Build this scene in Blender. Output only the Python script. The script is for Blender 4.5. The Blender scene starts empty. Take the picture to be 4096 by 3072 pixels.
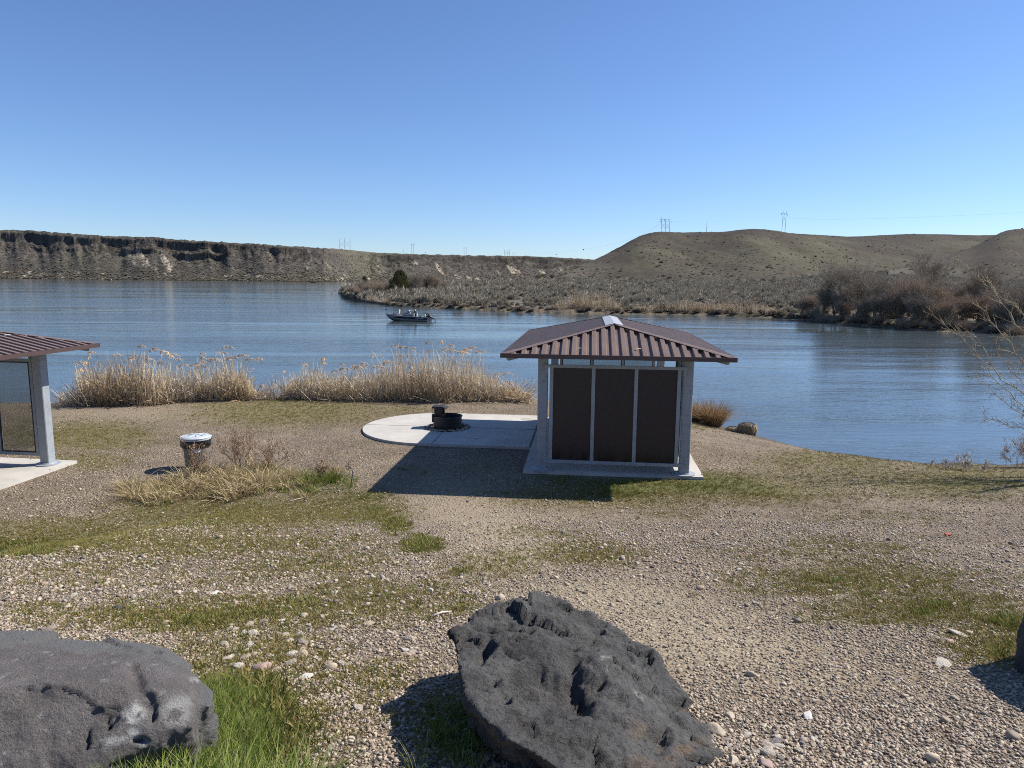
import bpy, bmesh, math, random
import numpy as np
from mathutils import Vector, Matrix
D = bpy.data
np.seterr(over='ignore')
scene = bpy.context.scene
COL = scene.collection
rad = math.radians
# ------------------------------------------------------------------ camera
FPX, CX, CY = 2840.0, 2048.0, 1536.0
PITCH, ROLL, CAMZ = rad(8.35), rad(0.5), 4.9
cp = math.pi / 2 - PITCH
RX = np.array([[1, 0, 0], [0, math.cos(cp), -math.sin(cp)], [0, math.sin(cp), math.cos(cp)]])
RZ = np.array([[math.cos(ROLL), -math.sin(ROLL), 0], [math.sin(ROLL), math.cos(ROLL), 0], [0, 0, 1]])
RC = RX @ RZ
CAM = np.array([0, 0, CAMZ])
def ray(px, py):
    return RC @ np.array([(px - CX) / FPX, -(py - CY) / FPX, -1.0])
def P(px, py, z):                       # place where a sight line meets the height z
    r = ray(px, py); t = (z - CAMZ) / r[2]; return CAM + r * t
def PD(px, py, y):                      # place on a sight line at depth y
    r = ray(px, py); return CAM + r * (y / r[1])
def proj(X):
    q = (np.asarray(X) - CAM) @ RC
    w = -q[..., 2]; w = np.where(w > 0.05, w, 0.05)
    return CX + FPX * q[..., 0] / w, CY - FPX * q[..., 1] / w
cam = D.objects.new('camera', D.cameras.new('camera')); COL.objects.link(cam)
cam.data.sensor_fit = 'HORIZONTAL'; cam.data.sensor_width = 36.0
cam.data.lens = 36.0 * FPX / 4096.0
cam.data.clip_start = 0.05; cam.data.clip_end = 30000
cam.location = (0, 0, CAMZ)
M4 = np.eye(4); M4[:3, :3] = RC; M4[:3, 3] = CAM
cam.matrix_world = Matrix(M4.tolist())
scene.camera = cam
# ------------------------------------------------------------------ light
SUN = np.array([2.30, 0.80, 2.36]); SUN = SUN / np.linalg.norm(SUN)
sun = D.objects.new('sun', D.lights.new('sun', 'SUN')); COL.objects.link(sun)
sun.data.energy = 5.0; sun.data.angle = rad(0.53); sun.data.color = (1.0, 0.95, 0.87)
sun.rotation_euler = Vector(SUN.tolist()).to_track_quat('Z', 'Y').to_euler()
w = D.worlds.new('World'); scene.world = w; w.use_nodes = True
wn = w.node_tree; wn.nodes.clear()
sky = wn.nodes.new('ShaderNodeTexSky'); sky.sky_type = 'NISHITA'; sky.sun_disc = False
sky.sun_elevation = math.asin(SUN[2]); sky.sun_rotation = math.atan2(SUN[0], SUN[1])
sky.altitude = 800; sky.air_density = 1.0; sky.dust_density = 0.25; sky.ozone_density = 5.0
bg = wn.nodes.new('ShaderNodeBackground'); bg.inputs['Strength'].default_value = 0.1
wo = wn.nodes.new('ShaderNodeOutputWorld')
v2 = wn.nodes.new('ShaderNodeVectorMath'); v2.operation = 'MULTIPLY'; v2.inputs[1].default_value = (.825, .89, 1.03)     # a slightly deeper blue, as photographed
wn.links.new(sky.outputs[0], v2.inputs[0]); wn.links.new(v2.outputs[0], bg.inputs['Color']); wn.links.new(bg.outputs[0], wo.inputs['Surface'])
scene.view_settings.view_transform = 'Standard'; scene.view_settings.look = 'None'
scene.view_settings.exposure = 0.50; scene.view_settings.gamma = 1.0
scene.view_settings.use_curve_mapping = False
scene.render.engine = 'CYCLES'
scene.cycles.filter_width = 1.0; scene.cycles.max_bounces = 5; scene.cycles.diffuse_bounces = 2; scene.cycles.glossy_bounces = 3
scene.cycles.transparent_max_bounces = 8; scene.cycles.transmission_bounces = 4
scene.cycles.use_denoising = False
scene.cycles.denoiser = 'OPENIMAGEDENOISE'; scene.cycles.denoising_input_passes = 'RGB_ALBEDO_NORMAL'; scene.cycles.denoising_prefilter = 'ACCURATE'
# ------------------------------------------------------------------ noise
def _h(ix, iy, iz, seed):
    n = (ix.astype(np.int64) * 73856093) ^ (iy.astype(np.int64) * 19349663) ^ (iz.astype(np.int64) * 83492791) ^ (seed * 2654435)
    n = n.astype(np.uint32)
    n = (n ^ (n >> np.uint32(13))) * np.uint32(1274126177)
    n = (n ^ (n >> np.uint32(16))) * np.uint32(2246822519)
    n = n ^ (n >> np.uint32(15))
    return n.astype(np.float64) / 4294967295.0
def vn(x, y, z=None, seed=0):
    x = np.asarray(x, float); y = np.asarray(y, float)
    z = np.zeros_like(x) + 0.37 if z is None else np.asarray(z, float)
    fx, fy, fz = np.floor(x), np.floor(y), np.floor(z)
    ax, ay, az = x - fx, y - fy, z - fz
    ax, ay, az = ax * ax * (3 - 2 * ax), ay * ay * (3 - 2 * ay), az * az * (3 - 2 * az)
    out = 0
    for i in (0, 1):
        for j in (0, 1):
            for k in (0, 1):
                wgt = (ax if i else 1 - ax) * (ay if j else 1 - ay) * (az if k else 1 - az)
                out = out + wgt * _h(fx + i, fy + j, fz + k, seed)
    return out * 2 - 1
def fbm(x, y, z=None, o=4, seed=0, g=0.5):
    a, s, t = 1.0, 0, 0
    x = np.asarray(x, float); y = np.asarray(y, float)
    for i in range(o):
        s = s + a * vn(x * 2 ** i, y * 2 ** i, None if z is None else z * 2 ** i, seed + i * 17); t += a; a *= g
    return s / t
def sst(a, b, x):
    t = np.clip((x - a) / (b - a), 0, 1); return t * t * (3 - 2 * t)
# ------------------------------------------------------------------ objects
def tag(o, label=None, cat=None, group=None, kind=None):
    if label: o['label'] = label
    if cat: o['category'] = cat
    if group: o['group'] = group
    if kind: o['kind'] = kind
    return o
def empty(name, loc=(0, 0, 0), rz=0, *a, **k):
    o = D.objects.new(name, None); COL.objects.link(o)
    o.location = tuple(float(v) for v in loc); o.rotation_euler = (0, 0, rz); o.empty_display_size = 0.2
    return tag(o, *a, **k)
def link(name, me, mat=None, parent=None, col=True):
    o = D.objects.new(name, me)
    if mat is not None and len(me.materials) == 0: me.materials.append(mat)
    if col: COL.objects.link(o)
    if parent is not None: o.parent = parent
    return o
def npmesh(name, V, F, smooth=False, attrs=None):
    """V (n,3); F (m,k) int array or list of arrays of equal width"""
    me = D.meshes.new(name)
    Fs = F if isinstance(F, list) else [F]
    V = np.asarray(V, dtype=np.float32)
    me.vertices.add(len(V)); me.vertices.foreach_set('co', V.ravel())
    tot = sum(f.size for f in Fs); nf = sum(len(f) for f in Fs)
    me.loops.add(tot); me.polygons.add(nf)
    me.loops.foreach_set('vertex_index', np.concatenate([f.ravel() for f in Fs]).astype(np.int32))
    sizes = np.concatenate([np.full(len(f), f.shape[1]) for f in Fs])
    starts = np.concatenate([[0], np.cumsum(sizes)[:-1]]).astype(np.int32)
    me.polygons.foreach_set('loop_start', starts)
    if smooth: me.polygons.foreach_set('use_smooth', np.ones(nf, bool))
    for k, v in (attrs or {}).items():
        v = np.asarray(v, dtype=np.float32)
        if v.ndim == 1:
            at = me.attributes.new(k, 'FLOAT', 'POINT'); at.data.foreach_set('value', v)
        elif v.shape[1] == 4:
            at = me.attributes.new(k, 'FLOAT_COLOR', 'POINT'); at.data.foreach_set('color', v.ravel())
        else:
            at = me.attributes.new(k, 'FLOAT_VECTOR', 'POINT'); at.data.foreach_set('vector', v.ravel())
    me.update(calc_edges=True); me.validate()
    return me
def kids(o): return [c for c in D.objects if c.parent == o]
def copy_tree(o, parent=None):
    ch = list(o.children)
    c = o.copy(); COL.objects.link(c); c.parent = parent
    for k in ch: copy_tree(k, c)
    return c
def unit(v): v = np.asarray(v, float); return v / (np.linalg.norm(v) + 1e-12)
class MB:
    """collects shapes; build() links them as ONE mesh object"""
    def __init__(s): s.v = []; s.f = []; s.n = 0; s.mi = []; s.cur = 0
    def add(s, V, F):
        V = [tuple(float(c) for c in p) for p in V]
        s.v += V; s.f += [tuple(i + s.n for i in f) for f in F]; s.mi += [s.cur] * len(F); s.n += len(V); return s
    def box(s, c, size, rot=None, bev=0.0):
        hx, hy, hz = [q / 2 for q in size]; c = np.asarray(c, float)
        if bev <= 0:
            V = np.array([[x, y, z] for z in (-hz, hz) for y in (-hy, hy) for x in (-hx, hx)])
            F = [(0, 2, 3, 1), (4, 5, 7, 6), (0, 1, 5, 4), (2, 6, 7, 3), (0, 4, 6, 2), (1, 3, 7, 5)]
        else:
            bm = bmesh.new(); bmesh.ops.create_cube(bm, size=1)
            bmesh.ops.scale(bm, vec=size, verts=bm.verts)
            bmesh.ops.bevel(bm, geom=list(bm.edges), offset=bev, segments=1, affect='EDGES', profile=0.5)
            bm.verts.index_update(); V = np.array([v.co[:] for v in bm.verts]); F = [tuple(v.index for v in f.verts) for f in bm.faces]; bm.free()
        if rot is not None: V = V @ np.asarray(rot).T
        return s.add(V + c, F)
    def bar(s, p0, p1, w, h, up=(0, 0, 1), bev=0.0):
        p0, p1 = np.asarray(p0, float), np.asarray(p1, float); d = p1 - p0; L = np.linalg.norm(d); d = d / L
        side = np.cross(d, up)
        if np.linalg.norm(side) < 1e-4: side = np.cross(d, (1, 0, 0))
        side = unit(side); u = np.cross(side, d)
        return s.box((p0 + p1) / 2, (w, L, h), np.array([side, d, u]).T, bev)
    def tube(s, pts, r, n=8, cap=True):
        pts = [np.asarray(p, float) for p in pts]; k = len(pts)
        r = [r] * k if np.isscalar(r) else list(r)
        V = []; prev = None
        for i, p in enumerate(pts):
            d = unit(pts[min(i + 1, k - 1)] - pts[max(i - 1, 0)])
            a = np.cross(d, (0, 0, 1)) if prev is None else np.cross(d, np.cross(prev, d))
            if np.linalg.norm(a) < 1e-3: a = np.cross(d, (1, 0, 0))
            a = unit(a); prev = a; b = np.cross(d, a)
            for j in range(n):
                t = 2 * math.pi * j / n; V.append(p + r[i] * (math.cos(t) * a + math.sin(t) * b))
        F = [(i * n + j, i * n + (j + 1) % n, (i + 1) * n + (j + 1) % n, (i + 1) * n + j) for i in range(k - 1) for j in range(n)]
        if cap: F += [tuple(range(n))[::-1], tuple((k - 1) * n + j for j in range(n))]
        return s.add(V, F)
    def lathe(s, prof, n=32, c=(0, 0, 0), fr=None):
        V = []; k = len(prof)
        for r, z in prof:
            for j in range(n):
                t = 2 * math.pi * j / n; rr = r * (fr(t, z) if fr else 1)
                V.append((c[0] + rr * math.cos(t), c[1] + rr * math.sin(t), c[2] + z))
        F = [(i * n + j, i * n + (j + 1) % n, (i + 1) * n + (j + 1) % n, (i + 1) * n + j) for i in range(k - 1) for j in range(n)]
        F += [tuple(range(n))[::-1], tuple((k - 1) * n + j for j in range(n))]
        return s.add(V, F)
    def prism(s, poly, z0, z1):
        n = len(poly)
        V = [(x, y, z0) for x, y in poly] + [(x, y, z1) for x, y in poly]
        F = [tuple(range(n))[::-1], tuple(range(n, 2 * n))] + [(i, (i + 1) % n, n + (i + 1) % n, n + i) for i in range(n)]
        return s.add(V, F)
    def build(s, name, mats, parent=None, smooth=False, auto=None):
        me = D.meshes.new(name); me.from_pydata(s.v, [], s.f)
        mats = mats if isinstance(mats, (list, tuple)) else [mats]
        for m in mats: me.materials.append(m)
        me.polygons.foreach_set('material_index', s.mi)
        bm = bmesh.new(); bm.from_mesh(me); bmesh.ops.recalc_face_normals(bm, faces=bm.faces); bm.to_mesh(me); bm.free()
        if smooth: me.polygons.foreach_set('use_smooth', np.ones(len(me.polygons), bool))
        me.update()
        if auto: me.set_sharp_from_angle(angle=rad(auto))
        return link(name, me, None, parent)
# ------------------------------------------------------------------ node materials
def nn(nt, typ, ins=None, **props):
    n = nt.nodes.new('ShaderNode' + typ)
    for k, v in props.items(): setattr(n, k, v)
    for k, v in (ins or {}).items():
        sck = n.inputs[k]
        if isinstance(v, bpy.types.NodeSocket): nt.links.new(v, sck)
        else: sck.default_value = v
    return n
def newmat(name):
    m = D.materials.new(name); m.use_nodes = True; nt = m.node_tree; nt.nodes.clear()
    out = nt.nodes.new('ShaderNodeOutputMaterial'); b = nt.nodes.new('ShaderNodeBsdfPrincipled')
    nt.links.new(b.outputs[0], out.inputs['Surface'])
    return m, nt, b
def c4(c): return (c[0], c[1], c[2], 1.0)
def mixc(nt, fac, a, b, mode='MIX'):
    n = nt.nodes.new('ShaderNodeMix'); n.data_type = 'RGBA'; n.blend_type = mode; n.clamp_factor = True
    for sck, v in ((n.inputs[0], fac), (n.inputs[6], a), (n.inputs[7], b)):
        if isinstance(v, bpy.types.NodeSocket): nt.links.new(v, sck)
        else: sck.default_value = v if sck == n.inputs[0] else c4(v)
    return n.outputs[2]
def ramp(nt, fac, stops, interp='LINEAR'):
    n = nt.nodes.new('ShaderNodeValToRGB'); cr = n.color_ramp; cr.interpolation = interp
    while len(cr.elements) < len(stops): cr.elements.new(0.5)
    for e, (p, c) in zip(cr.elements, stops):
        e.position = p; e.color = c4(c) if not np.isscalar(c) else (c, c, c, 1)
    nt.links.new(fac, n.inputs[0]); return n.outputs[0]
def mth(nt, op, a, b=0.0, c=0.0, clamp=False):
    n = nt.nodes.new('ShaderNodeMath'); n.operation = op; n.use_clamp = clamp
    for i, v in enumerate((a, b, c)):
        if isinstance(v, bpy.types.NodeSocket): nt.links.new(v, n.inputs[i])
        else: n.inputs[i].default_value = v
    return n.outputs[0]
def simple(name, col, rough=0.6, metal=0.0, var=0.15, scale=6.0, bump=0.0, bscale=60.0, dirt=None, spec=0.5, coord='Object', stretch=None):
    m, nt, b = newmat(name)
    tc = nn(nt, 'TexCoord'); v = tc.outputs[coord]
    if stretch: v = nn(nt, 'Mapping', {'Vector': v, 'Scale': stretch}).outputs[0]
    n1 = nn(nt, 'TexNoise', {'Vector': v, 'Scale': scale, 'Detail': 6.0, 'Roughness': 0.65})
    lo = tuple(c * (1 - var) for c in col); hi = tuple(min(1, c * (1 + var)) for c in col)
    cc = mixc(nt, ramp(nt, n1.outputs[0], [(0.3, 0.0), (0.7, 1.0)]), lo, hi)
    if dirt:
        n2 = nn(nt, 'TexNoise', {'Vector': v, 'Scale': scale * 2.7, 'Detail': 8.0, 'Roughness': 0.7})
        cc = mixc(nt, ramp(nt, n2.outputs[0], [(0.52, 0.0), (0.75, 1.0)]), cc, dirt)
    nt.links.new(cc, b.inputs['Base Color'])
    b.inputs['Roughness'].default_value = rough; b.inputs['Metallic'].default_value = metal
    b.inputs['Specular IOR Level'].default_value = spec
    if bump > 0:
        n3 = nn(nt, 'TexNoise', {'Vector': v, 'Scale': bscale, 'Detail': 5.0, 'Roughness': 0.6})
        bp = nn(nt, 'Bump', {'Strength': bump, 'Distance': 0.01, 'Height': n3.outputs[0]})
        nt.links.new(bp.outputs[0], b.inputs['Normal'])
    return m
def plant(name, cols, rough=0.75, back=0.15, spec=0.2):
    """colours spread by the 'tint' of each blade and by copy"""
    m, nt, b = newmat(name)
    at = nn(nt, 'Attribute', attribute_name='tint'); oi = nn(nt, 'ObjectInfo')
    f = mth(nt, 'MULTIPLY_ADD', oi.outputs['Random'], 0.35, mth(nt, 'MULTIPLY', at.outputs['Fac'], 0.65))
    k = len(cols); cc = ramp(nt, f, [((i + 0.0) / (k - 1), c) for i, c in enumerate(cols)])
    nt.links.new(cc, b.inputs['Base Color']); b.inputs['Roughness'].default_value = rough
    b.inputs['Specular IOR Level'].default_value = spec
    if back > 0:
        tr = nn(nt, 'BsdfTranslucent', {'Color': cc}); mx = nn(nt, 'MixShader', {'Fac': back})
        nt.links.new(b.outputs[0], mx.inputs[1]); nt.links.new(tr.outputs[0], mx.inputs[2])
        nt.links.new(mx.outputs[0], nt.nodes['Material Output'].inputs['Surface'])
    return m
# ------------------------------------------------------------------ blade and twig meshes
def strips(base, vec, bend, width, tint, nseg=2, rng=None, name='blades', taper=1.0, smooth=True):
    """thin tapering blades: base + vec*t + bend*t*t"""
    n = len(base); rng = rng or np.random.default_rng(1)
    a = rng.uniform(0, 2 * math.pi, n); sd = np.stack([np.cos(a), np.sin(a), np.zeros(n)], 1)
    vv = vec / (np.linalg.norm(vec, axis=1, keepdims=True) + 1e-9)
    sd = sd - vv * (sd * vv).sum(1, keepdims=True); sd /= (np.linalg.norm(sd, axis=1, keepdims=True) + 1e-9)
    rows = []
    for k in range(nseg + 1):
        t = k / nseg; c = base + vec * t + bend * t * t; wd = (width * (1 - taper * t) ** 0.7)[:, None] * 0.5
        if k == nseg and taper >= 1.0: rows.append(c[:, None])
        else: rows.append(np.stack([c - sd * wd, c + sd * wd], 1))
    V = np.concatenate(rows, 1); per = V.shape[1]; o = (np.arange(n) * per)[:, None]
    Fs = []; q = []
    tipped = taper >= 1.0
    for k in range(nseg - (1 if tipped else 0)): q.append(np.concatenate([o + 2 * k, o + 2 * k + 1, o + 2 * k + 3, o + 2 * k + 2], 1))
    if q: Fs.append(np.concatenate(q))
    if tipped: Fs.append(np.concatenate([o + 2 * (nseg - 1), o + 2 * (nseg - 1) + 1, o + 2 * nseg], 1))
    return npmesh(name, V.reshape(-1, 3), Fs, smooth, {'tint': np.repeat(tint, per)})
def segs_mesh(segs, name='limbs', n=5):
    p0 = np.array([s[0] for s in segs]); p1 = np.array([s[1] for s in segs])
    r0 = np.array([s[2] for s in segs])[:, None]; r1 = np.array([s[3] for s in segs])[:, None]
    d = p1 - p0; d /= (np.linalg.norm(d, axis=1, keepdims=True) + 1e-9)
    up = np.where(np.abs(d[:, 2:3]) > 0.9, np.array([[1.0, 0, 0]]), np.array([[0, 0, 1.0]]))
    a = np.cross(d, up); a /= np.linalg.norm(a, axis=1, keepdims=True); b = np.cross(d, a)
    R = []
    for c, r in ((p0, r0), (p1, r1)):
        for j in range(n):
            t = 2 * math.pi * j / n; R.append(c + r * (math.cos(t) * a + math.sin(t) * b))
    V = np.stack(R, 1); o = (np.arange(len(segs)) * 2 * n)[:, None]
    F = np.concatenate([np.concatenate([o + j, o + (j + 1) % n, o + n + (j + 1) % n, o + n + j], 1) for j in range(n)])
    rng = np.random.default_rng(3); t = rng.uniform(0, 1, len(segs))
    return npmesh(name, V.reshape(-1, 3), F, True, {'tint': np.repeat(t, 2 * n)})
def grow(rng, p, d, L, r, lev, mx, out, up=0.1, spread=0.7, wob=0.12, n=4, kid=2, shrink=0.62):
    p = np.asarray(p, float); d = unit(d)
    for i in range(n):
        d = unit(d + rng.normal(0, wob, 3) + np.array([0, 0, up])); q = p + d * L / n
        ra, rb = r * (1 - 0.6 * i / n), r * (1 - 0.6 * (i + 1) / n)
        out.append((p, q, ra, rb, lev)); p = q
        if lev < mx and (i >= 1 or lev > 0):
            for _ in range(kid if i < n - 1 else kid + 1):
                s = rng.normal(0, 1, 3); s = unit(s - d * s.dot(d))
                grow(rng, q, d + s * spread * rng.uniform(0.6, 1.3), L * shrink * rng.uniform(0.75, 1.15), rb * 0.6, lev + 1, mx, out, up, spread, wob * 1.15, max(2, n - 1), kid, shrink)
# ------------------------------------------------------------------ scatter by geometry nodes (stuff only)
def scatter(name, pts, rot, scl, pick, protos, label, cat):
    me = D.meshes.new(name); me.vertices.add(len(pts)); me.vertices.foreach_set('co', np.asarray(pts, np.float32).ravel())
    a = me.attributes.new('rot', 'FLOAT_VECTOR', 'POINT'); a.data.foreach_set('vector', np.asarray(rot, np.float32).ravel())
    a = me.attributes.new('scl', 'FLOAT_VECTOR', 'POINT'); a.data.foreach_set('vector', np.asarray(scl, np.float32).ravel())
    a = me.attributes.new('pick', 'INT', 'POINT'); a.data.foreach_set('value', np.asarray(pick, np.int32))
    me.update()
    for pr in protos:
        for m in pr.data.materials:
            if m is not None and m.name not in [q.name for q in me.materials]: me.materials.append(m)
    o = link(name, me); tag(o, label, cat, None, 'stuff')
    ng = D.node_groups.new(name, 'GeometryNodeTree')
    ng.interface.new_socket('Geometry', in_out='INPUT', socket_type='NodeSocketGeometry')
    ng.interface.new_socket('Geometry', in_out='OUTPUT', socket_type='NodeSocketGeometry')
    gi = ng.nodes.new('NodeGroupInput'); go = ng.nodes.new('NodeGroupOutput'); jn = ng.nodes.new('GeometryNodeJoinGeometry')
    def na(nm, ty):
        x = ng.nodes.new('GeometryNodeInputNamedAttribute'); x.data_type = ty; x.inputs['Name'].default_value = nm; return x.outputs['Attribute']
    r_, s_, k_ = na('rot', 'FLOAT_VECTOR'), na('scl', 'FLOAT_VECTOR'), na('pick', 'INT')
    for i, pr in enumerate(protos):
        oi = ng.nodes.new('GeometryNodeObjectInfo'); oi.inputs['Object'].default_value = pr; oi.inputs['As Instance'].default_value = True
        cm = ng.nodes.new('FunctionNodeCompare'); cm.data_type = 'INT'; cm.operation = 'EQUAL'
        ng.links.new(k_, cm.inputs[2]); cm.inputs[3].default_value = i
        ip = ng.nodes.new('GeometryNodeInstanceOnPoints')
        ng.links.new(gi.outputs[0], ip.inputs['Points']); ng.links.new(cm.outputs[0], ip.inputs['Selection'])
        ng.links.new(oi.outputs['Geometry'], ip.inputs['Instance']); ng.links.new(r_, ip.inputs['Rotation']); ng.links.new(s_, ip.inputs['Scale'])
        ng.links.new(ip.outputs[0], jn.inputs[0])
    ng.links.new(jn.outputs[0], go.inputs[0])
    md = o.modifiers.new('scatter', 'NODES'); md.node_group = ng
    return o
# ================================================================== near ground
SHORE = np.array([(-300, 40), (-60, 22), (-30, 24), (-16, 25.6), (-10, 26.4), (-6, 27.6), (-2, 28.2), (1.5, 27.2), (4, 25.8), (6.3, 24.7), (7.1, 23.9), (7.6, 22.7), (8.7, 20.9),
                  (10.3, 19.5), (11.4, 18.9), (13.6, 18.9), (17, 20), (22, 19.5), (40, 14), (120, -30), (300, -60)], float)
def shore_s(x, y):
    x = np.asarray(x, float); y = np.asarray(y, float)
    best = np.full(np.shape(x), 1e9)
    for (ax, ay), (bx, by) in zip(SHORE[:-1], SHORE[1:]):
        dx, dy = bx - ax, by - ay
        t = np.clip(((x - ax) * dx + (y - ay) * dy) / (dx * dx + dy * dy), 0, 1)
        best = np.minimum(best, np.hypot(x - ax - t * dx, y - ay - t * dy))
    ys = np.interp(x, SHORE[:, 0], SHORE[:, 1])
    return np.where(y < ys, best, -best)
PADC = np.array([0.0, 0.0])
def gz(x, y):
    x = np.asarray(x, float); y = np.asarray(y, float)
    s = shore_s(x, y) + 0.25 * vn(x * 0.9, y * 0.9, seed=5)
    Lb = np.interp(x, [-8, 1, 6, 9], [3.6, 3.6, 6.0, 6.5])
    z = np.where(s > 0, 0.94 * np.clip(s / Lb, 0, 1) ** 0.8, np.maximum(s * 0.22, -1.6))
    yt = np.interp(x, [-12, -7.5, -4.5, 3], [8.6, 9.5, 12.3, 12.6])
    t = np.clip((yt - y) / (yt - 1.8), 0, 1)
    soft = np.where(t < 0.08, t * t / 0.16, t - 0.04) / 0.96
    z = z + 2.36 * soft
    flat = sst(0.0, 0.06, t) * 0.6 + 0.4
    z = z + flat * (0.035 * fbm(x * 0.5, y * 0.5, o=3, seed=9) + 0.012 * fbm(x * 2.3, y * 2.3, o=3, seed=19))
    return z
def GV(px, py):                         # where sight lines meet the near ground
    px = np.asarray(px, float); py = np.asarray(py, float)
    R = np.stack([(px - CX) / FPX, -(py - CY) / FPX, -np.ones(px.shape)], -1) @ RC.T
    ts = np.concatenate([np.arange(1, 8, .1), np.arange(8, 60, .25)]); out = np.zeros((len(px), 3))
    for i in range(0, len(px), 400):
        r = R[i:i + 400]; q = CAM + r[:, None, :] * ts[None, :, None]
        d = q[..., 2] - gz(q[..., 0], q[..., 1]); hit = d < 0; k = np.clip(np.argmax(hit, 1), 1, None); k = np.where(hit.any(1), k, len(ts) - 1)
        j = np.arange(len(r)); da_, db_ = d[j, k - 1], d[j, k]; f = np.clip(da_ / np.where(np.abs(da_ - db_) < 1e-9, 1, da_ - db_), 0, 1)
        out[i:i + 400] = CAM + r * (ts[k - 1] + (ts[k] - ts[k - 1]) * f)[:, None]
    return out
def G(px, py): return GV([px], [py])[0]
# patches on the ground, (centre x, y, half width, half height, strength) as read off the photograph
GREEN = [(90, 2185, 190, 42, .9), (330, 2165, 120, 25, .6), (1480, 1990, 150, 28, .7), (1500, 2040, 80, 40, .8), (1580, 2110, 80, 45, .9), (1680, 2175, 90, 45, .9), (1830, 2290, 60, 25, .7),
         (1750, 2350, 90, 30, .5), (2250, 1925, 200, 35, .9), (2500, 1950, 260, 45, 1), (2800, 1935, 230, 50, 1), (3000, 1955, 250, 32, .8), (2830, 1800, 70, 30, .5), (3900, 1935, 320, 28, .7),
         (3300, 2320, 190, 32, .7), (3740, 2440, 150, 40, .8), (4020, 2500, 110, 50, .8), (4000, 2600, 80, 40, .7), (1250, 2420, 200, 35, .7), (700, 2480, 300, 35, .7), (1000, 2450, 200, 40, .6),
         (1330, 2560, 120, 40, .5), (900, 2900, 330, 230, 1.2), (480, 3020, 330, 120, 1.2), (1180, 1595, 90, 14, .8), (1100, 1600, 60, 12, .7), (540, 1612, 90, 10, .6), (230, 1850, 130, 22, .7), (1850, 2420, 130, 60, .6),
         (1180, 1930, 300, 60, .8), (720, 2000, 230, 40, .6), (1900, 1870, 140, 50, .5), (1650, 1880, 110, 70, .5), (1100, 2680, 120, 60, .5), (2060, 1600, 40, 10, .6), (1900, 2950, 200, 120, .35)]
MOSS = [(330, 1745, 300, 60, 1.0), (350, 1840, 200, 40, .8), (1150, 1650, 420, 60, .9), (1600, 1640, 200, 25, .5), (1400, 1780, 120, 60, .3), (300, 2140, 430, 70, 1), (900, 2060, 480, 70, 1), (1350, 2030, 260, 70, .9),
        (800, 2170, 700, 60, .7), (1250, 2290, 560, 110, .5), (500, 2300, 600, 120, .35), (900, 2460, 700, 80, .85), (1500, 2400, 420, 110, .75), (1050, 2620, 420, 120, .7), (1500, 2700, 260, 120, .5), (2500, 1965, 560, 60, .9), (3050, 1950, 420, 60, .9),
        (3300, 1850, 300, 50, .8), (3800, 1925, 450, 60, 1), (3400, 1900, 400, 50, .8), (3300, 2220, 420, 110, .4), (3450, 2330, 520, 70, .8), (3700, 2430, 450, 80, .9), (4000, 2560, 240, 90, .9), (2350, 2220, 260, 60, .55), (2250, 2130, 260, 40, .35),
        (1950, 2260, 260, 60, .4), (1780, 2900, 260, 180, .5), (800, 2900, 480, 280, 1), (2800, 1700, 60, 22, .6), (3400, 2080, 500, 40, .35), (2700, 2070, 350, 40, .3), (200, 2450, 260, 60, .6)]
SAND = [(1850, 2030, 240, 110, .8), (2050, 2200, 250, 120, .9), (1960, 2120, 220, 100, .9), (2450, 2400, 420, 110, .9), (2900, 2600, 520, 120, 1), (3300, 2730, 500, 90, .7), (2700, 2500, 420, 100, .9), (2200, 2080, 200, 50, .5), (1700, 2010, 150, 30, .6), (600, 1650, 500, 40, .6)]
CLEAN = [(3500, 2950, 900, 130, 1), (1500, 3000, 300, 120, .8), (1450, 2850, 250, 100, .5), (900, 1800, 500, 80, .4), (2900, 2950, 400, 140, 1)]
def patch(L, px, py):
    v = np.zeros(np.shape(px))
    for cx, cy, rx, ry, k in L:
        d = ((px - cx) / rx) ** 2 + ((py - cy) / ry) ** 2
        v = np.maximum(v, k * np.exp(-.75 * d ** 1.2))
    return v
def masks(x, y, z):
    px, py = proj(np.stack([x, y, z], -1))
    front = (y > 1.0)
    w1 = fbm(x * 1.1, y * 1.1, o=4, seed=33, g=.65); w2 = fbm(x * 6, y * 6, o=2, seed=35)
    g = np.where(front, patch(GREEN, px, py), 0); m = np.where(front, patch(MOSS, px, py), 0); s = np.where(front, patch(SAND, px, py), 0)
    out = ~front | (px < -60) | (px > 4160)
    bg_ = np.clip(0.5 * fbm(x * .35, y * .35, o=3, seed=61) + 0.2, 0, 1)
    m = np.where(out, bg_, m)
    far = sst(6, 14, y)
    g = g * sst(.30, .95, g + .75 * w1 + .35 * w2 * (1 - .6 * far)); m = np.clip(1.12 * m * sst(.0, .55, m + .55 * w1 + .3 * w2), 0, 1)
    return np.clip(g, 0, 1), m, np.clip(s + .3 * w1 * (s > .05), 0, 1)
def axis(a):
    return np.concatenate([np.arange(*q) for q in a])
gx = axis([(-300, -60, 20), (-60, -20, 2.0), (-20, -6, 0.1), (-6, 6, 0.05), (6, 20, 0.1), (20, 60, 2.0), (60, 301, 20)])
gy = axis([(-300, -20, 20), (-20, 0, 1.0), (0, 7, 0.04), (7, 16, 0.06), (16, 34, 0.12), (34, 60.1, 2)])
XX, YY = np.meshgrid(gx, gy); ZZ = gz(XX, YY)
g_, m_, s_ = masks(XX, YY, ZZ)
wet = sst(0.28, 0.02, ZZ)
nx, ny = len(gx), len(gy)
idx = np.arange(nx * ny).reshape(ny, nx)
Fq = np.stack([idx[:-1, :-1], idx[:-1, 1:], idx[1:, 1:], idx[1:, :-1]], -1).reshape(-1, 4)
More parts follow.
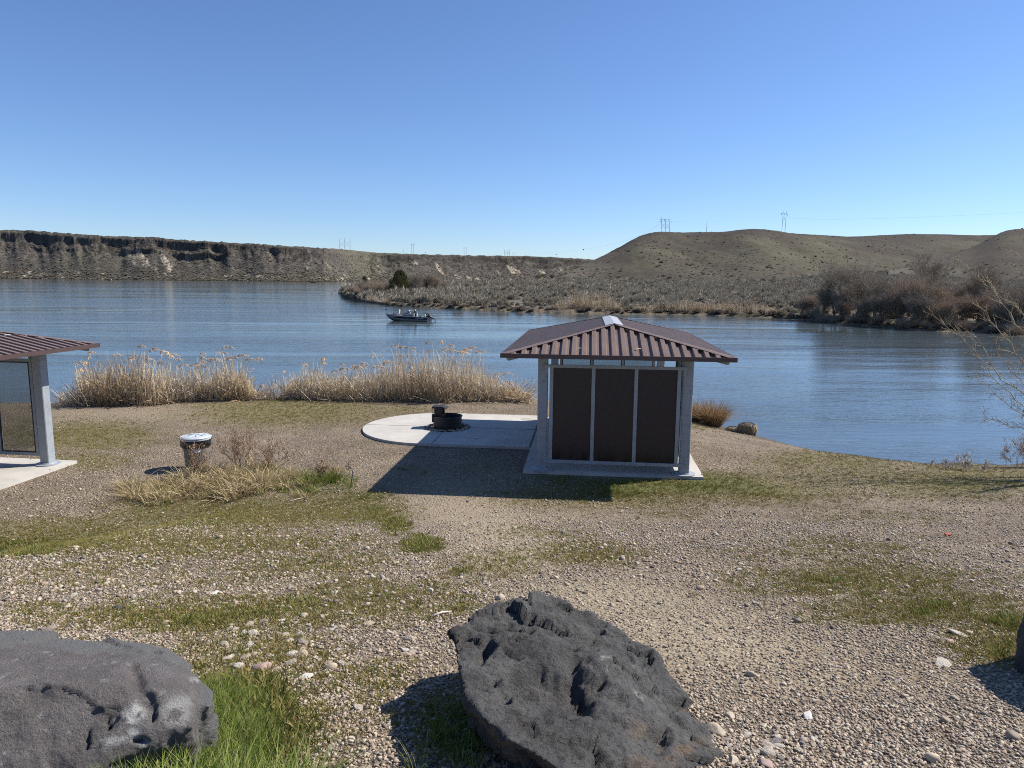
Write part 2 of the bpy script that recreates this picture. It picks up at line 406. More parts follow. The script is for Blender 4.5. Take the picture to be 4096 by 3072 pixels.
me = npmesh('ground', np.stack([XX, YY, ZZ], -1).reshape(-1, 3), Fq, True, {'cover': np.stack([g_.ravel(), m_.ravel(), s_.ravel(), wet.ravel()], 1)})
# --- gravel ground material
STONE = [(0.00, (0.120, 0.095, 0.076)), (0.08, (0.370, 0.285, 0.197)), (0.20, (0.240, 0.195, 0.147)), (0.32, (0.500, 0.408, 0.290)), (0.46, (0.320, 0.242, 0.172)), (0.56, (0.170, 0.142, 0.118)), (0.64, (0.420, 0.323, 0.227)), (0.74, (0.300, 0.204, 0.143)), (0.82, (0.500, 0.430, 0.330)), (0.92, (0.360, 0.304, 0.239))]
m, nt, b = newmat('gravel_ground')
tc = nn(nt, 'TexCoord').outputs['Object']
at = nn(nt, 'Attribute', attribute_name='cover'); sep = nn(nt, 'SeparateColor', {'Color': at.outputs['Color']})
warp = nn(nt, 'TexNoise', {'Vector': tc, 'Scale': 9.0, 'Detail': 2.0})
wv = nn(nt, 'VectorMath', {0: tc, 1: nn(nt, 'VectorMath', {0: warp.outputs['Color'], 'Scale': 0.03}, operation='SCALE').outputs[0]}, operation='ADD').outputs[0]
def vor(scale, feat='F1'):
    return nn(nt, 'TexVoronoi', {'Vector': wv, 'Scale': scale}, feature=feat)
v1, v2 = vor(52.0), vor(21.0)
s1 = nn(nt, 'SeparateColor', {'Color': v1.outputs['Color']}).outputs[0]; s2 = nn(nt, 'SeparateColor', {'Color': v2.outputs['Color']}).outputs[0]
c1 = ramp(nt, s1, STONE, 'CONSTANT'); c2 = ramp(nt, s2, STONE, 'CONSTANT')
big = nn(nt, 'TexNoise', {'Vector': tc, 'Scale': 1.1, 'Detail': 5.0, 'Roughness': 0.6}).outputs[0]
fine = nn(nt, 'TexNoise', {'Vector': tc, 'Scale': 140.0, 'Detail': 3.0}).outputs[0]
gr = mixc(nt, ramp(nt, nn(nt, 'TexNoise', {'Vector': tc, 'Scale': 3.0, 'Detail': 3.0}).outputs[0], [(.45, 0.), (.6, 1.)]), c1, c2)
soil = mixc(nt, fine, mixc(nt, sep.outputs[2], (.085, .064, .042), (.25, .20, .14)), mixc(nt, sep.outputs[2], (.17, .132, .09), (.39, .325, .235)))
gr = mixc(nt, mth(nt, 'MULTIPLY_ADD', sep.outputs[2], 0.45, 0.35, clamp=True), gr, soil)
gr = mixc(nt, ramp(nt, big, [(.38, 0.0), (.62, .6)]), gr, mixc(nt, sep.outputs[2], (.15, .115, .08), (.33, .27, .19)))
gr = mixc(nt, 1.0, gr, mixc(nt, mth(nt, 'MULTIPLY', sep.outputs[2], 1.3, clamp=True), (.95, .94, .92), (1.12, 1.11, 1.06)), 'MULTIPLY')
mfine = nn(nt, 'TexNoise', {'Vector': tc, 'Scale': 38.0, 'Detail': 5.0, 'Roughness': .75}).outputs[0]
mcol = ramp(nt, mfine, [(.3, (.085, .062, .028)), (.43, (.16, .125, .05)), (.53, (.15, .14, .04)), (.62, (.23, .19, .07)), (.72, (.17, .115, .07))])
mm = mth(nt, 'MULTIPLY', sep.outputs[1], ramp(nt, mfine, [(.38, .35), (.55, 1.0)]))
col = mixc(nt, mth(nt, 'MULTIPLY', mm, .85), gr, mcol)
gcol = ramp(nt, mfine, [(.3, (.06, .055, .02)), (.5, (.09, .115, .025)), (.7, (.16, .15, .05))])
col = mixc(nt, mth(nt, 'MULTIPLY', sep.outputs[0], ramp(nt, mfine, [(.35, .3), (.55, .95)])), col, gcol)
wetc = mixc(nt, 1.0, col, (.45, .42, .38), 'MULTIPLY')
col = mixc(nt, at.outputs['Alpha'], col, wetc)
nt.links.new(col, b.inputs['Base Color']); b.inputs['Roughness'].default_value = 0.9; b.inputs['Specular IOR Level'].default_value = 0.25
hgt = mth(nt, 'ADD', mth(nt, 'MULTIPLY', v1.outputs['Distance'], -0.5), mth(nt, 'MULTIPLY', v2.outputs['Distance'], -1.0))
hgt = mth(nt, 'ADD', hgt, mth(nt, 'MULTIPLY', mfine, 0.7))
bp = nn(nt, 'Bump', {'Strength': 1.0, 'Distance': 0.03, 'Height': hgt}); nt.links.new(bp.outputs[0], b.inputs['Normal'])
GRAVEL_GROUND = m
ground = link('ground', me, m); tag(ground, 'gravel and thin weeds sloping down to the water', 'ground', None, 'structure')
# ================================================================== water
m, nt, b = newmat('lake_water')
tc = nn(nt, 'TexCoord').outputs['Object']
def wave(sx, sy, sc, det, rot=0.0, dist=0.3):
    mp = nn(nt, 'Mapping', {'Vector': tc, 'Scale': (sx, sy, 1.0), 'Rotation': (0, 0, rot)}).outputs[0]
    return nn(nt, 'TexNoise', {'Vector': mp, 'Scale': sc, 'Detail': det, 'Roughness': .55, 'Distortion': dist}).outputs[0]
h1 = wave(.40, 1.7, 2.4, 4.0, rad(6)); h2 = wave(.35, 1.5, .55, 3.0, rad(-6)); h3 = wave(.7, 1.4, 7.0, 3.0, rad(20)); h4 = wave(.25, 1.3, .12, 2.0, rad(4))
calm = wave(.35, 1.5, .035, 3.0, rad(-10), .8)
calm = ramp(nt, calm, [(.42, .30), (.56, 1.0)])
hh = mth(nt, 'ADD', mth(nt, 'MULTIPLY', h1, .029), mth(nt, 'MULTIPLY', h2, .045))
hh = mth(nt, 'ADD', hh, mth(nt, 'MULTIPLY', h3, .007)); hh = mth(nt, 'MULTIPLY', hh, calm); hh = mth(nt, 'ADD', hh, mth(nt, 'MULTIPLY', h4, .12))
bp = nn(nt, 'Bump', {'Strength': 1.0, 'Distance': 1.0, 'Height': hh}); nt.links.new(bp.outputs[0], b.inputs['Normal'])
b.inputs['Base Color'].default_value = (.070, .090, .098, 1); b.inputs['Roughness'].default_value = .06; b.inputs['IOR'].default_value = 1.333
b.inputs['Specular IOR Level'].default_value = .5
WATER = m
me = D.meshes.new('water'); me.from_pydata([(-6000, -200, 0), (6000, -200, 0), (6000, 9000, 0), (-6000, 9000, 0)], [], [(0, 1, 2, 3)])
water = link('water', me, WATER); tag(water, 'rippled blue lake water between the shores', 'water', None, 'structure')
# ================================================================== far terrains
def terrain(name, PX, DEP, Zf, colf, label, mat):
    """PX (n,), DEP (k,n) depth per row; heights from Zf(px, depth)"""
    k = DEP.shape[0]; n = len(PX)
    R0 = np.array([ray(p, 1120) for p in PX]); ux = R0[:, 0] / R0[:, 1]
    Y = DEP; X = ux[None, :] * Y; Z, info = Zf(np.broadcast_to(PX, Y.shape), X, Y)
    C = colf(X, Y, Z, info)
    idx = np.arange(n * k).reshape(k, n)
    F = np.stack([idx[:-1, :-1], idx[:-1, 1:], idx[1:, 1:], idx[1:, :-1]], -1).reshape(-1, 4)
    me = npmesh(name, np.stack([X, Y, Z], -1).reshape(-1, 3), F, True, {'col': np.concatenate([C.reshape(-1, 3), np.ones((n * k, 1))], 1)})
    o = link(name, me, mat); tag(o, label, 'hills', None, 'structure'); return X, Y, Z, info
def landmat(name, sc, bumpd):
    m, nt, b = newmat(name)
    tc = nn(nt, 'TexCoord').outputs['Object']; at = nn(nt, 'Attribute', attribute_name='col')
    n1 = nn(nt, 'TexNoise', {'Vector': tc, 'Scale': sc, 'Detail': 8.0, 'Roughness': .75}).outputs[0]
    n2 = nn(nt, 'TexNoise', {'Vector': tc, 'Scale': sc * 5, 'Detail': 4.0, 'Roughness': .7}).outputs[0]
    f = ramp(nt, n1, [(.3, .62), (.5, 1.0), (.7, 1.35)]); c = mixc(nt, 1.0, at.outputs['Color'], f, 'MULTIPLY')
    c = mixc(nt, 1.0, at.outputs['Color'], (1, 1, 1), 'MULTIPLY')
    hs = nn(nt, 'HueSaturation', {'Color': c, 'Value': mth(nt, 'MULTIPLY', ramp(nt, n1, [(.3, .30), (.5, .5), (.7, .72)]), 2.0)})
    hs2 = nn(nt, 'HueSaturation', {'Color': hs.outputs[0], 'Value': mth(nt, 'MULTIPLY', ramp(nt, n2, [(.35, .38), (.65, .62)]), 2.0)})
    nt.links.new(hs2.outputs[0], b.inputs['Base Color']); b.inputs['Roughness'].default_value = .95; b.inputs['Specular IOR Level'].default_value = .1
    bp = nn(nt, 'Bump', {'Strength': .8, 'Distance': bumpd, 'Height': n1}); nt.links.new(bp.outputs[0], b.inputs['Normal'])
    return m
def zat(px, py, d):                     # heights of sight lines at a depth (vectorised)
    px, py, d = np.broadcast_arrays(np.asarray(px, float), np.asarray(py, float), np.asarray(d, float))
    q = np.stack([(px - CX) / FPX, -(py - CY) / FPX, -np.ones(px.shape)], -1) @ RC.T
    return CAMZ + q[..., 2] / q[..., 1] * d
# --- the far canyon wall on the left
BR = np.array([(-1500, 930), (-400, 925), (0, 921), (82, 918), (130, 921), (215, 928), (330, 936), (443, 944), (608, 948), (759, 961), (949, 971), (1100, 980), (1240, 989), (1400, 999), (1516, 1012), (1706, 1018), (1896, 1022), (2118, 1024), (2276, 1032), (2371, 1038), (2600, 1046), (3000, 1060)], float)
BD = np.array([(-1500, 1150), (0, 1130), (640, 1060), (1150, 990), (1300, 1000), (1390, 1120), (1480, 1240), (1600, 1260), (2000, 1400), (2500, 1550), (3000, 1700)], float)
bPX = np.concatenate([np.arange(-1500, -100, 20), np.arange(-100, 2500, 2.5), np.arange(2500, 3001, 20)])
tt = np.concatenate([[-.15, -.02], np.linspace(0, 1.0, 110), [1.04, 1.1, 1.3, 1.8, 3, 6, 12, 25]])
db = np.interp(bPX, BD[:, 0], BD[:, 1]); ry_ = np.interp(bPX, BR[:, 0], BR[:, 1])
wid = np.interp(bPX, [-1500, 0, 1200, 1390, 1480, 2000], [190, 170, 150, 150, 140, 130])
db = db + 14 * fbm(bPX / 120, bPX * 0, o=3, seed=71)
gul = np.exp(-((bPX - 1330) / 85) ** 2)
DEP = db[None] + wid[None] * tt[:, None]
def bz(PXX, X, Y):
    T = np.broadcast_to(tt[:, None], Y.shape)
    zr = zat(bPX, ry_, db + wid)[None]
    edge = 0.11 * fbm(PXX / 60, T * 0, o=5, seed=3, g=.6)
    hi = (1 - sst(1120, 1300, PXX)) + sst(1480, 1560, PXX)
    c1 = .70 + edge; c2 = .90 + .5 * edge
    step = lambda c, wd: np.clip((T - c) / wd, 0, 1)
    j1 = .11 * np.clip(.55 + 1.8 * fbm(PXX / 110, PXX * 0, o=3, seed=8), 0, 1.2) * hi * (1 - sst(1480, 1540, PXX) * .6)
    j2 = .15 * np.clip(.75 + 1.8 * fbm(PXX / 80, PXX * 0 + 3, o=3, seed=9), .1, 1.2) * hi
    h = T * (1 - j1 - j2) + j1 * step(c1 - .03, .03) + j2 * step(c2 - .05, .05)
    h = h * hi + (1 - hi) * np.clip(T, 0, 1) ** 1.15
    h = np.clip(h, None, 1.0)
    h = np.where(T > 1, 1.0, h)
    z = zr * h
    amp = np.clip(T * 3, 0, 1) * np.clip((1.06 - T) * 4, 0.06, 1)
    ribs = fbm(PXX / 34 + T * 2, T * 1.2, o=4, seed=21)
    z = z + amp * ((.8 + 1.8 * sst(.5, .75, T)) * ribs + 1.8 * fbm(X / 8, Y / 8, o=3, seed=22))
    cl = (np.clip(1 - np.abs(T - c1) / (.05 + .04 * vn(PXX / 30, T * 3, seed=12)), 0, 1) * (j1 > .03) + np.clip(1 - np.abs(T - c2 - .005) / (.06 + .05 * vn(PXX / 22, T * 3, seed=13)), 0, 1)) * hi * np.clip(1.1 + 1.6 * fbm(PXX / 28, T * 4, o=3, seed=14), 0, 1)
    z = z + np.where(T > 0, cl * 2.2 * np.abs(vn(X / 4, Y / 9, seed=77)) + (T > .55) * (T < 1.1) * 2.0 * fbm(PXX / 14, T * 8, o=3, seed=78), 0)
    z = np.where(T < 0, -1.5, np.where(T > 1.2, zr - 1.2 - (T - 1.2) * .3, z))
    return z, (T, cl, PXX)
def bcol(X, Y, Z, info):
    T, cl, PXX = info
    n = fbm(X / 22, Y / 22, Z / 22, o=4, seed=41)[..., None]; n2 = fbm(X / 5, Y / 5, Z / 5, o=3, seed=42)[..., None]
    c = np.array([.088, .077, .066]) + n * np.array([.03, .025, .018]) + n2 * np.array([.03, .026, .02])
    grn = np.clip(fbm(X / 70, Y / 60, o=3, seed=43) * 1.5 + .1 + .6 * np.exp(-((PXX - 1540) / 90) ** 2), 0, 1)[..., None] * .5
    c = c * (1 - grn) + np.array([.115, .112, .065]) * grn
    streak = fbm(PXX / 26 + T * 3.0, T * 2.2 + 3, o=4, seed=44)
    reg = np.exp(-((PXX - 590) / 130) ** 2) * .28 + np.exp(-((PXX - 1330) / 110) ** 2) * .12 + np.exp(-((PXX - 1800) / 420) ** 2) * .20 + .05
    pale = .75 * (sst(.36, .60, streak + reg) * (T > .02) * np.clip((.78 - T) * 6, 0, 1))
    pale = np.maximum(pale, (sst(.16, .34, fbm(X / 14, Y / 10, o=3, seed=46) + .05) * (T < .16) * (T > 0)) * .8)[..., None]
    c = c * (1 - pale) + np.array([.42, .355, .26]) * pale
    dk = np.clip(cl * (1 + 1.6 * fbm(X / 9, Y / 9, Z / 9, o=3, seed=45)), 0, 1)[..., None]
    oc = sst(.02, .22, fbm(PXX / 20, T * 9 + PXX / 300, o=4, seed=49, g=.6) - .9 * np.abs(T - .80) + .12) * (T > .58) * np.clip(np.where(PXX < 1250, 1, 1.0), 0, 1) * (1 - np.exp(-((PXX - 1380) / 110) ** 2))
    dk = np.maximum(dk * (.40 + .55 * sst(-.2, .25, fbm(PXX / 40, T * 5, o=3, seed=91)))[..., None], .85 * oc[..., None])
    c = c * (1 - dk) + np.array([.042, .035, .030]) * dk
    bd = (sst(.05, .35, fbm(X / 4.5, Y / 4.5, Z / 5, o=2, seed=47)) * np.clip(1.2 - T * 1.6, .25, 1) * .75)[..., None]
    c = c * (1 - bd) + np.array([.060, .058, .042]) * bd
    return np.clip(c, .01, 1)
BXX, BYY, BZZ, BI = terrain('canyon_wall', bPX, DEP, bz, bcol, 'long dark rimrock canyon wall across the water on the left', landmat('canyon_wall', .11, 1.6))
# --- the peninsula and the round hills on the right
PS = np.array([(1352, 228), (1362, 224), (1369, 214), (1385, 180), (1421, 156), (1480, 143), (1554, 131), (1660, 124), (1770, 119), (1900, 114), (2023, 110.5), (2276, 105.5), (2600, 105), (2860, 104), (3060, 99), (3213, 94), (3350, 86), (3474, 81), (3650, 76), (3834, 72.5), (4096, 69), (4500, 62), (5200, 50)], float)
HR = np.array([(2149, 1110), (2230, 1092), (2377, 1040), (2430, 1012), (2466, 992), (2504, 970), (2553, 941), (2600, 927), (2640, 925), (2707, 930), (2800, 929), (2891, 928), (2937, 919), (3006, 914), (3075, 918), (3152, 934), (3250, 939), (3320, 943), (3397, 947), (3550, 938), (3627, 935), (3760, 937), (3895, 941), (4096, 936), (5200, 930)], float)
HB = np.array([(2149, 335), (2377, 275), (2600, 235), (2800, 225), (3000, 225), (3120, 235), (3250, 290), (3400, 380), (3600, 420), (3800, 430), (4096, 440), (5200, 440)], float)
HD = np.array([(2149, 345), (2250, 370), (2377, 430), (2600, 540), (2800, 600), (3000, 560), (3150, 640), (3320, 780), (3550, 860), (3850, 870), (5200, 880)], float)
HR2 = np.array([(3550, 1085), (3700, 1050), (3800, 1018), (3900, 978), (3955, 945), (3995, 918), (4050, 914), (4200, 909), (5200, 900)], float)
HB2 = np.array([(3550, 330), (3700, 300), (3900, 240), (4096, 200), (5200, 180)], float)
HD2 = np.array([(3550, 420), (3700, 440), (3900, 480), (4000, 520), (4096, 530), (5200, 500)], float)
_gx = np.arange(1000, 5600, 5.0); _tab = {}
def I1(T_, p):                          # smooth curve through the table
    k = id(T_)
    if k not in _tab:
        sg = 6 if T_[:, 1].max() > 900 else (2 if T_ is PS else 16)
        kk = np.exp(-.5 * (np.arange(-60, 61) / sg) ** 2); kk /= kk.sum(); v = np.interp(_gx, T_[:, 0], T_[:, 1]); v = np.pad(v, 60, mode='edge'); _tab[k] = np.convolve(v, kk, 'valid')
    return np.interp(p, _gx, _tab[k])
pPX = np.concatenate([np.arange(1352, 4200, 3.0), np.arange(4200, 5200, 15)])
ds = I1(PS, pPX)
rows = np.concatenate([[-.03, -.01], np.linspace(0, .12, 18)[0:], np.linspace(.12, 1, 130)[1:], [1.03, 1.08, 1.2, 1.5, 2]])
dend = np.where(pPX > 2149, I1(HD, pPX), np.interp(pPX, [1352, 1369, 1500, 1800, 2100, 2149], [230, 240, 260, 300, 340, 345]))
ds_w = ds + np.where(pPX > 1380, 1.6 * fbm(pPX / 40, pPX * 0, o=3, seed=51), 0)
DEP2 = ds_w[None] + (dend - ds_w)[None] * rows[:, None]
def flatz(px, d, s):
    k = np.interp(px, [1352, 1500, 2100, 2600, 3400, 5200], [.006, .009, .013, .020, .024, .03])
    return np.where(s > 0, .55 * np.clip(s / 1.6, 0, 1) ** .6 + k * np.clip(s - 2, 0, None), np.maximum(s * .5, -1.5))
def pz0(PXX, X, Y):
    s = Y - np.interp(PXX, pPX, ds_w)
    z = flatz(PXX, Y, s)
    z = z + .35 * np.clip(s / 20, 0, 1) * fbm(X / 18, Y / 18, o=3, seed=52)
    d0, d1 = I1(HB, PXX), I1(HD, PXX)
    t = np.clip((Y - d0) / (d1 - d0), 0, 1)
    zr = zat(PXX, I1(HR, PXX), d1)
    base1 = flatz(PXX, d1, d1 - np.interp(PXX, pPX, ds_w))
    rise = np.maximum(zr - base1, 0) * (PXX > 2149)
    pr = (.62 * t ** 1.35 + .38 * sst(.25, .95, t))
    z = z + rise * pr
    e0, e1 = I1(HB2, PXX), I1(HD2, PXX); u = (Y - e0) / (e1 - e0)
    zr2 = zat(PXX, I1(HR2, PXX), e1); base2 = flatz(PXX, e1, e1 - np.interp(PXX, pPX, ds_w))
    zz2 = flatz(PXX, Y, s) + np.maximum(zr2 - base2, 0) * np.where(u < 1, .6 * np.clip(u, 0, 1) ** 1.3 + .4 * sst(.2, .95, u), 1 - (u - 1) * .9) * (1 + .06 * fbm(X / 30, Y / 60, o=3, seed=58) * sst(0, .5, u) * sst(1.1, .7, u))
    on2 = (PXX > 3550) & (zz2 > z); z = np.where(on2, zz2, z); t = np.where(on2, np.clip(u, 0, 1), t)
    rise = np.where(on2, np.maximum(zr2 - base2, 0), rise)
    amp = np.where(on2, .25, 1.) * np.sin(np.pi * np.clip(t, 0, 1)) ** .8 * np.clip(rise / 30, 0, 1)
    z = z + amp * (6.5 * fbm(X / 50, Y / 160, o=3, seed=53) + 1.4 * np.abs(fbm(X / 18, Y / 70, o=3, seed=59)) + .8 * fbm(X / 9, Y / 9, o=3, seed=54))
    z = z + np.where(t > .9, np.clip(rise / 30, 0, 1) * .25 * fbm(X / 5, Y / 5, o=2, seed=57), 0)
    R_ = np.broadcast_to(rows[:, None], Y.shape) if Y.shape == DEP2.shape else np.zeros(Y.shape)
    z = np.where(R_ > 1.01, z - (R_ - 1.01) * 30 * (PXX < 2149) - (R_ - 1.01) * 8, z)
    z = np.where((PXX < 2149) & (R_ > 1.1), -1.5, z)
    return z, (t, rise, s, PXX)
def pcol(X, Y, Z, info):
    t, rise, s, PXX = info
    n = fbm(X / 40, Y / 60, o=4, seed=61)[..., None]; n2 = fbm(X / 6, Y / 8, o=3, seed=62)[..., None]
    hill = np.clip(t * 6, 0, 1)[..., None] * np.clip(rise / 20, 0, 1)[..., None]
    flat = np.array([.15, .13, .10]) + n2 * .03
    g = np.array([.090, .082, .054]) + n * np.array([.035, .03, .02]) + n2 * .018
    br = np.array([.062, .049, .038])
    k = np.clip(.45 + 2.2 * fbm(X / 60, Y / 90, o=4, seed=63, g=.6) + .5 * sst(.55, 1, t), 0, 1)[..., None]
    hc = g * (1 - k * .8) + br * k * .8
    c = flat * (1 - hill) + hc * hill
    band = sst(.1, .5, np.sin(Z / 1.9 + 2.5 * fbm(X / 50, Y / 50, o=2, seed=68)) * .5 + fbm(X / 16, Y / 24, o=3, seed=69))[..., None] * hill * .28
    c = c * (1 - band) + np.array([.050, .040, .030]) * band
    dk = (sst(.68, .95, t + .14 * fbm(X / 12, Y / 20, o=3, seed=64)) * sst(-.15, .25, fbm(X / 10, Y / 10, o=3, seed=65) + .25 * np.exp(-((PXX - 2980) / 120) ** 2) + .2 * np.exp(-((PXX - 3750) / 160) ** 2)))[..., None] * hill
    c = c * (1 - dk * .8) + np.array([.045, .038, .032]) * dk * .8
    bush = (sst(.12, .4, fbm(X / 3.2, Y / 4.5, o=2, seed=66)))[..., None] * np.clip(1.1 - t, .25, 1)[..., None] * .55
    c = c * (1 - bush) + np.array([.062, .058, .045]) * bush
    mud = (sst(2.2, .3, s) * (s > -5))[..., None]
    c = c * (1 - mud) + np.array([.13, .105, .07]) * mud
    return np.clip(c, .01, 1)
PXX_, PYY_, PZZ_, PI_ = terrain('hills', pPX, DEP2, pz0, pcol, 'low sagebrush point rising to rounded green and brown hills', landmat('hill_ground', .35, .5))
def pen_z(px, d):
    px = np.atleast_1d(np.asarray(px, float)); d = np.atleast_1d(np.asarray(d, float))
    R0 = np.stack([(px - CX) / FPX, np.full(px.shape, -(1120 - CY) / FPX), -np.ones(px.shape)], -1) @ RC.T
    x = R0[:, 0] / R0[:, 1] * d
    z, _ = pz0(px, x, d); return np.stack([x, d, z], 1)
# ================================================================== shelters
M_STEEL = simple('painted_grey_steel', (.30, .325, .35), rough=.5, var=.08, scale=3, dirt=(.22, .225, .225), bump=.05)
M_ROOF = simple('brown_roof_metal', (.168, .115, .094), rough=.5, var=.16, scale=2.2, dirt=(.17, .135, .12), spec=.4)
M_TRIM = simple('brown_trim', (.075, .045, .040), rough=.5, var=.12, scale=5)
M_BLK = simple('dark_frame_shade', (.03, .03, .032), rough=.7)  # near-black colour standing in for shade on the window frames
M_SILVER = simple('bare_galvanised_cap', (.40, .41, .42), rough=.45, metal=.1, var=.1, scale=7, dirt=(.34, .33, .31))
M_CONC = None
m, nt, b = newmat('pale_concrete')
tc = nn(nt, 'TexCoord').outputs['Object']
n1 = nn(nt, 'TexNoise', {'Vector': tc, 'Scale': 1.6, 'Detail': 7.0, 'Roughness': .65}).outputs[0]
n2 = nn(nt, 'TexNoise', {'Vector': tc, 'Scale': 90.0, 'Detail': 4.0}).outputs[0]
n3 = nn(nt, 'TexNoise', {'Vector': tc, 'Scale': 5.0, 'Detail': 8.0, 'Roughness': .75}).outputs[0]
cc = mixc(nt, ramp(nt, n1, [(.3, 0.), (.7, 1.)]), (.40, .375, .33), (.53, .50, .445))
cc = mixc(nt, ramp(nt, n3, [(.55, 0.), (.72, .6)]), cc, (.24, .22, .19))
cc = mixc(nt, ramp(nt, n2, [(.62, 0.), (.72, .5)]), cc, (.22, .19, .16))
nt.links.new(cc, b.inputs['Base Color']); b.inputs['Roughness'].default_value = .88
nt.links.new(nn(nt, 'Bump', {'Strength': .25, 'Distance': .004, 'Height': n2}).outputs[0], b.inputs['Normal'])
M_CONC = m
M_JOINT = simple('dark_joint', (.06, .055, .05), rough=.95)
m, nt, b = newmat('dark_brown_panel')
tc = nn(nt, 'TexCoord').outputs['Object']
n1 = nn(nt, 'TexNoise', {'Vector': nn(nt, 'Mapping', {'Vector': tc, 'Scale': (4., 4., 1.2)}).outputs[0], 'Scale': 2.2, 'Detail': 5.0, 'Roughness': .6}).outputs[0]
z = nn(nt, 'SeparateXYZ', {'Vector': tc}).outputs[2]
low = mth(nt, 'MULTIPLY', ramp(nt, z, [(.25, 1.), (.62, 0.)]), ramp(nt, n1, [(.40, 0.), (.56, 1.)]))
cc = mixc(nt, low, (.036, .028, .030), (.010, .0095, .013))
nt.links.new(cc, b.inputs['Base Color'])
nt.links.new(mth(nt, 'MULTIPLY_ADD', low, -.12, .36), b.inputs['Roughness']); b.inputs['Specular IOR Level'].default_value = .35
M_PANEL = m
m, nt, b = newmat('tinted_clear_panel')
nt.nodes.remove(b)
tr = nn(nt, 'BsdfTransparent', {'Color': (.66, .67, .66, 1)}); gl = nn(nt, 'BsdfGlossy', {'Roughness': .04, 'Color': (.9, .9, .9, 1)})
df = nn(nt, 'BsdfDiffuse', {'Color': (.40, .38, .34, 1)})
ff = nn(nt, 'Fresnel', {'IOR': 1.35}); mx = nn(nt, 'MixShader', {0: ff.outputs[0]}); nt.links.new(tr.outputs[0], mx.inputs[1]); nt.links.new(gl.outputs[0], mx.inputs[2])
n1 = nn(nt, 'TexNoise', {'Vector': nn(nt, 'TexCoord').outputs['Object'], 'Scale': 1.5, 'Detail': 4.0}).outputs[0]
mx2 = nn(nt, 'MixShader', {0: ramp(nt, n1, [(.4, .02), (.7, .07)])}); nt.links.new(mx.outputs[0], mx2.inputs[1]); nt.links.new(df.outputs[0], mx2.inputs[2])
nt.links.new(mx2.outputs[0], nt.nodes['Material Output'].inputs['Surface'])
M_CLEAR = m
SZ = 1.0                                # top of the slabs
HW, HDp, RH, RL, EZ = 2.22, 3.40, .50, 1.68, 2.43   # roof half width, half depth, rise, half ridge, eave height
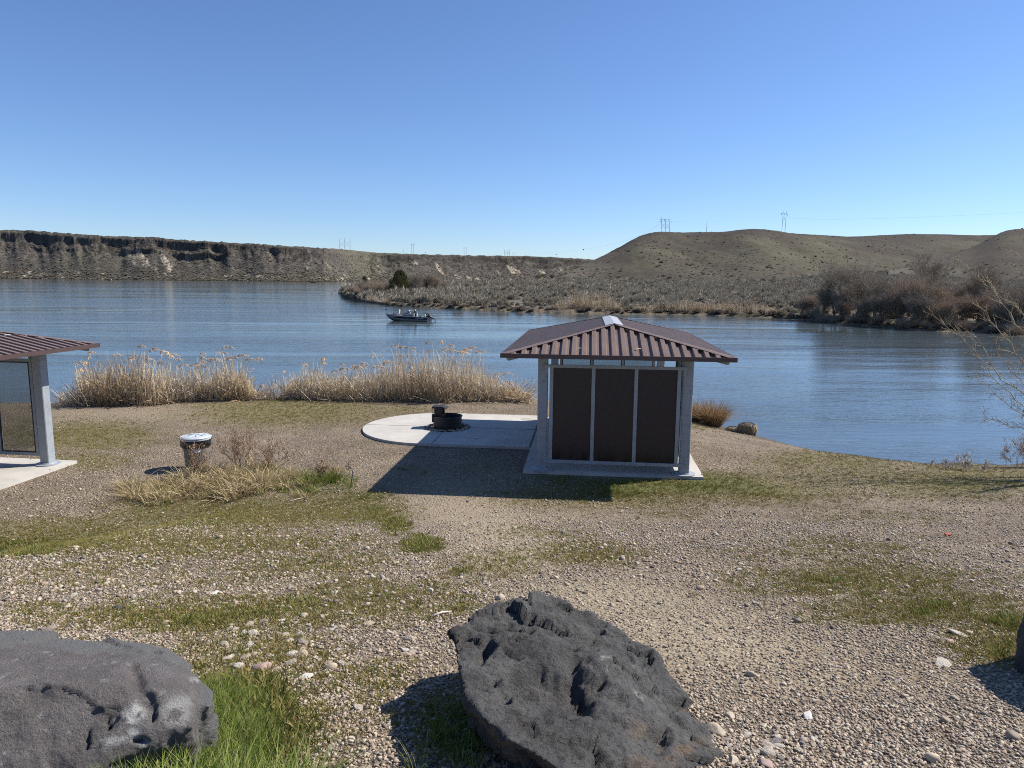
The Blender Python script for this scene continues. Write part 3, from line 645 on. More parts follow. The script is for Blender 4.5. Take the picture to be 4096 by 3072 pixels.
def make_shelter(name, loc, rz, label):
    t = empty(name, loc, rz, label, 'picnic shelter', 'steel picnic shelters')
    for sx in (-1, 1):
        for sy in (-1, 1):
            mb = MB(); mb.box((sx * 1.45, sy * 2.65, 1.245), (.2, .2, 2.47), bev=.012)
            p = mb.build('post', M_STEEL, t)
            mb = MB(); mb.lathe([(.235, 0), (.235, .022), (.16, .026), (.15, .045)], 28, (sx * 1.45, sy * 2.65, .0)); mb.build('base_plate', M_STEEL, p, smooth=True, auto=35)
    # beams and rafters
    mb = MB()
    for sx in (-1, 1): mb.box((sx * 1.45, 0, 2.53), (.12, 5.1, .15))
    for sy in (-1, 1): mb.box((0, sy * 2.65, 2.53), (2.7, .12, .15))
    for sx in (-1, 1):
        for sy in (-1, 1):
            mb.bar((sx * (HW - .10), sy * (HDp - .14), EZ - .035), (sx * .05, sy * (RL + .05), EZ + RH - .10), .09, .13)
    mb.bar((0, -RL, EZ + RH - .10), (0, RL, EZ + RH - .10), .1, .14)
    for y in np.linspace(-1.5, 1.5, 4):
        for sx in (-1, 1): mb.bar((sx * (HW - .12), y, EZ + .0), (sx * .06, y, EZ + RH - .09), .06, .08)
    mb.build('roof_frame', M_STEEL, t)
    # corrugated sheets
    per, dep = .195, .052
    prof = [(0, 0), (.36, 0), (.46, 1), (.86, 1), (.96, 0)]
    def xs(a):
        out = []
        k = -int(a / per) - 2
        while k * per < a + per:
            for f, h in prof: out.append(((k + f) * per + .02, h * dep))
            k += 1
        o2 = [q for q in out if -a < q[0] < a]
        return [(-a, 0)] + o2 + [(a, 0)]
    for sy in (-1, 1):
        V = []; F = []
        X = xs(HW - .01)
        X.insert(len([q for q in X if q[0] < 0]), (0.0, np.interp(0, [q[0] for q in X], [q[1] for q in X])))
        for i, (x, h) in enumerate(X):
            L = (HW - abs(x)) * (HDp - RL) / HW
            V += [(x, sy * HDp, EZ + h), (x, sy * (HDp - L), EZ + h * (1 if L > .1 else L / .1) + L * RH / (HDp - RL))]
            if i: F.append((2 * i - 2, 2 * i, 2 * i + 1, 2 * i - 1))
        mb = MB(); mb.add(V, F); o = mb.build('end_roof_sheet', M_ROOF, t)
        sd = o.modifiers.new('thick', 'SOLIDIFY'); sd.thickness = .003
    for sx in (-1, 1):
        V = []; F = []; Y = xs(HDp - .01)
        for yy in (-RL, RL): Y.insert(len([q for q in Y if q[0] < yy]), (yy, np.interp(yy, [q[0] for q in Y], [q[1] for q in Y])))
        for i, (y, h) in enumerate(Y):
            L = min(HW, (HDp - abs(y)) * HW / (HDp - RL))
            V += [(sx * HW, y, EZ + h), (sx * (HW - L), y, EZ + h * (1 if L > .1 else L / .1) + L * RH / HW)]
            if i: F.append((2 * i - 2, 2 * i, 2 * i + 1, 2 * i - 1))
        mb = MB(); mb.add(V, F); o = mb.build('side_roof_sheet', M_ROOF, t)
        sd = o.modifiers.new('thick', 'SOLIDIFY'); sd.thickness = .003
    mb = MB()
    for sy in (-1, 1): mb.box((0, sy * (HDp + .012), EZ + .012), (2 * HW + .05, .02, .085))
    for sx in (-1, 1): mb.box((sx * (HW + .012), 0, EZ + .012), (.02, 2 * HDp - .0, .085))
    mb.build('eave_trim', M_TRIM, t)
    for sx in (-1, 1):
        for sy in (-1, 1):
            a = np.array((sx * HW, sy * HDp, EZ + dep + .006)); c_ = np.array((sx * .02, sy * (RL + .02), EZ + RH + dep + .008))
            sA = unit(np.array((sx * 1.0, 0, -RH / HW))); sB = unit(np.array((0, sy * 1.0, -RH / (HDp - RL))))
            wd = .085; V = [a, a + sA * .02 - np.array((0, sy * wd, 0)), c_ + np.array((sx * wd, 0, -.018)), c_, a - np.array((sx * wd * 1.25, 0, -.0)) + sB * .015, c_ + np.array((0, sy * wd, -.02))]
            mb = MB(); mb.add([a, a + np.array((0, -sy * wd * 1.6, .0)), c_ + np.array((sx * wd * .9, 0, -.012)), c_], [(0, 1, 2, 3)])
            mb.add([a, a + np.array((-sx * wd * 1.6, 0, .0)), c_ + np.array((0, sy * wd * .9, -.016)), c_], [(0, 3, 2, 1)])
            mb.cur = 1
            for k in range(1, 14):
                q = a + (c_ - a) * k / 14; 
                for off in (np.array((0, -sy * wd * .8, .0)), np.array((-sx * wd * .8, 0, .0))):
                    mb.lathe([(.010, 0), (.008, .006)], 6, tuple(q + off * (1 - k / 14 * .3) + np.array((0, 0, -.002))))
            o = mb.build('hip_cap', [M_ROOF, M_SILVER], t)
    for sx in (-1, 1):
        mb = MB(); zt = EZ + RH + dep + .018
        mb.add([(0, -RL - .06, zt), (0, RL + .06, zt), (sx * .19, RL + .06, zt - .19 * RH / HW), (sx * .19, -RL - .06, zt - .19 * RH / HW)], [(0, 1, 2, 3)])
        mb.add([(sx * .19, RL + .06, zt - .19 * RH / HW), (sx * .19, -RL - .06, zt - .19 * RH / HW), (sx * .193, -RL - .06, zt - .19 * RH / HW - .02), (sx * .193, RL + .06, zt - .19 * RH / HW - .02)], [(0, 1, 2, 3)])
        o = mb.build('ridge_cap', M_SILVER, t); sd = o.modifiers.new('thick', 'SOLIDIFY'); sd.thickness = .003
    # end walls: near one solid, far one clear
    for sy, pm, nm in ((-1, M_PANEL, 'wall_panel'), (1, M_CLEAR, 'window')):
        y0 = sy * 2.785 if sy < 0 else 2.62
        mb = MB()
        ex = 1.42 if sy < 0 else 1.33
        mb.box((0, y0, 2.185), (2 * ex, .045, .06)); mb.box((0, y0, .215), (2 * ex, .045, .065))
        vh = 2.155 - .2475
        for x in (-1.27, -.425, .425, 1.27):
            mb.box((x, y0 + .004 , .2475 + vh / 2), (.072, .045, vh))
        if sy < 0:
            for sx in (-1, 1):
                for zz in (2.09, .30): mb.box((sx * 1.385, y0 + .018, zz), (.07, .012, .13))
        fr = mb.build('wall_frame', M_STEEL, t)
        if sy > 0:
            for x in (-1.27, -.425, .425, 1.27): MB().box((x, y0, 2.34), (.04, .04, .25)).build('strut', M_STEEL, fr)
        for i in range(3):
            x = (i - 1) * .848
            if sy > 0:                     # near-black strips painting the frame's shade round each clear pane
                g = MB()
                for xx_ in (-.385, .385): g.box((x + xx_, y0 - .012, 1.2), (.022, .02, 1.93))
                for zz_ in (.26, 2.14): g.box((x, y0 - .012, zz_), (.75, .02, .022))
                shade_strip = g.build('frame_shade', M_BLK, fr)
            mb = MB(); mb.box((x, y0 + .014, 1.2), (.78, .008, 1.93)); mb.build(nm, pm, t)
    fr = MB()
    for zz, hh_ in ((2.185, .06), (.215, .065)): fr.box((1.45, -1.66, zz), (.045, 1.74, hh_))
    for yy in (-2.5, -1.66, -.82): fr.box((1.454, yy, .2475 + (2.155 - .2475) / 2), (.045, .072, 2.155 - .2475))
    fr.build('wall_frame', M_STEEL, t)
    for yy in (-2.08, -1.24): MB().box((1.46, yy, 1.2), (.008, .77, 1.93)).build('wall_panel', M_PANEL, t)
    return t
pa, pb = P(2163, 1879, SZ), P(2735, 1893, SZ)
RZ1 = -rad(6.0)
wa = np.array((math.cos(RZ1), math.sin(RZ1), 0)); da = np.array((-math.sin(RZ1), math.cos(RZ1), 0))
o1 = (pa + pb) / 2 + da * 2.65; o1[2] = SZ
sh1 = make_shelter('picnic_shelter', o1, RZ1, 'picnic shelter with dark brown wall panels beside the round fire pad')
RZ2 = -rad(7.0)
wa2 = np.array((math.cos(RZ2), math.sin(RZ2), 0)); da2 = np.array((-math.sin(RZ2), math.cos(RZ2), 0))
pc = P(193, 1856, SZ); o2 = pc - wa2 * 1.45 - da2 * 2.65; o2[2] = SZ
sh2 = copy_tree(sh1); sh2.location = tuple(o2); sh2.rotation_euler = (0, 0, RZ2)
sh2['label'] = 'picnic shelter cut off at the left edge with a clear panel showing the lake'
def slab(loc, wa_, da_, label, xr=1.83, y0=-2.83, y1=3.0):
    mb = MB(); c = [loc + wa_ * x + da_ * y for x, y in ((-xr, y0), (xr, y0), (xr, y1), (-xr, y1))]
    mb.prism([(q[0], q[1]) for q in c], SZ - .28, SZ)
    return mb.build('pavement', M_CONC)
s1_ = slab(o1, wa, da, ''); tag(s1_, 'rectangular concrete slab under the panelled shelter', 'pavement', None, 'structure')
s2_ = slab(o2, wa2, da2, ''); tag(s2_, 'rectangular concrete slab under the shelter at the left edge', 'pavement', None, 'structure')
# round-ended pad with a gravel hole for the fire ring
RC_ = P(1790, 1708, SZ)[:2]
ctr = np.array(RC_) - wa[:2] * .25 + da[:2] * 0.0
R0 = 1.98
edge_l = (o1 + wa * (-1.83 - .015))[:2]
outl = []
for k in range(49):
    a = math.pi / 2 + math.pi * k / 48
    outl.append(ctr + wa[:2] * (math.cos(a) * R0) + da[:2] * (math.sin(a) * R0))
xe = (edge_l - ctr) @ wa[:2]
far_c = ctr + wa[:2] * xe + da[:2] * R0; near_c = ctr + wa[:2] * xe - da[:2] * R0
poly = [near_c, far_c] + outl          # anticlockwise from the near shelter corner
hole = [np.array(RC_) + .62 * np.array((math.cos(a), math.sin(a))) for a in np.linspace(0, 2 * math.pi, 48, endpoint=False)]
bm = bmesh.new()
ov = [bm.verts.new((q[0], q[1], SZ + .0)) for q in poly]; hv = [bm.verts.new((q[0], q[1], SZ)) for q in hole]
oe = [bm.edges.new((ov[i], ov[(i + 1) % len(ov)])) for i in range(len(ov))]; he = [bm.edges.new((hv[i], hv[(i + 1) % len(hv)])) for i in range(len(hv))]
r = bmesh.ops.triangle_fill(bm, use_beauty=True, use_dissolve=False, edges=oe + he)
ex = bmesh.ops.extrude_face_region(bm, geom=list(bm.faces))
bmesh.ops.translate(bm, verts=[v for v in ex['geom'] if isinstance(v, bmesh.types.BMVert)], vec=(0, 0, -.25))
bmesh.ops.recalc_face_normals(bm, faces=bm.faces)
me = D.meshes.new('pavement'); bm.to_mesh(me); bm.free(); me.materials.append(M_CONC); me.materials.append(M_JOINT)
pad = link('pavement', me); tag(pad, 'round-ended pale concrete pad around the fire ring', 'pavement', None, 'structure')
mb = MB()
def jline(p, q, wd=.012): mb.bar((p[0], p[1], SZ + .002), (q[0], q[1], SZ + .002), wd, .003)
W2, D2, RCv = wa[:2], da[:2], np.array(RC_)
jline(RCv + W2 * .62, ctr + W2 * xe); jline(RCv - W2 * .62, ctr - W2 * R0); jline(RCv - D2 * .62, RCv - D2 * 1.97); jline(RCv + D2 * .62, RCv + D2 * 1.93)
jline(near_c - W2 * .02, far_c - W2 * .02, .022)
j = mb.build('joint', M_JOINT, pad)
# ================================================================== fire ring
M_BLACK = simple('sooty_steel', (.018, .017, .016), rough=.6, var=.3, scale=8, dirt=(.05, .032, .022), bump=.1)
fr = empty('fire_ring', (RC_[0], RC_[1], SZ - .02), RZ1, 'black steel fire ring with a flip grate on the concrete pad', 'fire ring')
mb = MB(); mb.lathe([(.44, -.05), (.44, .17), (.452, .175), (.452, .33), (.478, .335), (.478, .35), (.44, .352), (.436, .33), (.425, .3), (.425, -.05)], 56)
mb.build('ring', M_BLACK, fr, smooth=True, auto=35)
mb = MB(); mb.lathe([(.42, -.04), (.30, .03), (.1, .05), (.01, .055)], 24); mb.build('ash', simple('ash', (.07, .065, .06), rough=1, var=.4, scale=14, bump=.6), fr)
# grate holder: two notched cheeks, a top plate and the tilted grate on the left-back
def cheek(y):
    V = [(-.46, .18), (-.46, .62), (-.12, .60), (-.12, .36), (-.16, .36), (-.16, .18)]
    n = len(V); z = [(x, y - .004, zz) for x, zz in V] + [(x, y + .004, zz) for x, zz in V]
    return z, [tuple(range(n)), tuple(range(2 * n - 1, n - 1, -1))] + [(i, (i + 1) % n, n + (i + 1) % n, n + i) for i in range(n)]
for y in (-.20, .16):
    mb = MB()
    if y > 0:
        mb.add(*cheek(y))
    else:                                # the near cheek with open notches
        mb.box((-.40, y, .30), (.12, .008, .24)); mb.box((-.455, y, .52), (.014, .008, .20)); mb.box((-.20, y, .40), (.16, .008, .44))
        mb.box((-.28, y, .595), (.36, .0082, .05)); mb.box((-.345, y, .31), (.03, .0082, .26))
        for zz in (.44, .49, .54): mb.bar((-.45, y, zz + .02), (-.40, y, zz - .015), .008, .016)
        mb.box((-.32, y + .001, .49), (.09, .008, .19))
    mb.build('side_plate', M_BLACK, fr)
mb = MB(); mb.box((-.29, -.02, .612), (.34, .372, .014)); mb.box((-.07, -.02, .60), (.2, .36, .010), rot=[[.97, 0, .24], [0, 1, 0], [-.24, 0, .97]]); mb.build('top_plate', M_BLACK, fr)
mb = MB()
for y in np.linspace(-.17, .13, 9): mb.tube([(-.44, y, .60), (-.02, y, .585)], .006, 6)
mb.tube([(-.44, -.19, .6), (-.44, .15, .6)], .008, 6); mb.tube([(-.02, -.21, .585), (-.02, .17, .585)], .008, 6)
mb = mb.build('grate', M_BLACK, fr) and MB(); mb.tube([(-.1, -.30, .35), (.1, -.32, .35), (.16, -.30, .35)], .012, 6)
mb.build('handle', M_BLACK, fr); fr.scale = (.84, .84, .95)
# ================================================================== trash can
M_GALV = simple('dull_galvanised', (.22, .205, .18), rough=.55, metal=.2, var=.2, scale=5, dirt=(.2, .19, .17))
M_LID = simple('bright_galvanised_lid', (.50, .54, .56), rough=.5, metal=.1, var=.12, scale=7, dirt=(.42, .44, .45))
M_BAG = simple('black_bin_liner', (.012, .012, .013), rough=.22, var=.2, spec=.6)
tp = G(790, 1872); tp[2] = float(gz(tp[0], tp[1]))
can = empty('trash_can', tp, 0.3, 'ribbed galvanised trash can with a silver lid over a black bag', 'trash can')
rib = lambda t, z: 1 + (.018 * (1 if math.sin(t * 30) > 0 else 0) if .05 < z < .5 else 0)
mb = MB(); mb.lathe([(.215, 0), (.215, .03), (.222, .06), (.238, .30), (.252, .49), (.258, .52), (.262, .64), (.25, .64)], 120, fr=rib)
mb.build('can_body', M_GALV, can)
mb = MB(); rg = np.random.default_rng(4)
crn = lambda t, z: 1 + .05 * math.sin(t * 5 + z * 30) * (.6 + .4 * math.sin(3 * t + 2)) + .03 * math.sin(t * 13 + z * 50)
mb.lathe([(.262, .66), (.285, .645), (.30, .60), (.292, .56), (.30, .53), (.282, .49), (.272, .47), (.266, .475), (.264, .6)], 72, fr=crn); mb.build('bin_bag', M_BAG, can, smooth=True)
mb = MB()
sp = lambda t, z: 1
mb.lathe([(.300, .63), (.300, .665), (.306, .668), (.306, .678), (.295, .685), (.285, .676), (.27, .690), (.20, .702), (.195, .698), (.02, .722), (.001, .722)], 60)
for k in range(8):
    a = k * math.pi / 4 + .2; mb.bar((.03 * math.cos(a), .03 * math.sin(a), .723), (.19 * math.cos(a), .19 * math.sin(a), .704), .016, .010)
mb.build('lid', M_LID, can, smooth=True, auto=30)
mb = MB()
a0 = -1.15 - .3
pts = [np.array((.262 * math.cos(a0 + da_), .262 * math.sin(a0 + da_), .43)) + np.array((math.cos(a0), math.sin(a0), 0)) * .035 * math.cos(da_ * 5) + np.array((0, 0, -.03 * math.cos(da_ * 5))) for da_ in np.linspace(-.3, .3, 9)]
mb.tube(pts, .008, 6); mb.bar(np.array((.25 * math.cos(a0), .25 * math.sin(a0), .43)), np.array((.268 * math.cos(a0), .268 * math.sin(a0), .43)), .16, .09)
mb.build('handle', M_LID, can)
# ================================================================== boulders
def rockmat(name, base, dark, pale, palek, tan=None, psc=2.4, fine=70.):
    m, nt, b = newmat(name)
    tc = nn(nt, 'TexCoord').outputs['Object']
    n1 = nn(nt, 'TexNoise', {'Vector': tc, 'Scale': 5.0, 'Detail': 9.0, 'Roughness': .7}).outputs[0]
    n2 = nn(nt, 'TexNoise', {'Vector': tc, 'Scale': fine, 'Detail': 6.0, 'Roughness': .75}).outputs[0]
    n3 = nn(nt, 'TexNoise', {'Vector': tc, 'Scale': psc, 'Detail': 9.0, 'Roughness': .72}).outputs[0]
    cc = mixc(nt, ramp(nt, n1, [(.35, 0.), (.65, 1.)]), dark, base)
    cc = mixc(nt, ramp(nt, n2, [(.30, .45), (.5, .0)]), cc, tuple(q * .4 for q in dark))
    cc = mixc(nt, ramp(nt, n2, [(.60, 0.), (.72, .5)]), cc, tuple(min(1, q * 2.2) for q in base))
    at = nn(nt, 'Attribute', attribute_name='tone'); sp_ = nn(nt, 'SeparateColor', {'Color': at.outputs['Color']})
    cc = mixc(nt, mth(nt, 'MULTIPLY', ramp(nt, n3, [(palek, 0.), (palek + .06, .85)]), ramp(nt, n2, [(.35, .1), (.55, 1.)])), cc, pale)
    cc = mixc(nt, mth(nt, 'MULTIPLY', sp_.outputs[0], ramp(nt, n2, [(.3, .35), (.55, 1.)])), cc, pale)
    cc = mixc(nt, mth(nt, 'MULTIPLY', sp_.outputs[1], ramp(nt, n1, [(.35, .4), (.55, 1.)])), cc, tan or (.26, .17, .09))
    cc = mixc(nt, sp_.outputs[2], cc, (.20, .20, .195))
    nt.links.new(cc, b.inputs['Base Color']); b.inputs['Roughness'].default_value = .82; b.inputs['Specular IOR Level'].default_value = .35
    v = nn(nt, 'TexVoronoi', {'Vector': tc, 'Scale': 60.0}); pit = ramp(nt, v.outputs['Distance'], [(.05, 0.), (.3, 1.)])
    h = mth(nt, 'ADD', mth(nt, 'MULTIPLY', n2, 1.6), mth(nt, 'MULTIPLY', pit, .35)); h = mth(nt, 'ADD', h, mth(nt, 'MULTIPLY', n1, 1.5))
    nt.links.new(nn(nt, 'Bump', {'Strength': 1.0, 'Distance': .016, 'Height': h}).outputs[0], b.inputs['Normal'])
    return m
def remeshed(bms, voxel):
    me = D.meshes.new('tmp'); bms.to_mesh(me)
    o = D.objects.new('tmp', me); COL.objects.link(o)
    r = o.modifiers.new('r', 'REMESH'); r.mode = 'VOXEL'; r.voxel_size = voxel
    bpy.context.view_layer.update(); dg = bpy.context.evaluated_depsgraph_get(); ev = o.evaluated_get(dg); e = ev.to_mesh()
    n = len(e.vertices); V = np.empty(n * 3, np.float32); e.vertices.foreach_get('co', V); V = V.reshape(-1, 3).astype(float)
    F = np.array([tuple(p.vertices) if len(p.vertices) == 4 else tuple(p.vertices) + (p.vertices[-1],) for p in e.polygons])
    E = np.empty(len(e.edges) * 2, np.int32); e.edges.foreach_get('vertices', E); E = E.reshape(-1, 2)
    ev.to_mesh_clear(); D.objects.remove(o); D.meshes.remove(me)
    return V, F, E
def relax(V, E, it):
    cnt = np.zeros(len(V)); np.add.at(cnt, E[:, 0], 1); np.add.at(cnt, E[:, 1], 1)
    for _ in range(it):
        S = np.zeros_like(V)
        for c in range(3):
            S[:, c] = np.bincount(E[:, 0], V[E[:, 1], c], len(V)) + np.bincount(E[:, 1], V[E[:, 0], c], len(V))
        V = V + .5 * (S / np.maximum(cnt, 1)[:, None] - V)
    return V
def vnorm(V, F):
    a = np.cross(V[F[:, 2]] - V[F[:, 0]], V[F[:, 3]] - V[F[:, 1]]); N = np.zeros_like(V)
    for k in range(4):
        for c in range(3): N[:, c] += np.bincount(F[:, k], a[:, c], len(V))
    return N / (np.linalg.norm(N, axis=1, keepdims=True) + 1e-12)
def pits(V, sc, seed, thr, chance=.5):
    """rounded hollows in 3D, 1 at the middle of a hollow"""
    q = V * sc; f = np.floor(q); best = np.full(len(V), 9.0)
    for i in (-1, 0, 1):
        for j in (-1, 0, 1):
            for k in (-1, 0, 1):
                c = f + (i, j, k); h = [_h(c[:, 0], c[:, 1], c[:, 2], seed + u) for u in range(4)]
                p_ = c + np.stack(h[:3], 1); d = np.linalg.norm((q - p_) * (1, 1, 1.6), axis=1)
                best = np.where(h[3] < chance, np.minimum(best, d), best)
    return np.clip(1 - best / thr, 0, 1)
def facets(V, sc, seed):
    """broken planes with sharp steps between them"""
    q = V * sc; f = np.floor(q); best = np.full(len(V), 9.0); val = np.zeros(len(V))
    for i in (-1, 0, 1):
        for j in (-1, 0, 1):
            for k in (-1, 0, 1):
                c = f + (i, j, k); h = [_h(c[:, 0], c[:, 1], c[:, 2], seed + u) for u in range(7)]
                dv = q - (c + np.stack(h[:3], 1)); d = np.linalg.norm(dv, axis=1); u_ = np.stack(h[3:6], 1) * 2 - 1
                m_ = d < best; val = np.where(m_, (dv * u_).sum(1) + .35 * (h[6] - .5), val); best = np.where(m_, d, best)
    return val
def boulder(name, hulls, voxel, mat, label, disp, tonef, seed=0, soft=3):
    bm = bmesh.new()
    for pts in hulls:
        b2 = bmesh.new()
        for p in pts: b2.verts.new(tuple(float(c) for c in p))
        r = bmesh.ops.convex_hull(b2, input=b2.verts)
        bmesh.ops.delete(b2, geom=[g for g in r['geom_interior'] if isinstance(g, bmesh.types.BMVert)], context='VERTS')
        bmesh.ops.recalc_face_normals(b2, faces=b2.faces)
        t_ = D.meshes.new('t'); b2.to_mesh(t_); b2.free(); bm.from_mesh(t_); D.meshes.remove(t_)
    V, F, E = remeshed(bm, voxel); bm.free()
    V = relax(V, E, soft); N = vnorm(V, F)
    V = V + N * disp(V, N)[:, None]
    N = vnorm(V, F)
    T = tonef(V, N)
    org = np.array([V[:, 0].mean(), V[:, 1].mean(), V[:, 2].min()])
    me = npmesh(name, V - org, F, False, {'tone': np.concatenate([T, np.ones((len(V), 1))], 1)})
    o = link(name, me, mat); o.location = tuple(org); tag(o, label, 'boulder'); return o
def Q(px, py, y): return PD(px, py, y)
# centre boulder: sight line and depth of each corner
mid = [
 (1803, 2520, 2.95), (1880, 2498, 3.10), (1935, 2450, 3.25), (2005, 2415, 3.35), (2078, 2400, 3.40), (2150, 2405, 3.40), (2230, 2427, 3.36), (2312, 2462, 3.30), (2440, 2530, 3.22), (2500, 2570, 3.16),
 (1815, 2600, 2.72), (1850, 2700, 2.50), (1872, 2800, 2.34), (1920, 2860, 2.26), (1965, 2898, 2.20), (2060, 2970, 2.12), (2230, 3075, 2.02), (2350, 3130, 1.98),
 (2620, 2710, 2.95), (2712, 2752, 2.86), (2752, 2840, 2.72), (2500, 2900, 2.40), (2300, 2760, 2.60), (2200, 2640, 2.85), (2050, 2600, 2.86), (2560, 3140, 2.08), (2700, 3100, 2.2)]
midh = [tuple(Q(*p)) for p in mid]
low = []
for px, py, y in ((1960, 2700, 2.75), (2000, 2850, 2.50), (2300, 3050, 2.25), (2650, 3110, 2.30), (2760, 2900, 2.65), (2600, 2650, 3.1), (2250, 2500, 3.25), (1980, 2560, 3.1)):
    q = Q(px, py, y); low.append((q[0], q[1], float(gz(q[0], q[1])) - .12))
top_low = [(q[0], q[1], q[2] + .0) for q in [Q(2000, 2600, 2.9), Q(2250, 2600, 2.95), Q(2500, 2720, 2.8), Q(2400, 2900, 2.45), Q(2100, 2800, 2.5)]]
h2 = [tuple(Q(*p)) for p in ((2300, 2452, 3.3), (2355, 2452, 3.32), (2420, 2478, 3.28), (2452, 2515, 3.24), (2500, 2570, 3.16), (2580, 2598, 3.10), (2630, 2650, 3.04), (2645, 2695, 2.98), (2712, 2752, 2.88), (2400, 2700, 2.9), (2500, 2800, 2.75), (2250, 2600, 3.0))] + low[4:7]
h3 = [tuple(Q(*p)) for p in ((2700, 2760, 2.86), (2757, 2838, 2.72), (2815, 2890, 2.62), (2852, 2932, 2.54), (2870, 3008, 2.42), (2850, 3090, 2.32), (2790, 3130, 2.24), (2620, 2900, 2.48), (2640, 3010, 2.30), (2600, 3100, 2.18), (2520, 2850, 2.6), (2450, 3050, 2.2))]
h3 += [(q[0], q[1], float(gz(q[0], q[1])) - .1) for q in [Q(2840, 3020, 2.45), Q(2650, 3100, 2.35), Q(2600, 2850, 2.7)]]
def fl(V, a, b, c, r, n=2.0):            # rounded falloff about a point
    return np.exp(-(((V - np.array(a)) / r) ** 2).sum(1))
def spot(V, L, pw=2.0):                  # marks read off the photograph, fixed to the rock: (px, py, rx, ry, angle deg, k)
    px, py = proj(V); out = np.zeros(len(V))
    wx = 14 * fbm(V[:, 0] * 16, V[:, 1] * 16, V[:, 2] * 16, o=3, seed=140); wy = 14 * fbm(V[:, 0] * 16, V[:, 1] * 16, V[:, 2] * 16, o=3, seed=150)
    for cx, cy, rx, ry, an, k in L:
        dx, dy = px + wx - cx, py + wy - cy; c_, s_ = math.cos(rad(an)), math.sin(rad(an)); u = (dx * c_ + dy * s_) / rx; v = (-dx * s_ + dy * c_) / ry
        out = np.maximum(out, k * np.exp(-(u * u + v * v) ** (pw / 2)))
    return out
def dispc(V, N):
    f = sst(-.3, .1, N[:, 2] - .5 * N[:, 1])
    W = V + .035 * np.stack([fbm(V[:, 0] * 7, V[:, 1] * 7, V[:, 2] * 7, o=4, seed=120 + u) for u in range(3)], 1)
    d = .046 * facets(W, 3.3, 61) + .016 * facets(W, 9, 62) + .006 * facets(W, 27, 63) + .010 * fbm(V[:, 0] * 5, V[:, 1] * 5, V[:, 2] * 5, o=3, seed=101)
    d = d + .016 * fbm(V[:, 0] * 32, V[:, 1] * 32, V[:, 2] * 32, o=3, seed=103, g=.75)
    d = d + f * spot(V, [(2430, 2710, 170, 42, 38, .055), (2180, 2600, 150, 38, 4, .035), (2060, 2470, 90, 30, -20, .02)], 3)
    d = d - f * spot(V, [(2200, 2728, 165, 58, 14, .10), (2310, 2775, 75, 60, 60, .11), (2110, 2685, 80, 22, 10, .03)], 5)
    d = d - f * spot(V, [(1975, 2512, 95, 17, 5, .07), (2118, 2517, 20, 12, 0, .05), (1935, 2615, 22, 50, 28, .06), (2284, 2606, 24, 11, 0, .06), (2298, 2695, 30, 20, 30, .06), (2400, 2617, 26, 6, 0, .05), (2052, 2627, 34, 8, 12, .05),
                         (1860, 2545, 20, 14, 0, .03), (2490, 2795, 20, 12, 0, .04), (2400, 2735, 14, 8, 0, .04), (2630, 2940, 40, 60, -30, .06), (2480, 2890, 60, 14, 20, .03), (2590, 2690, 18, 12, 0, .03), (2570, 2660, 9, 8, 0, .03), (2420, 3040, 40, 50, 0, .05), (2520, 3050, 40, 40, 0, .04)], 3)
    d = d - .014 * pits(W, 22, 7, .5, .25) - .010 * pits(V, 40, 9, .6, .5)
    return d
def tonec(V, N):
    T = np.zeros((len(V), 3)); nz = sst(-.25, .3, fbm(V[:, 0] * 34, V[:, 1] * 34, V[:, 2] * 34, o=3, seed=3))
    T[:, 0] = nz * spot(V, [(2045, 2553, 14, 9, -30, .9), (2297, 2545, 9, 12, 0, .8), (2423, 2675, 16, 11, 20, .9), (2550, 2790, 40, 26, 20, .7), (2412, 2628, 26, 7, 0, .7), (2400, 2608, 12, 4, 0, .7), (2680, 2800, 26, 9, 25, .6), (2540, 2655, 16, 14, 0, .5), (2760, 2940, 16, 12, 0, .5), (2640, 2855, 16, 7, 0, .5)], 3)
    T[:, 1] = sst(-.3, .3, fbm(V[:, 0] * 14, V[:, 1] * 14, V[:, 2] * 14, o=4, seed=5)) * spot(V, [(2760, 2990, 110, 50, 10, 1.), (2650, 3060, 60, 60, 0, .8), (2560, 2915, 50, 50, 40, .6), (2570, 3060, 60, 50, 0, .6)], 3)
    T[:, 1] = np.maximum(T[:, 1], .8 * sst(-.15, -.5, N[:, 2]))
    T[:, 2] = .22 * sst(2350, 2500, proj(V)[0]) * sst(-.2, .3, N[:, 2])
    return T
M_ROCKC = rockmat('dark_basalt', (.140, .135, .128), (.050, .047, .045), (.50, .50, .47), .84, (.24, .155, .085))
boulder('boulder', [midh + low + top_low, h2, h3], .0085, M_ROCKC, 'dark pitted basalt boulder lying in the gravel at the bottom centre', dispc, tonec)
# left boulder: big smoother purple-grey block
lb = [(-500, 2500, 2.70), (0, 2526, 2.72), (90, 2523, 2.72), (195, 2527, 2.70), (260, 2540, 2.66), (330, 2568, 2.62), (400, 2586, 2.60), (505, 2577, 2.62), (617, 2582, 2.62), (676, 2588, 2.60), (722, 2620, 2.56), (770, 2660, 2.50), (793, 2694, 2.44), (797, 2720, 2.40),
      (0, 2600, 2.42), (-500, 2620, 2.40), (250, 2610, 2.42), (480, 2622, 2.42), (620, 2640, 2.40), (700, 2720, 2.26), (640, 2760, 2.18), (400, 2740, 2.16), (100, 2740, 2.12), (-500, 2800, 2.05), (0, 3060, 1.95), (350, 3020, 2.02), (560, 2975, 2.06), (700, 2905, 2.10), (775, 2905, 2.12), (785, 2840, 2.2), (-500, 3200, 1.85), (150, 3200, 1.92)]
L = [tuple(Q(*p)) for p in lb]
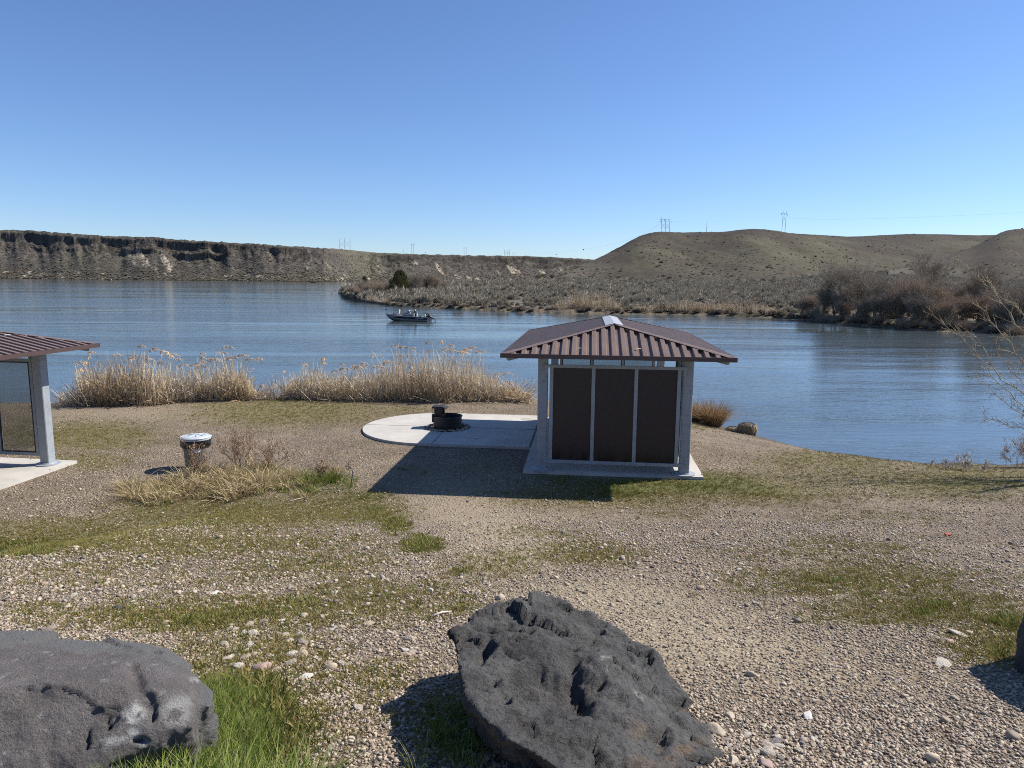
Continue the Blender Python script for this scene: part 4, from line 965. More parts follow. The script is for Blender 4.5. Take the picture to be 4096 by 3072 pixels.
L += [(q[0], q[1], float(gz(q[0], q[1])) - .15) for q in [Q(-500, 2800, 2.65), Q(0, 2800, 2.6), Q(700, 2760, 2.5), Q(780, 2850, 2.3), Q(-500, 3200, 1.9), Q(500, 3000, 2.12)]]
L2 = [tuple(Q(*p)) for p in ((770, 2700, 2.45), (800, 2725, 2.46), (852, 2758, 2.40), (855, 2790, 2.36), (838, 2826, 2.30), (785, 2840, 2.3), (740, 2780, 2.35), (700, 2800, 2.3))]
L2 += [(q[0], q[1], float(gz(q[0], q[1])) - .1) for q in [Q(838, 2826, 2.4), Q(740, 2840, 2.3)]]
def displ(V, N):
    W = V + .03 * np.stack([fbm(V[:, 0] * 6, V[:, 1] * 6, V[:, 2] * 6, o=4, seed=130 + u) for u in range(3)], 1)
    d = .016 * facets(W, 2.4, 71) + .004 * facets(W, 8, 72) + .002 * facets(W, 25, 73) + .006 * fbm(V[:, 0] * 30, V[:, 1] * 30, V[:, 2] * 36, o=3, seed=113, g=.7)
    d = d - spot(V, [(550, 2720, 26, 75, -24, .022), (585, 2800, 34, 50, -25, .020), (615, 2850, 10, 40, 10, .025), (625, 2608, 26, 7, 0, .03), (70, 2700, 110, 60, 0, .014), (130, 2770, 60, 70, 30, .012), (432, 2900, 5, 30, 0, .025), (350, 2960, 6, 40, 10, .02), (560, 2960, 30, 12, 0, .03), (780, 2700, 12, 40, -10, .02)], 4)
    return d
def tonel(V, N):
    T = np.zeros((len(V), 3)); n1 = fbm(V[:, 0] * 26, V[:, 1] * 26, V[:, 2] * 26, o=4, seed=3, g=.65)
    T[:, 0] = sst(-.35, -.05, n1) * spot(V, [(555, 2845, 34, 52, 18, 1.), (510, 2880, 45, 40, 0, .9), (540, 2930, 30, 30, 0, .8), (700, 2850, 60, 60, 0, .62), (730, 2810, 45, 30, 0, .55), (470, 2960, 60, 20, -20, .6), (575, 2965, 20, 20, 0, .8), (640, 2780, 30, 20, 0, .45), (780, 2715, 22, 12, 0, .7)], 3)
    T[:, 0] = np.maximum(T[:, 0], .35 * sst(.30, .5, n1))
    px, py = proj(V); edge = np.interp(px, [0, 200, 330, 420, 520, 650, 760, 800], [2588, 2592, 2625, 2610, 2622, 2640, 2700, 2720])
    T[:, 2] = .8 * sst(12, -25, py - edge + 30 * fbm(V[:, 0] * 9, V[:, 1] * 9, V[:, 2] * 9, o=3, seed=8))
    T[:, 2] = np.maximum(T[:, 2], .7 * sst(790, 805, px))
    return T
M_ROCKL = rockmat('purple_grey_basalt', (.245, .220, .208), (.135, .118, .110), (.66, .66, .62), .90, fine=120.)
boulder('boulder', [L, L2], .0085, M_ROCKL, 'broad purple-grey boulder with white lichen behind the tall green grass', displ, tonel)
# sliver of a boulder at the right edge
R_ = [Q(4098, 2440, 3.55), Q(4075, 2520, 3.50), Q(4062, 2590, 3.45), Q(4058, 2640, 3.42), Q(4190, 2260, 3.6), Q(4330, 2090, 3.65), Q(4500, 2050, 3.7), Q(4800, 2150, 3.6), Q(4300, 2700, 3.2), Q(4600, 2800, 3.1), Q(4110, 2680, 3.35), Q(4400, 2230, 3.25), Q(4620, 2230, 3.0), Q(4200, 2480, 3.3)]
R_ = [tuple(q) for q in R_] + [(q[0], q[1], float(gz(q[0], q[1])) - .15) for q in [Q(4070, 2640, 3.5), Q(4200, 2640, 3.9), Q(4600, 2700, 3.9), Q(4600, 2800, 3.1), Q(4200, 2800, 3.2)]]
boulder('boulder', [R_], .012, M_ROCKC, 'dark boulder showing only its rough side at the right edge of the gravel', lambda V, N: .02 * fbm(V[:, 0] * 9, V[:, 1] * 9, V[:, 2] * 9, o=5, seed=107, g=.65), lambda V, N: np.zeros((len(V), 3)))
# ================================================================== pebbles
m, nt, b = newmat('pebble')
oi = nn(nt, 'ObjectInfo'); tc = nn(nt, 'TexCoord').outputs['Object']
c1 = ramp(nt, oi.outputs['Random'], [(p_, tuple(q_ * .98 for q_ in c_)) for p_, c_ in STONE], 'CONSTANT')
n1 = nn(nt, 'TexNoise', {'Vector': tc, 'Scale': 2.5, 'Detail': 6.0}).outputs[0]
cc = mixc(nt, ramp(nt, n1, [(.35, 0.), (.7, .45)]), c1, (.36, .31, .25))
nt.links.new(cc, b.inputs['Base Color']); b.inputs['Roughness'].default_value = .78; b.inputs['Specular IOR Level'].default_value = .3
M_PEB = m
m, nt, b = newmat('pale_cobble')
oi = nn(nt, 'ObjectInfo'); tc = nn(nt, 'TexCoord').outputs['Object']
c1 = ramp(nt, oi.outputs['Random'], [(0, (.52, .46, .38)), (.3, (.44, .37, .29)), (.55, (.58, .53, .45)), (.72, (.30, .24, .19)), (.85, (.46, .36, .26)), (.93, (.20, .18, .165))], 'CONSTANT')
n1 = nn(nt, 'TexNoise', {'Vector': tc, 'Scale': 2.5, 'Detail': 7.0, 'Roughness': .7}).outputs[0]
cc = mixc(nt, ramp(nt, n1, [(.40, 0.), (.7, .5)]), c1, (.27, .21, .16))
nt.links.new(cc, b.inputs['Base Color']); b.inputs['Roughness'].default_value = .8
nt.links.new(nn(nt, 'Bump', {'Strength': .5, 'Distance': .1, 'Height': n1}).outputs[0], b.inputs['Normal'])
M_COB = m
def pebble_me(seed, sub=2, ang=.35):
    bm = bmesh.new(); bmesh.ops.create_icosphere(bm, subdivisions=sub, radius=1.0)
    V = np.array([v.co[:] for v in bm.verts]); r = np.random.default_rng(seed)
    for _ in range(9):                   # knock flats off it
        n = unit(r.normal(0, 1, 3)); h = r.uniform(.55, .9); d = V @ n; V = V - np.outer(np.clip(d - h, 0, 9), n) * ang * 2.2
    V = V * (1 + .10 * fbm(V[:, 0] * 1.5 + seed, V[:, 1] * 1.5, V[:, 2] * 1.5, o=2, seed=seed))[:, None]
    V *= np.array((1.0, r.uniform(.65, .9), r.uniform(.40, .65)))
    for v, c in zip(bm.verts, V): v.co = c
    me = D.meshes.new('pebble'); bm.to_mesh(me); bm.free(); me.polygons.foreach_set('use_smooth', np.ones(len(me.polygons), bool)); return me
PEB = []
for i in range(7):
    o = D.objects.new('pebble_shape', pebble_me(40 + i, 2 if i < 4 else 1)); o.data.materials.append(M_PEB); PEB.append(o)
rg = np.random.default_rng(77)
def inslab(x, y):
    out = np.zeros(len(x), bool)
    for o_, w_, d_ in ((o1, wa, da), (o2, wa2, da2)):
        u = (x - o_[0]) * w_[0] + (y - o_[1]) * w_[1]; v = (x - o_[0]) * d_[0] + (y - o_[1]) * d_[1]
        out |= (np.abs(u) < 1.86) & (v > -2.96) & (v < 3.03)
    u = (x - ctr[0]) * wa[0] + (y - ctr[1]) * wa[1]; v = (x - ctr[0]) * da[0] + (y - ctr[1]) * da[1]
    inpad = ((u > 0) & (u < xe + .1) & (np.abs(v) < R0 + .02)) | (np.hypot(u, v) < R0 + .02)
    hole_ = np.hypot(x - RC_[0], y - RC_[1]) < .60
    return (out | inpad), inpad & hole_
def zone(y0, y1, dens, smin, smax, xm=1.1, extra=1.2):
    A = (xm * (y1 ** 2 - y0 ** 2)); n = int(A * dens)
    y = np.sqrt(rg.uniform(y0 ** 2, y1 ** 2, n)); x = rg.uniform(-xm, xm, n) * y
    s = smin + (smax - smin) * rg.power(.45, n) ** 1.0
    return x, y, s
allx, ally, alls = [], [], []
for z_ in (zone(1.9, 3.2, 6500, .0045, .011), zone(1.9, 4.5, 1700, .007, .015), zone(3.2, 6, 2600, .005, .012), zone(6, 10, 900, .007, .017), zone(4.5, 10, 190, .012, .027), zone(10, 16, 260, .009, .024), zone(16, 27, 60, .010, .024), zone(2.0, 13, 5, .022, .045)):
    allx.append(z_[0]); ally.append(z_[1]); alls.append(z_[2])
# inside the fire-ring hole
k = 260; a = rg.uniform(0, 6.283, k); r_ = rg.uniform(.45, .60, k)
x = np.concatenate(allx); y = np.concatenate(ally); s = np.concatenate(alls)
zz = gz(x, y); g1, m1, s1_ = masks(x, y, zz)
px_, py_ = proj(np.stack([x, y, zz], 1))
clump = fbm(x * .8, y * .8, o=3, seed=15)
stony = np.where((px_ < 1750) & (py_ > 2150), 1.0, .6) + .5 * ((py_ > 2750) & (px_ > 1000))
bigk = s > .014
keep = rg.uniform(0, 1, len(x)) < np.clip((1 - .75 * g1) * (1 - .45 * m1) * (1 - .80 * s1_) * (.85 + .6 * clump), .03, 1)
keep &= ~bigk | (rg.uniform(0, 1, len(x)) < np.clip(stony + clump, .15, 1))
b1, h1_ = inslab(x, y); keep &= ~b1 | (rg.uniform(0, 1, len(x)) < .012); keep &= zz > .03
x, y, s, zz = x[keep], y[keep], s[keep], zz[keep]
x = np.concatenate([x, RC_[0] + r_ * np.cos(a)]); y = np.concatenate([y, RC_[1] + r_ * np.sin(a)]); s = np.concatenate([s, rg.uniform(.02, .04, k)]); zz = np.concatenate([zz, np.full(k, SZ - .01)])
zz = np.where(inslab(x, y)[0], np.maximum(zz, SZ), zz); pts = np.stack([x, y, zz + s * .30], 1); n = len(x)
rot = np.stack([rg.normal(0, .22, n), rg.normal(0, .22, n), rg.uniform(0, 6.28, n)], 1)
scl = s[:, None] * rg.uniform(.8, 1.2, (n, 3))
scatter('gravel', pts, rot, scl, rg.integers(0, len(PEB), n), PEB, 'small mixed grey and tan pebbles scattered over the slope', 'gravel')
print('pebbles', n)
# larger stones, each one a thing
COB = []
for i in range(8):
    me = pebble_me(90 + i, 3, .5); me.materials.append(M_COB); COB.append(me)
def cobble(px, py, size, label, group=None, k=None, flat=1.0, mat=None):
    q = G(px, py); me = COB[(k if k is not None else int(rg.integers(0, 8))) % 8]
    if mat is not None: me = me.copy(); me.materials.clear(); me.materials.append(mat)
    o = link('rock', me); o.location = (q[0], q[1], float(gz(q[0], q[1])) + size * .15 * flat)
    o.scale = (size, size * rg.uniform(.8, 1.05), size * rg.uniform(.85, 1.1) * flat); o.rotation_euler = (rg.normal(0, .15), rg.normal(0, .15), rg.uniform(0, 6.28))
    return tag(o, label, 'rock', group)
M_DKCOB = simple('dark_cobble', (.06, .055, .052), rough=.8, var=.3, scale=3, bump=.3, bscale=20)
M_TAN = simple('tan_cobble', (.40, .33, .25), rough=.8, var=.2, scale=3, bump=.3, bscale=9)
M_WHITE = simple('white_cobble', (.56, .53, .48), rough=.75, var=.12, scale=3, bump=.3, bscale=9)
M_PINK = simple('pink_cobble', (.34, .24, .20), rough=.8, var=.2, scale=3, bump=.3, bscale=9)
for a_ in ((1050, 2680, .055, 'blocky tan and brown rock at the upper edge of the tall green grass', 0, 1.2, M_PINK), (195, 2525, .045, 'pale pyramid-shaped rock just behind the purple-grey boulder', 1, 1.2, None),
           (1218, 2468, .035, 'squarish tan rock standing alone among weeds above the pale stones', 2, 1.3, M_TAN), (2000, 2395, .045, 'upright light rock against the top left of the dark pitted boulder', 3, 1.5, M_TAN),
           (470, 2437, .045, 'black rough rock in the weeds left of centre', 4, 1.1, M_DKCOB), (1222, 2712, .042, 'flat bright white rock between the green grass and the pebbles', 5, .6, M_WHITE),
           (1725, 2367, .035, 'round white rock on the path edge above the dark pitted boulder', 6, 1.1, M_WHITE), (1340, 2372, .04, 'long pale rock in green weeds left of the path', 7, .8, M_WHITE),
           (2920, 2868, .030, 'rounded tan rock beside the right side of the dark pitted boulder', 0, .9, M_TAN), (2868, 2930, .05, 'large cream rock touching the right end of the dark pitted boulder', 1, 1.0, M_TAN),
           (3835, 2540, .075, 'low grey-white rock with a grass tuft near the right edge', 2, .5, None), (3790, 2568, .055, 'pinkish flat rock next to the low grey-white rock', 3, .5, M_PINK),
           (3770, 2660, .06, 'dusty tan rock half sunk in gravel left of the right-hand boulder shadow', 4, .5, None), (3230, 2870, .03, 'small egg-shaped white rock in the fine gravel', 5, 1.0, M_WHITE),
           (2930, 3050, .036, 'brown rounded rock at the bottom edge right of the dark pitted boulder', 6, .9, M_TAN), (1435, 2835, .028, 'grey rock above the shadow of the dark pitted boulder', 7, 1.2, None),
           (860, 2375, .04, 'white rock with weeds around it in the middle of the stony patch', 1, .8, M_WHITE), (3060, 3060, .036, 'pink-tinged rock at the bottom edge right of the brown rounded rock', 2, .8, M_PINK)):
    cobble(a_[0], a_[1], a_[2], a_[3], None, a_[4], a_[5], a_[6])
npatch = 0
for (cx, cy, rx, ry, n_, smin, smax, lab, grp) in (
        (1250, 2580, 430, 130, 85, .018, .042, 'pale cobble among weeds above the tall green grass', 'pale cobbles above the tall grass'),
        (700, 2330, 650, 130, 70, .015, .034, 'light stone in the brown weedy patch left of the path', 'light stones in the weedy patch'),
        (3050, 2990, 230, 70, 26, .016, .034, 'rounded stone in coarse gravel right of the dark pitted boulder', 'rounded stones right of the dark boulder'),
        (3500, 2650, 450, 230, 22, .012, .026, 'stone poking out of the fine gravel on the right', 'stones in the fine gravel'),
        (2850, 2150, 900, 70, 30, .018, .04, 'broken stone on the gravel in front of the panelled shelter', 'stones in front of the shelter')):
    for _ in range(n_):
        a = rg.uniform(0, 6.283); r_ = math.sqrt(rg.uniform(0, 1)); npatch += 1
        px, py = cx + rx * r_ * math.cos(a), cy + ry * r_ * math.sin(a)
        if py > 2500 and px < 860: continue
        sz = smin + (smax - smin) * rg.power(.5)
        cobble(px, py, sz, lab, grp, None, rg.uniform(.6, 1.1))
# ================================================================== vegetation
rs = np.random.default_rng(2024)
M_SAGE = plant('sagebrush_leaf', [(.17, .145, .10), (.32, .275, .20), (.42, .37, .285), (.27, .255, .17)], back=.1)
M_SHRUB = plant('shore_shrub_twigs', [(.15, .12, .09), (.28, .22, .16), (.38, .31, .23)], back=.08)
M_BARK = simple('grey_brown_bark', (.15, .125, .105), rough=.9, var=.3, scale=3)
M_TWIG = plant('bare_twigs', [(.16, .13, .10), (.30, .245, .185), (.40, .335, .255)], back=0)
M_RED = plant('reddish_bare_twigs', [(.20, .15, .11), (.35, .265, .19), (.44, .345, .25)], back=0)
M_WHT = plant('pale_dead_twigs', [(.34, .31, .28), (.50, .47, .43)], back=0)
M_JUN = plant('juniper_green', [(.045, .052, .018), (.11, .115, .038), (.21, .185, .075)], back=.05)
M_REED = plant('dry_reed', [(.18, .13, .08), (.44, .335, .21), (.60, .48, .32), (.68, .60, .47), (.36, .265, .17)], back=.2)
M_PLUME = plant('reed_plume', [(.58, .42, .27), (.72, .58, .42)], back=.3)
M_GRASS = plant('green_grass', [(.06, .085, .018), (.14, .165, .03), (.22, .24, .055), (.40, .34, .15)], back=.3, spec=.3)
M_WEED = plant('low_weeds', [(.20, .10, .06), (.20, .155, .05), (.25, .22, .065), (.34, .25, .12)], back=.2)
M_BLOND = plant('blond_dry_grass', [(.22, .155, .08), (.44, .335, .185), (.56, .45, .27), (.17, .16, .05)], back=.25)
M_RUST = plant('rusty_dry_grass', [(.18, .10, .05), (.38, .26, .13), (.54, .42, .26)], back=.25)
M_DSTALK = plant('brown_dry_stalk', [(.16, .095, .06), (.30, .20, .13), (.46, .34, .23)], back=.05)
def sphere_dirs(n, r, up=0.0):
    v = r.normal(0, 1, (n, 3)); v[:, 2] = np.abs(v[:, 2]) + up; return v / np.linalg.norm(v, axis=1, keepdims=True)
def bush_me(seed, n=650, w=.13, lumps=9, ln=.38):
    r = np.random.default_rng(seed)
    c = sphere_dirs(lumps, r, .1) * r.uniform(.25, .62, (lumps, 1)); c[:, 2] *= .75; cr = r.uniform(.28, .5, lumps)
    k = r.integers(0, lumps, n); dv = r.normal(0, 1, (n, 3)); dv /= np.linalg.norm(dv, axis=1, keepdims=True)
    p = c[k] + dv * (cr[k] * r.uniform(.3, 1.0, n))[:, None]; p[:, 2] = np.maximum(p[:, 2], .0)
    d = (dv * .7 + p * .8 + np.array([0, 0, .55])); d /= np.linalg.norm(d, axis=1, keepdims=True)
    return strips(p - d * ln * .4, d * ln * r.uniform(.6, 1.2, (n, 1)), r.normal(0, .06, (n, 3)), np.full(n, w), np.clip(r.uniform(0, 1, n) * .7 + .3 * r.uniform(0, 1, lumps)[k], 0, 1), 1, r, 'bush')
def bushproto(name, mat, seed, **k):
    me = bush_me(seed, **k); me.materials.append(mat); return D.objects.new(name, me)
SAGE = [bushproto('sage_shape', M_SAGE, 300 + i) for i in range(5)]
# --- sagebrush over the point and the lower hills
n = 13000
px = rs.uniform(1375, 4320, n); d0 = I1(PS, px); d1 = np.where(px > 2149, I1(HB, px) * 1.12, np.interp(px, [1352, 1500, 1800, 2149], [238, 250, 290, 360]))
d1 = np.where(px > 3550, np.minimum(d1, I1(HB2, px) * 1.1), d1); d = np.sqrt(rs.uniform((d0 + 3) ** 2, d1 ** 2))
q = pen_z(px, d)
dens = .68 + .7 * fbm(q[:, 0] / 14, q[:, 1] / 14, o=2, seed=81) + .25 * (d < 170)
kp = rs.uniform(0, 1, n) < dens; px, d, q = px[kp], d[kp], q[kp]
rr = rs.uniform(.5, 1.35, len(q)) ** 1.3 * np.where(px < 1900, 1.3, 1.) * np.interp(d, [100, 300], [.95, 1.6]); hz_ = rs.uniform(.8, 1.45, len(q)) * rr
n2 = 15000
px2 = rs.uniform(2180, 4300, n2); t2 = rs.uniform(0, 1, n2) ** 1.7; a0 = np.where(px2 > 3550, I1(HB2, px2), I1(HB, px2)); a1 = I1(HD, px2)
d2 = a0 + (a1 - a0) * t2 * .97; q2 = pen_z(px2, d2); k2 = rs.uniform(0, 1, n2) < np.where(px2 > 3650, .45, 1.) * (.9 - .45 * t2) * (.5 + 1.4 * fbm(q2[:, 0] / 30, q2[:, 1] / 30, o=2, seed=83)); q2 = q2[k2]
r2 = .25 + rs.exponential(.32, len(q2)).clip(0, 1.5)
Qa = np.concatenate([q, q2]); Ra = np.concatenate([rr, r2]); Ha = np.concatenate([hz_, r2 * .8]); n = len(Qa)
Qa[:, 2] -= .05
scatter('sagebrush', Qa, np.stack([np.zeros(n), np.zeros(n), rs.uniform(0, 6.28, n)], 1), np.stack([Ra, Ra, Ha], 1), rs.integers(0, 5, n), SAGE, 'grey-green sagebrush covering the flat point and the foot of the hills', 'sagebrush')
print('sage', n)
# --- bushes on the canyon wall
n = 9000
ii = rs.integers(0, BXX.shape[1], n); jj = (2 + rs.uniform(0, 1, n) ** 1.6 * 96).astype(int); ok = (bPX[ii] > -200) & (bPX[ii] < 2450)
ii, jj = ii[ok], jj[ok]; Qb = np.stack([BXX[jj, ii], BYY[jj, ii], BZZ[jj, ii]], 1) + rs.normal(0, .4, (len(ii), 3)) * (1, 1, .1); n = len(ii)
rb = rs.uniform(.8, 2.6, n) * np.interp(jj, [0, 30, 100], [1.3, .9, .7])
scatter('brush', Qb, np.stack([np.zeros(n), np.zeros(n), rs.uniform(0, 6.28, n)], 1), np.stack([rb, rb, rb * .8], 1), rs.integers(0, 5, n), SAGE, 'dark scrub dotted over the far canyon slope', 'brush')
# --- rounded shrubs along the far waterline
SHR = []
for i in range(4):
    me = bush_me(330 + i, n=520, w=.10, lumps=7, ln=.34); me.materials.append(M_SHRUB); SHR.append(me)
for k in range(92):
    p = rs.uniform(1470, 3260); dd = float(np.interp(p, pPX, ds_w)) + rs.uniform(.6, 2.4); q = pen_z(p, dd)[0]
    o = link('shrub', SHR[k % 4]); o.location = tuple(q - (0, 0, .1)); r_ = rs.uniform(.4, .9); o.scale = (r_ * 1.2, r_, r_ * rs.uniform(.8, 1.1)); o.rotation_euler = (0, 0, rs.uniform(0, 6.28))
    tag(o, 'small rounded tan shrub on the far bank right at the waterline', 'shrub', 'rounded shrubs along the far waterline')
TWB = []
for i in range(3):
    me = bush_me(350 + i, n=900, w=.022, lumps=7, ln=.6); me.materials.append(M_TWIG if i else M_RED); TWB.append(me)
# --- bare trees
def bare_tree(name, seed, H, mat_t, spread=.75, stems=4, mx=3, lean=.45, up=.10, thick=.10):
    r = np.random.default_rng(seed); out = []
    for s in range(stems):
        a = r.uniform(0, 6.28); dr = (math.cos(a) * lean, math.sin(a) * lean, 1.0)
        grow(r, (r.normal(0, .12), r.normal(0, .12), -.1), dr, H * .62 * r.uniform(.8, 1.1), thick * r.uniform(.6, 1), 0, mx, out, up, spread, .13, 5, 2, .60)
    big = [s for s in out if s[4] <= 1]; sm = [s for s in out if s[4] > 1]
    hgt = max(s[1][2] for s in out); k = H / hgt
    sc = lambda L: [(p * k, q * k, max(a_, .008), max(b_, .006), l) for p, q, a_, b_, l in L]
    t = empty(name)
    m1 = segs_mesh(sc(big), 'trunk', 5); link('trunk', m1, M_BARK, t)
    # fine sprays at the ends of the small limbs
    tw = sc(sm); P0 = np.array([s[0] for s in tw]); P1 = np.array([s[1] for s in tw]); n = len(tw)
    rep = 2; B = np.repeat(P0, rep, 0); Dv = np.repeat(P1 - P0, rep, 0); Dv /= (np.linalg.norm(Dv, axis=1, keepdims=True) + 1e-9)
    Dv = Dv + r.normal(0, .45, Dv.shape) + (0, 0, .15); Ln = r.uniform(.25, .75, len(B)) * H / 6
    tt_ = r.uniform(0, 1, len(B)); B = B + np.repeat(P1 - P0, rep, 0) * tt_[:, None]
    V1 = strips(B, Dv * Ln[:, None], r.normal(0, .05, B.shape) * H / 6, np.full(len(B), .013 * H / 7), r.uniform(0, 1, len(B)), 1, r, 'twigs')
    m2 = segs_mesh(tw, 'branches', 3)
    br = link('branches', m2, mat_t, t); link('twigs', V1, mat_t, br)
    return t
def place(t, px_, dd, s, label, cat, group=None, first=False, rz=None, zoff=0):
    o = t if first else copy_tree(t)
    q = pen_z(px_, dd)[0]; o.location = (q[0], q[1], q[2] + zoff); o.scale = (s, s, s); o.rotation_euler = (0, 0, rs.uniform(0, 6.28) if rz is None else rz)
    o['label'] = label; o['category'] = cat
    if group: o['group'] = group
    elif 'group' in o: del o['group']
    return o
T1 = bare_tree('bare_tree', 1, 7.0, M_TWIG, .85, 5, 3, .55)
T2 = bare_tree('bare_tree', 2, 6.0, M_RED, .9, 6, 3, .6)
T3 = bare_tree('bare_tree', 3, 7.0, M_TWIG, .6, 2, 3, .25, thick=.13)
GRP = 'bare trees of the thicket on the right bank'
sh = lambda p: float(np.interp(p, pPX, ds_w))
place(T1, 3345, sh(3345) + 6, 1.05, 'tall bare grey tree with crooked limbs at the left end of the bank thicket', 'tree', None, True, .4)
place(T2, 3690, sh(3690) + 5, 1.0, 'reddish-brown bare tree with a rounded crown leaning over the far bank', 'tree', None, True, .2)
place(T3, 3725, sh(3725) + 30, 1.22, 'tallest bare tree rising behind the reddish part of the bank thicket', 'tree', None, True, 1.0)
place(T3, 3972, sh(3972) + 10, 1.0, 'dark bare tree with one straight trunk near the right edge on the far bank', 'tree', rz=2.2)
for i, (p, dd, s, kind) in enumerate(((3215, 3, .42, 1), (3262, 5, .60, 2), (3300, 4, .72, 1), (3400, 5, .88, 1), (3450, 9, .98, 1), (3505, 4, .86, 1), (3560, 8, .92, 2), (3610, 3, .74, 2), (3650, 12, .98, 1), (3740, 6, .86, 2), (3790, 10, .90, 2), (3840, 5, .72, 2),
                                      (3885, 12, .80, 1), (3930, 5, .66, 2), (4030, 8, .78, 1), (4085, 5, .85, 2), (4150, 8, .9, 1), (4250, 6, .95, 2), (3380, 2, .55, 2), (3470, 2, .6, 2), (3545, 2, .6, 1), (3700, 2, .62, 1), (3780, 2, .55, 2), (3985, 3, .5, 2), (4060, 3, .55, 1))):
    place((T1, T2)[kind - 1], p, sh(p) + dd, s * rs.uniform(.78, .95), 'bushy bare brown tree crowded into the thicket along the right bank', 'tree', GRP)
for k in range(46):
    p = rs.uniform(3225, 4300); dd = sh(p) + rs.uniform(.2, 3.5); q = pen_z(p, dd)[0]
    o = link('shrub', TWB[k % 3]); o.location = tuple(q - (0, 0, .25)); r_ = rs.uniform(.8, 1.6); o.scale = (r_ * 1.2, r_, r_); o.rotation_euler = (0, 0, rs.uniform(0, 6.28))
    tag(o, 'low twiggy brown shrub filling the foot of the thicket on the right bank', 'shrub', 'low twiggy shrubs under the right bank thicket')
place(T2, 1500, 172, .72, 'low reddish bare bush at the tip of the point beside the small juniper', 'tree')
place(T2, 1540, 166, .66, 'low reddish bare bush just left of the large juniper', 'tree')
place(T1, 1668, 178, .92, 'bare grey tree standing right behind the large juniper', 'tree')
place(T1, 1735, 190, .75, 'spreading bare tree farthest right among those near the junipers', 'tree')
place(T2, 1430, 158, .42, 'tangled bare bush overhanging the water at the end of the point', 'tree')
place(T2, 1395, 176, .45, 'grey bare bush at the very tip of the point', 'tree')
for (p, dd, sc_, kd, lb) in ((1418, 166, .5, T2, 'small reddish bush low on the end of the point'), (1450, 170, .62, T1, 'grey bush left of the small juniper'), (1478, 160, .60, T2, 'reddish bush in front of the small juniper'), (1520, 158, .5, T1, 'low grey bush between the two junipers'), (1640, 182, .85, T2, 'reddish bare tree just right of the large juniper'), (1700, 186, .95, T1, 'bare grey tree with a wide top right of the large juniper'), (1775, 195, .6, T2, 'low reddish tree at the right end of the juniper group')):
    place(kd, p, dd, sc_, lb, 'tree')
place(T1, 1860, 200, .45, 'small crooked bare tree alone in the sagebrush', 'tree')
# --- junipers
def juniper(H, W, seed):
    r = np.random.default_rng(seed); t = empty('juniper_tree')
    out = []; grow(r, (0, 0, -.1), (0, 0, 1), H * .9, .16, 0, 1, out, .1, .9, .05, 7, 3, .35); link('trunk', segs_mesh(out, 'trunk', 6), M_BARK, t)
    n = 6500; z = r.uniform(0, 1, n) ** .9; a = r.uniform(0, 6.28, n)
    lob = 1 + .22 * np.sin(a * 3 + z * 9) + .15 * np.sin(a * 7 - z * 14)
    R = (W / 2) * (np.clip(1 - z, 0, 1) ** .45) * (.62 + .38 * np.minimum(1, z * 4)) * lob * r.uniform(.35, 1.0, n) ** .5
    p = np.stack([R * np.cos(a), R * np.sin(a), z * H * .96 + .1], 1)
    dv = np.stack([np.cos(a) * .7, np.sin(a) * .7, np.full(n, .9)], 1) + r.normal(0, .25, (n, 3))
    link('crown', strips(p - dv * .1, dv * r.uniform(.2, .42, (n, 1)) * H / 6, r.normal(0, .04, (n, 3)), np.full(n, .14 * H / 6), r.uniform(0, 1, n), 1, r, 'crown'), M_JUN, t)
    return t
J = juniper(6.0, 5.3, 5); place(J, 1598, 163, 1.0, 'large dark green juniper on the point', 'tree', None, True, 0)
J2 = juniper(5.0, 2.4, 6); place(J2, 1457, 176, .95, 'small narrow dark juniper near the tip of the point', 'tree', None, True, 0)
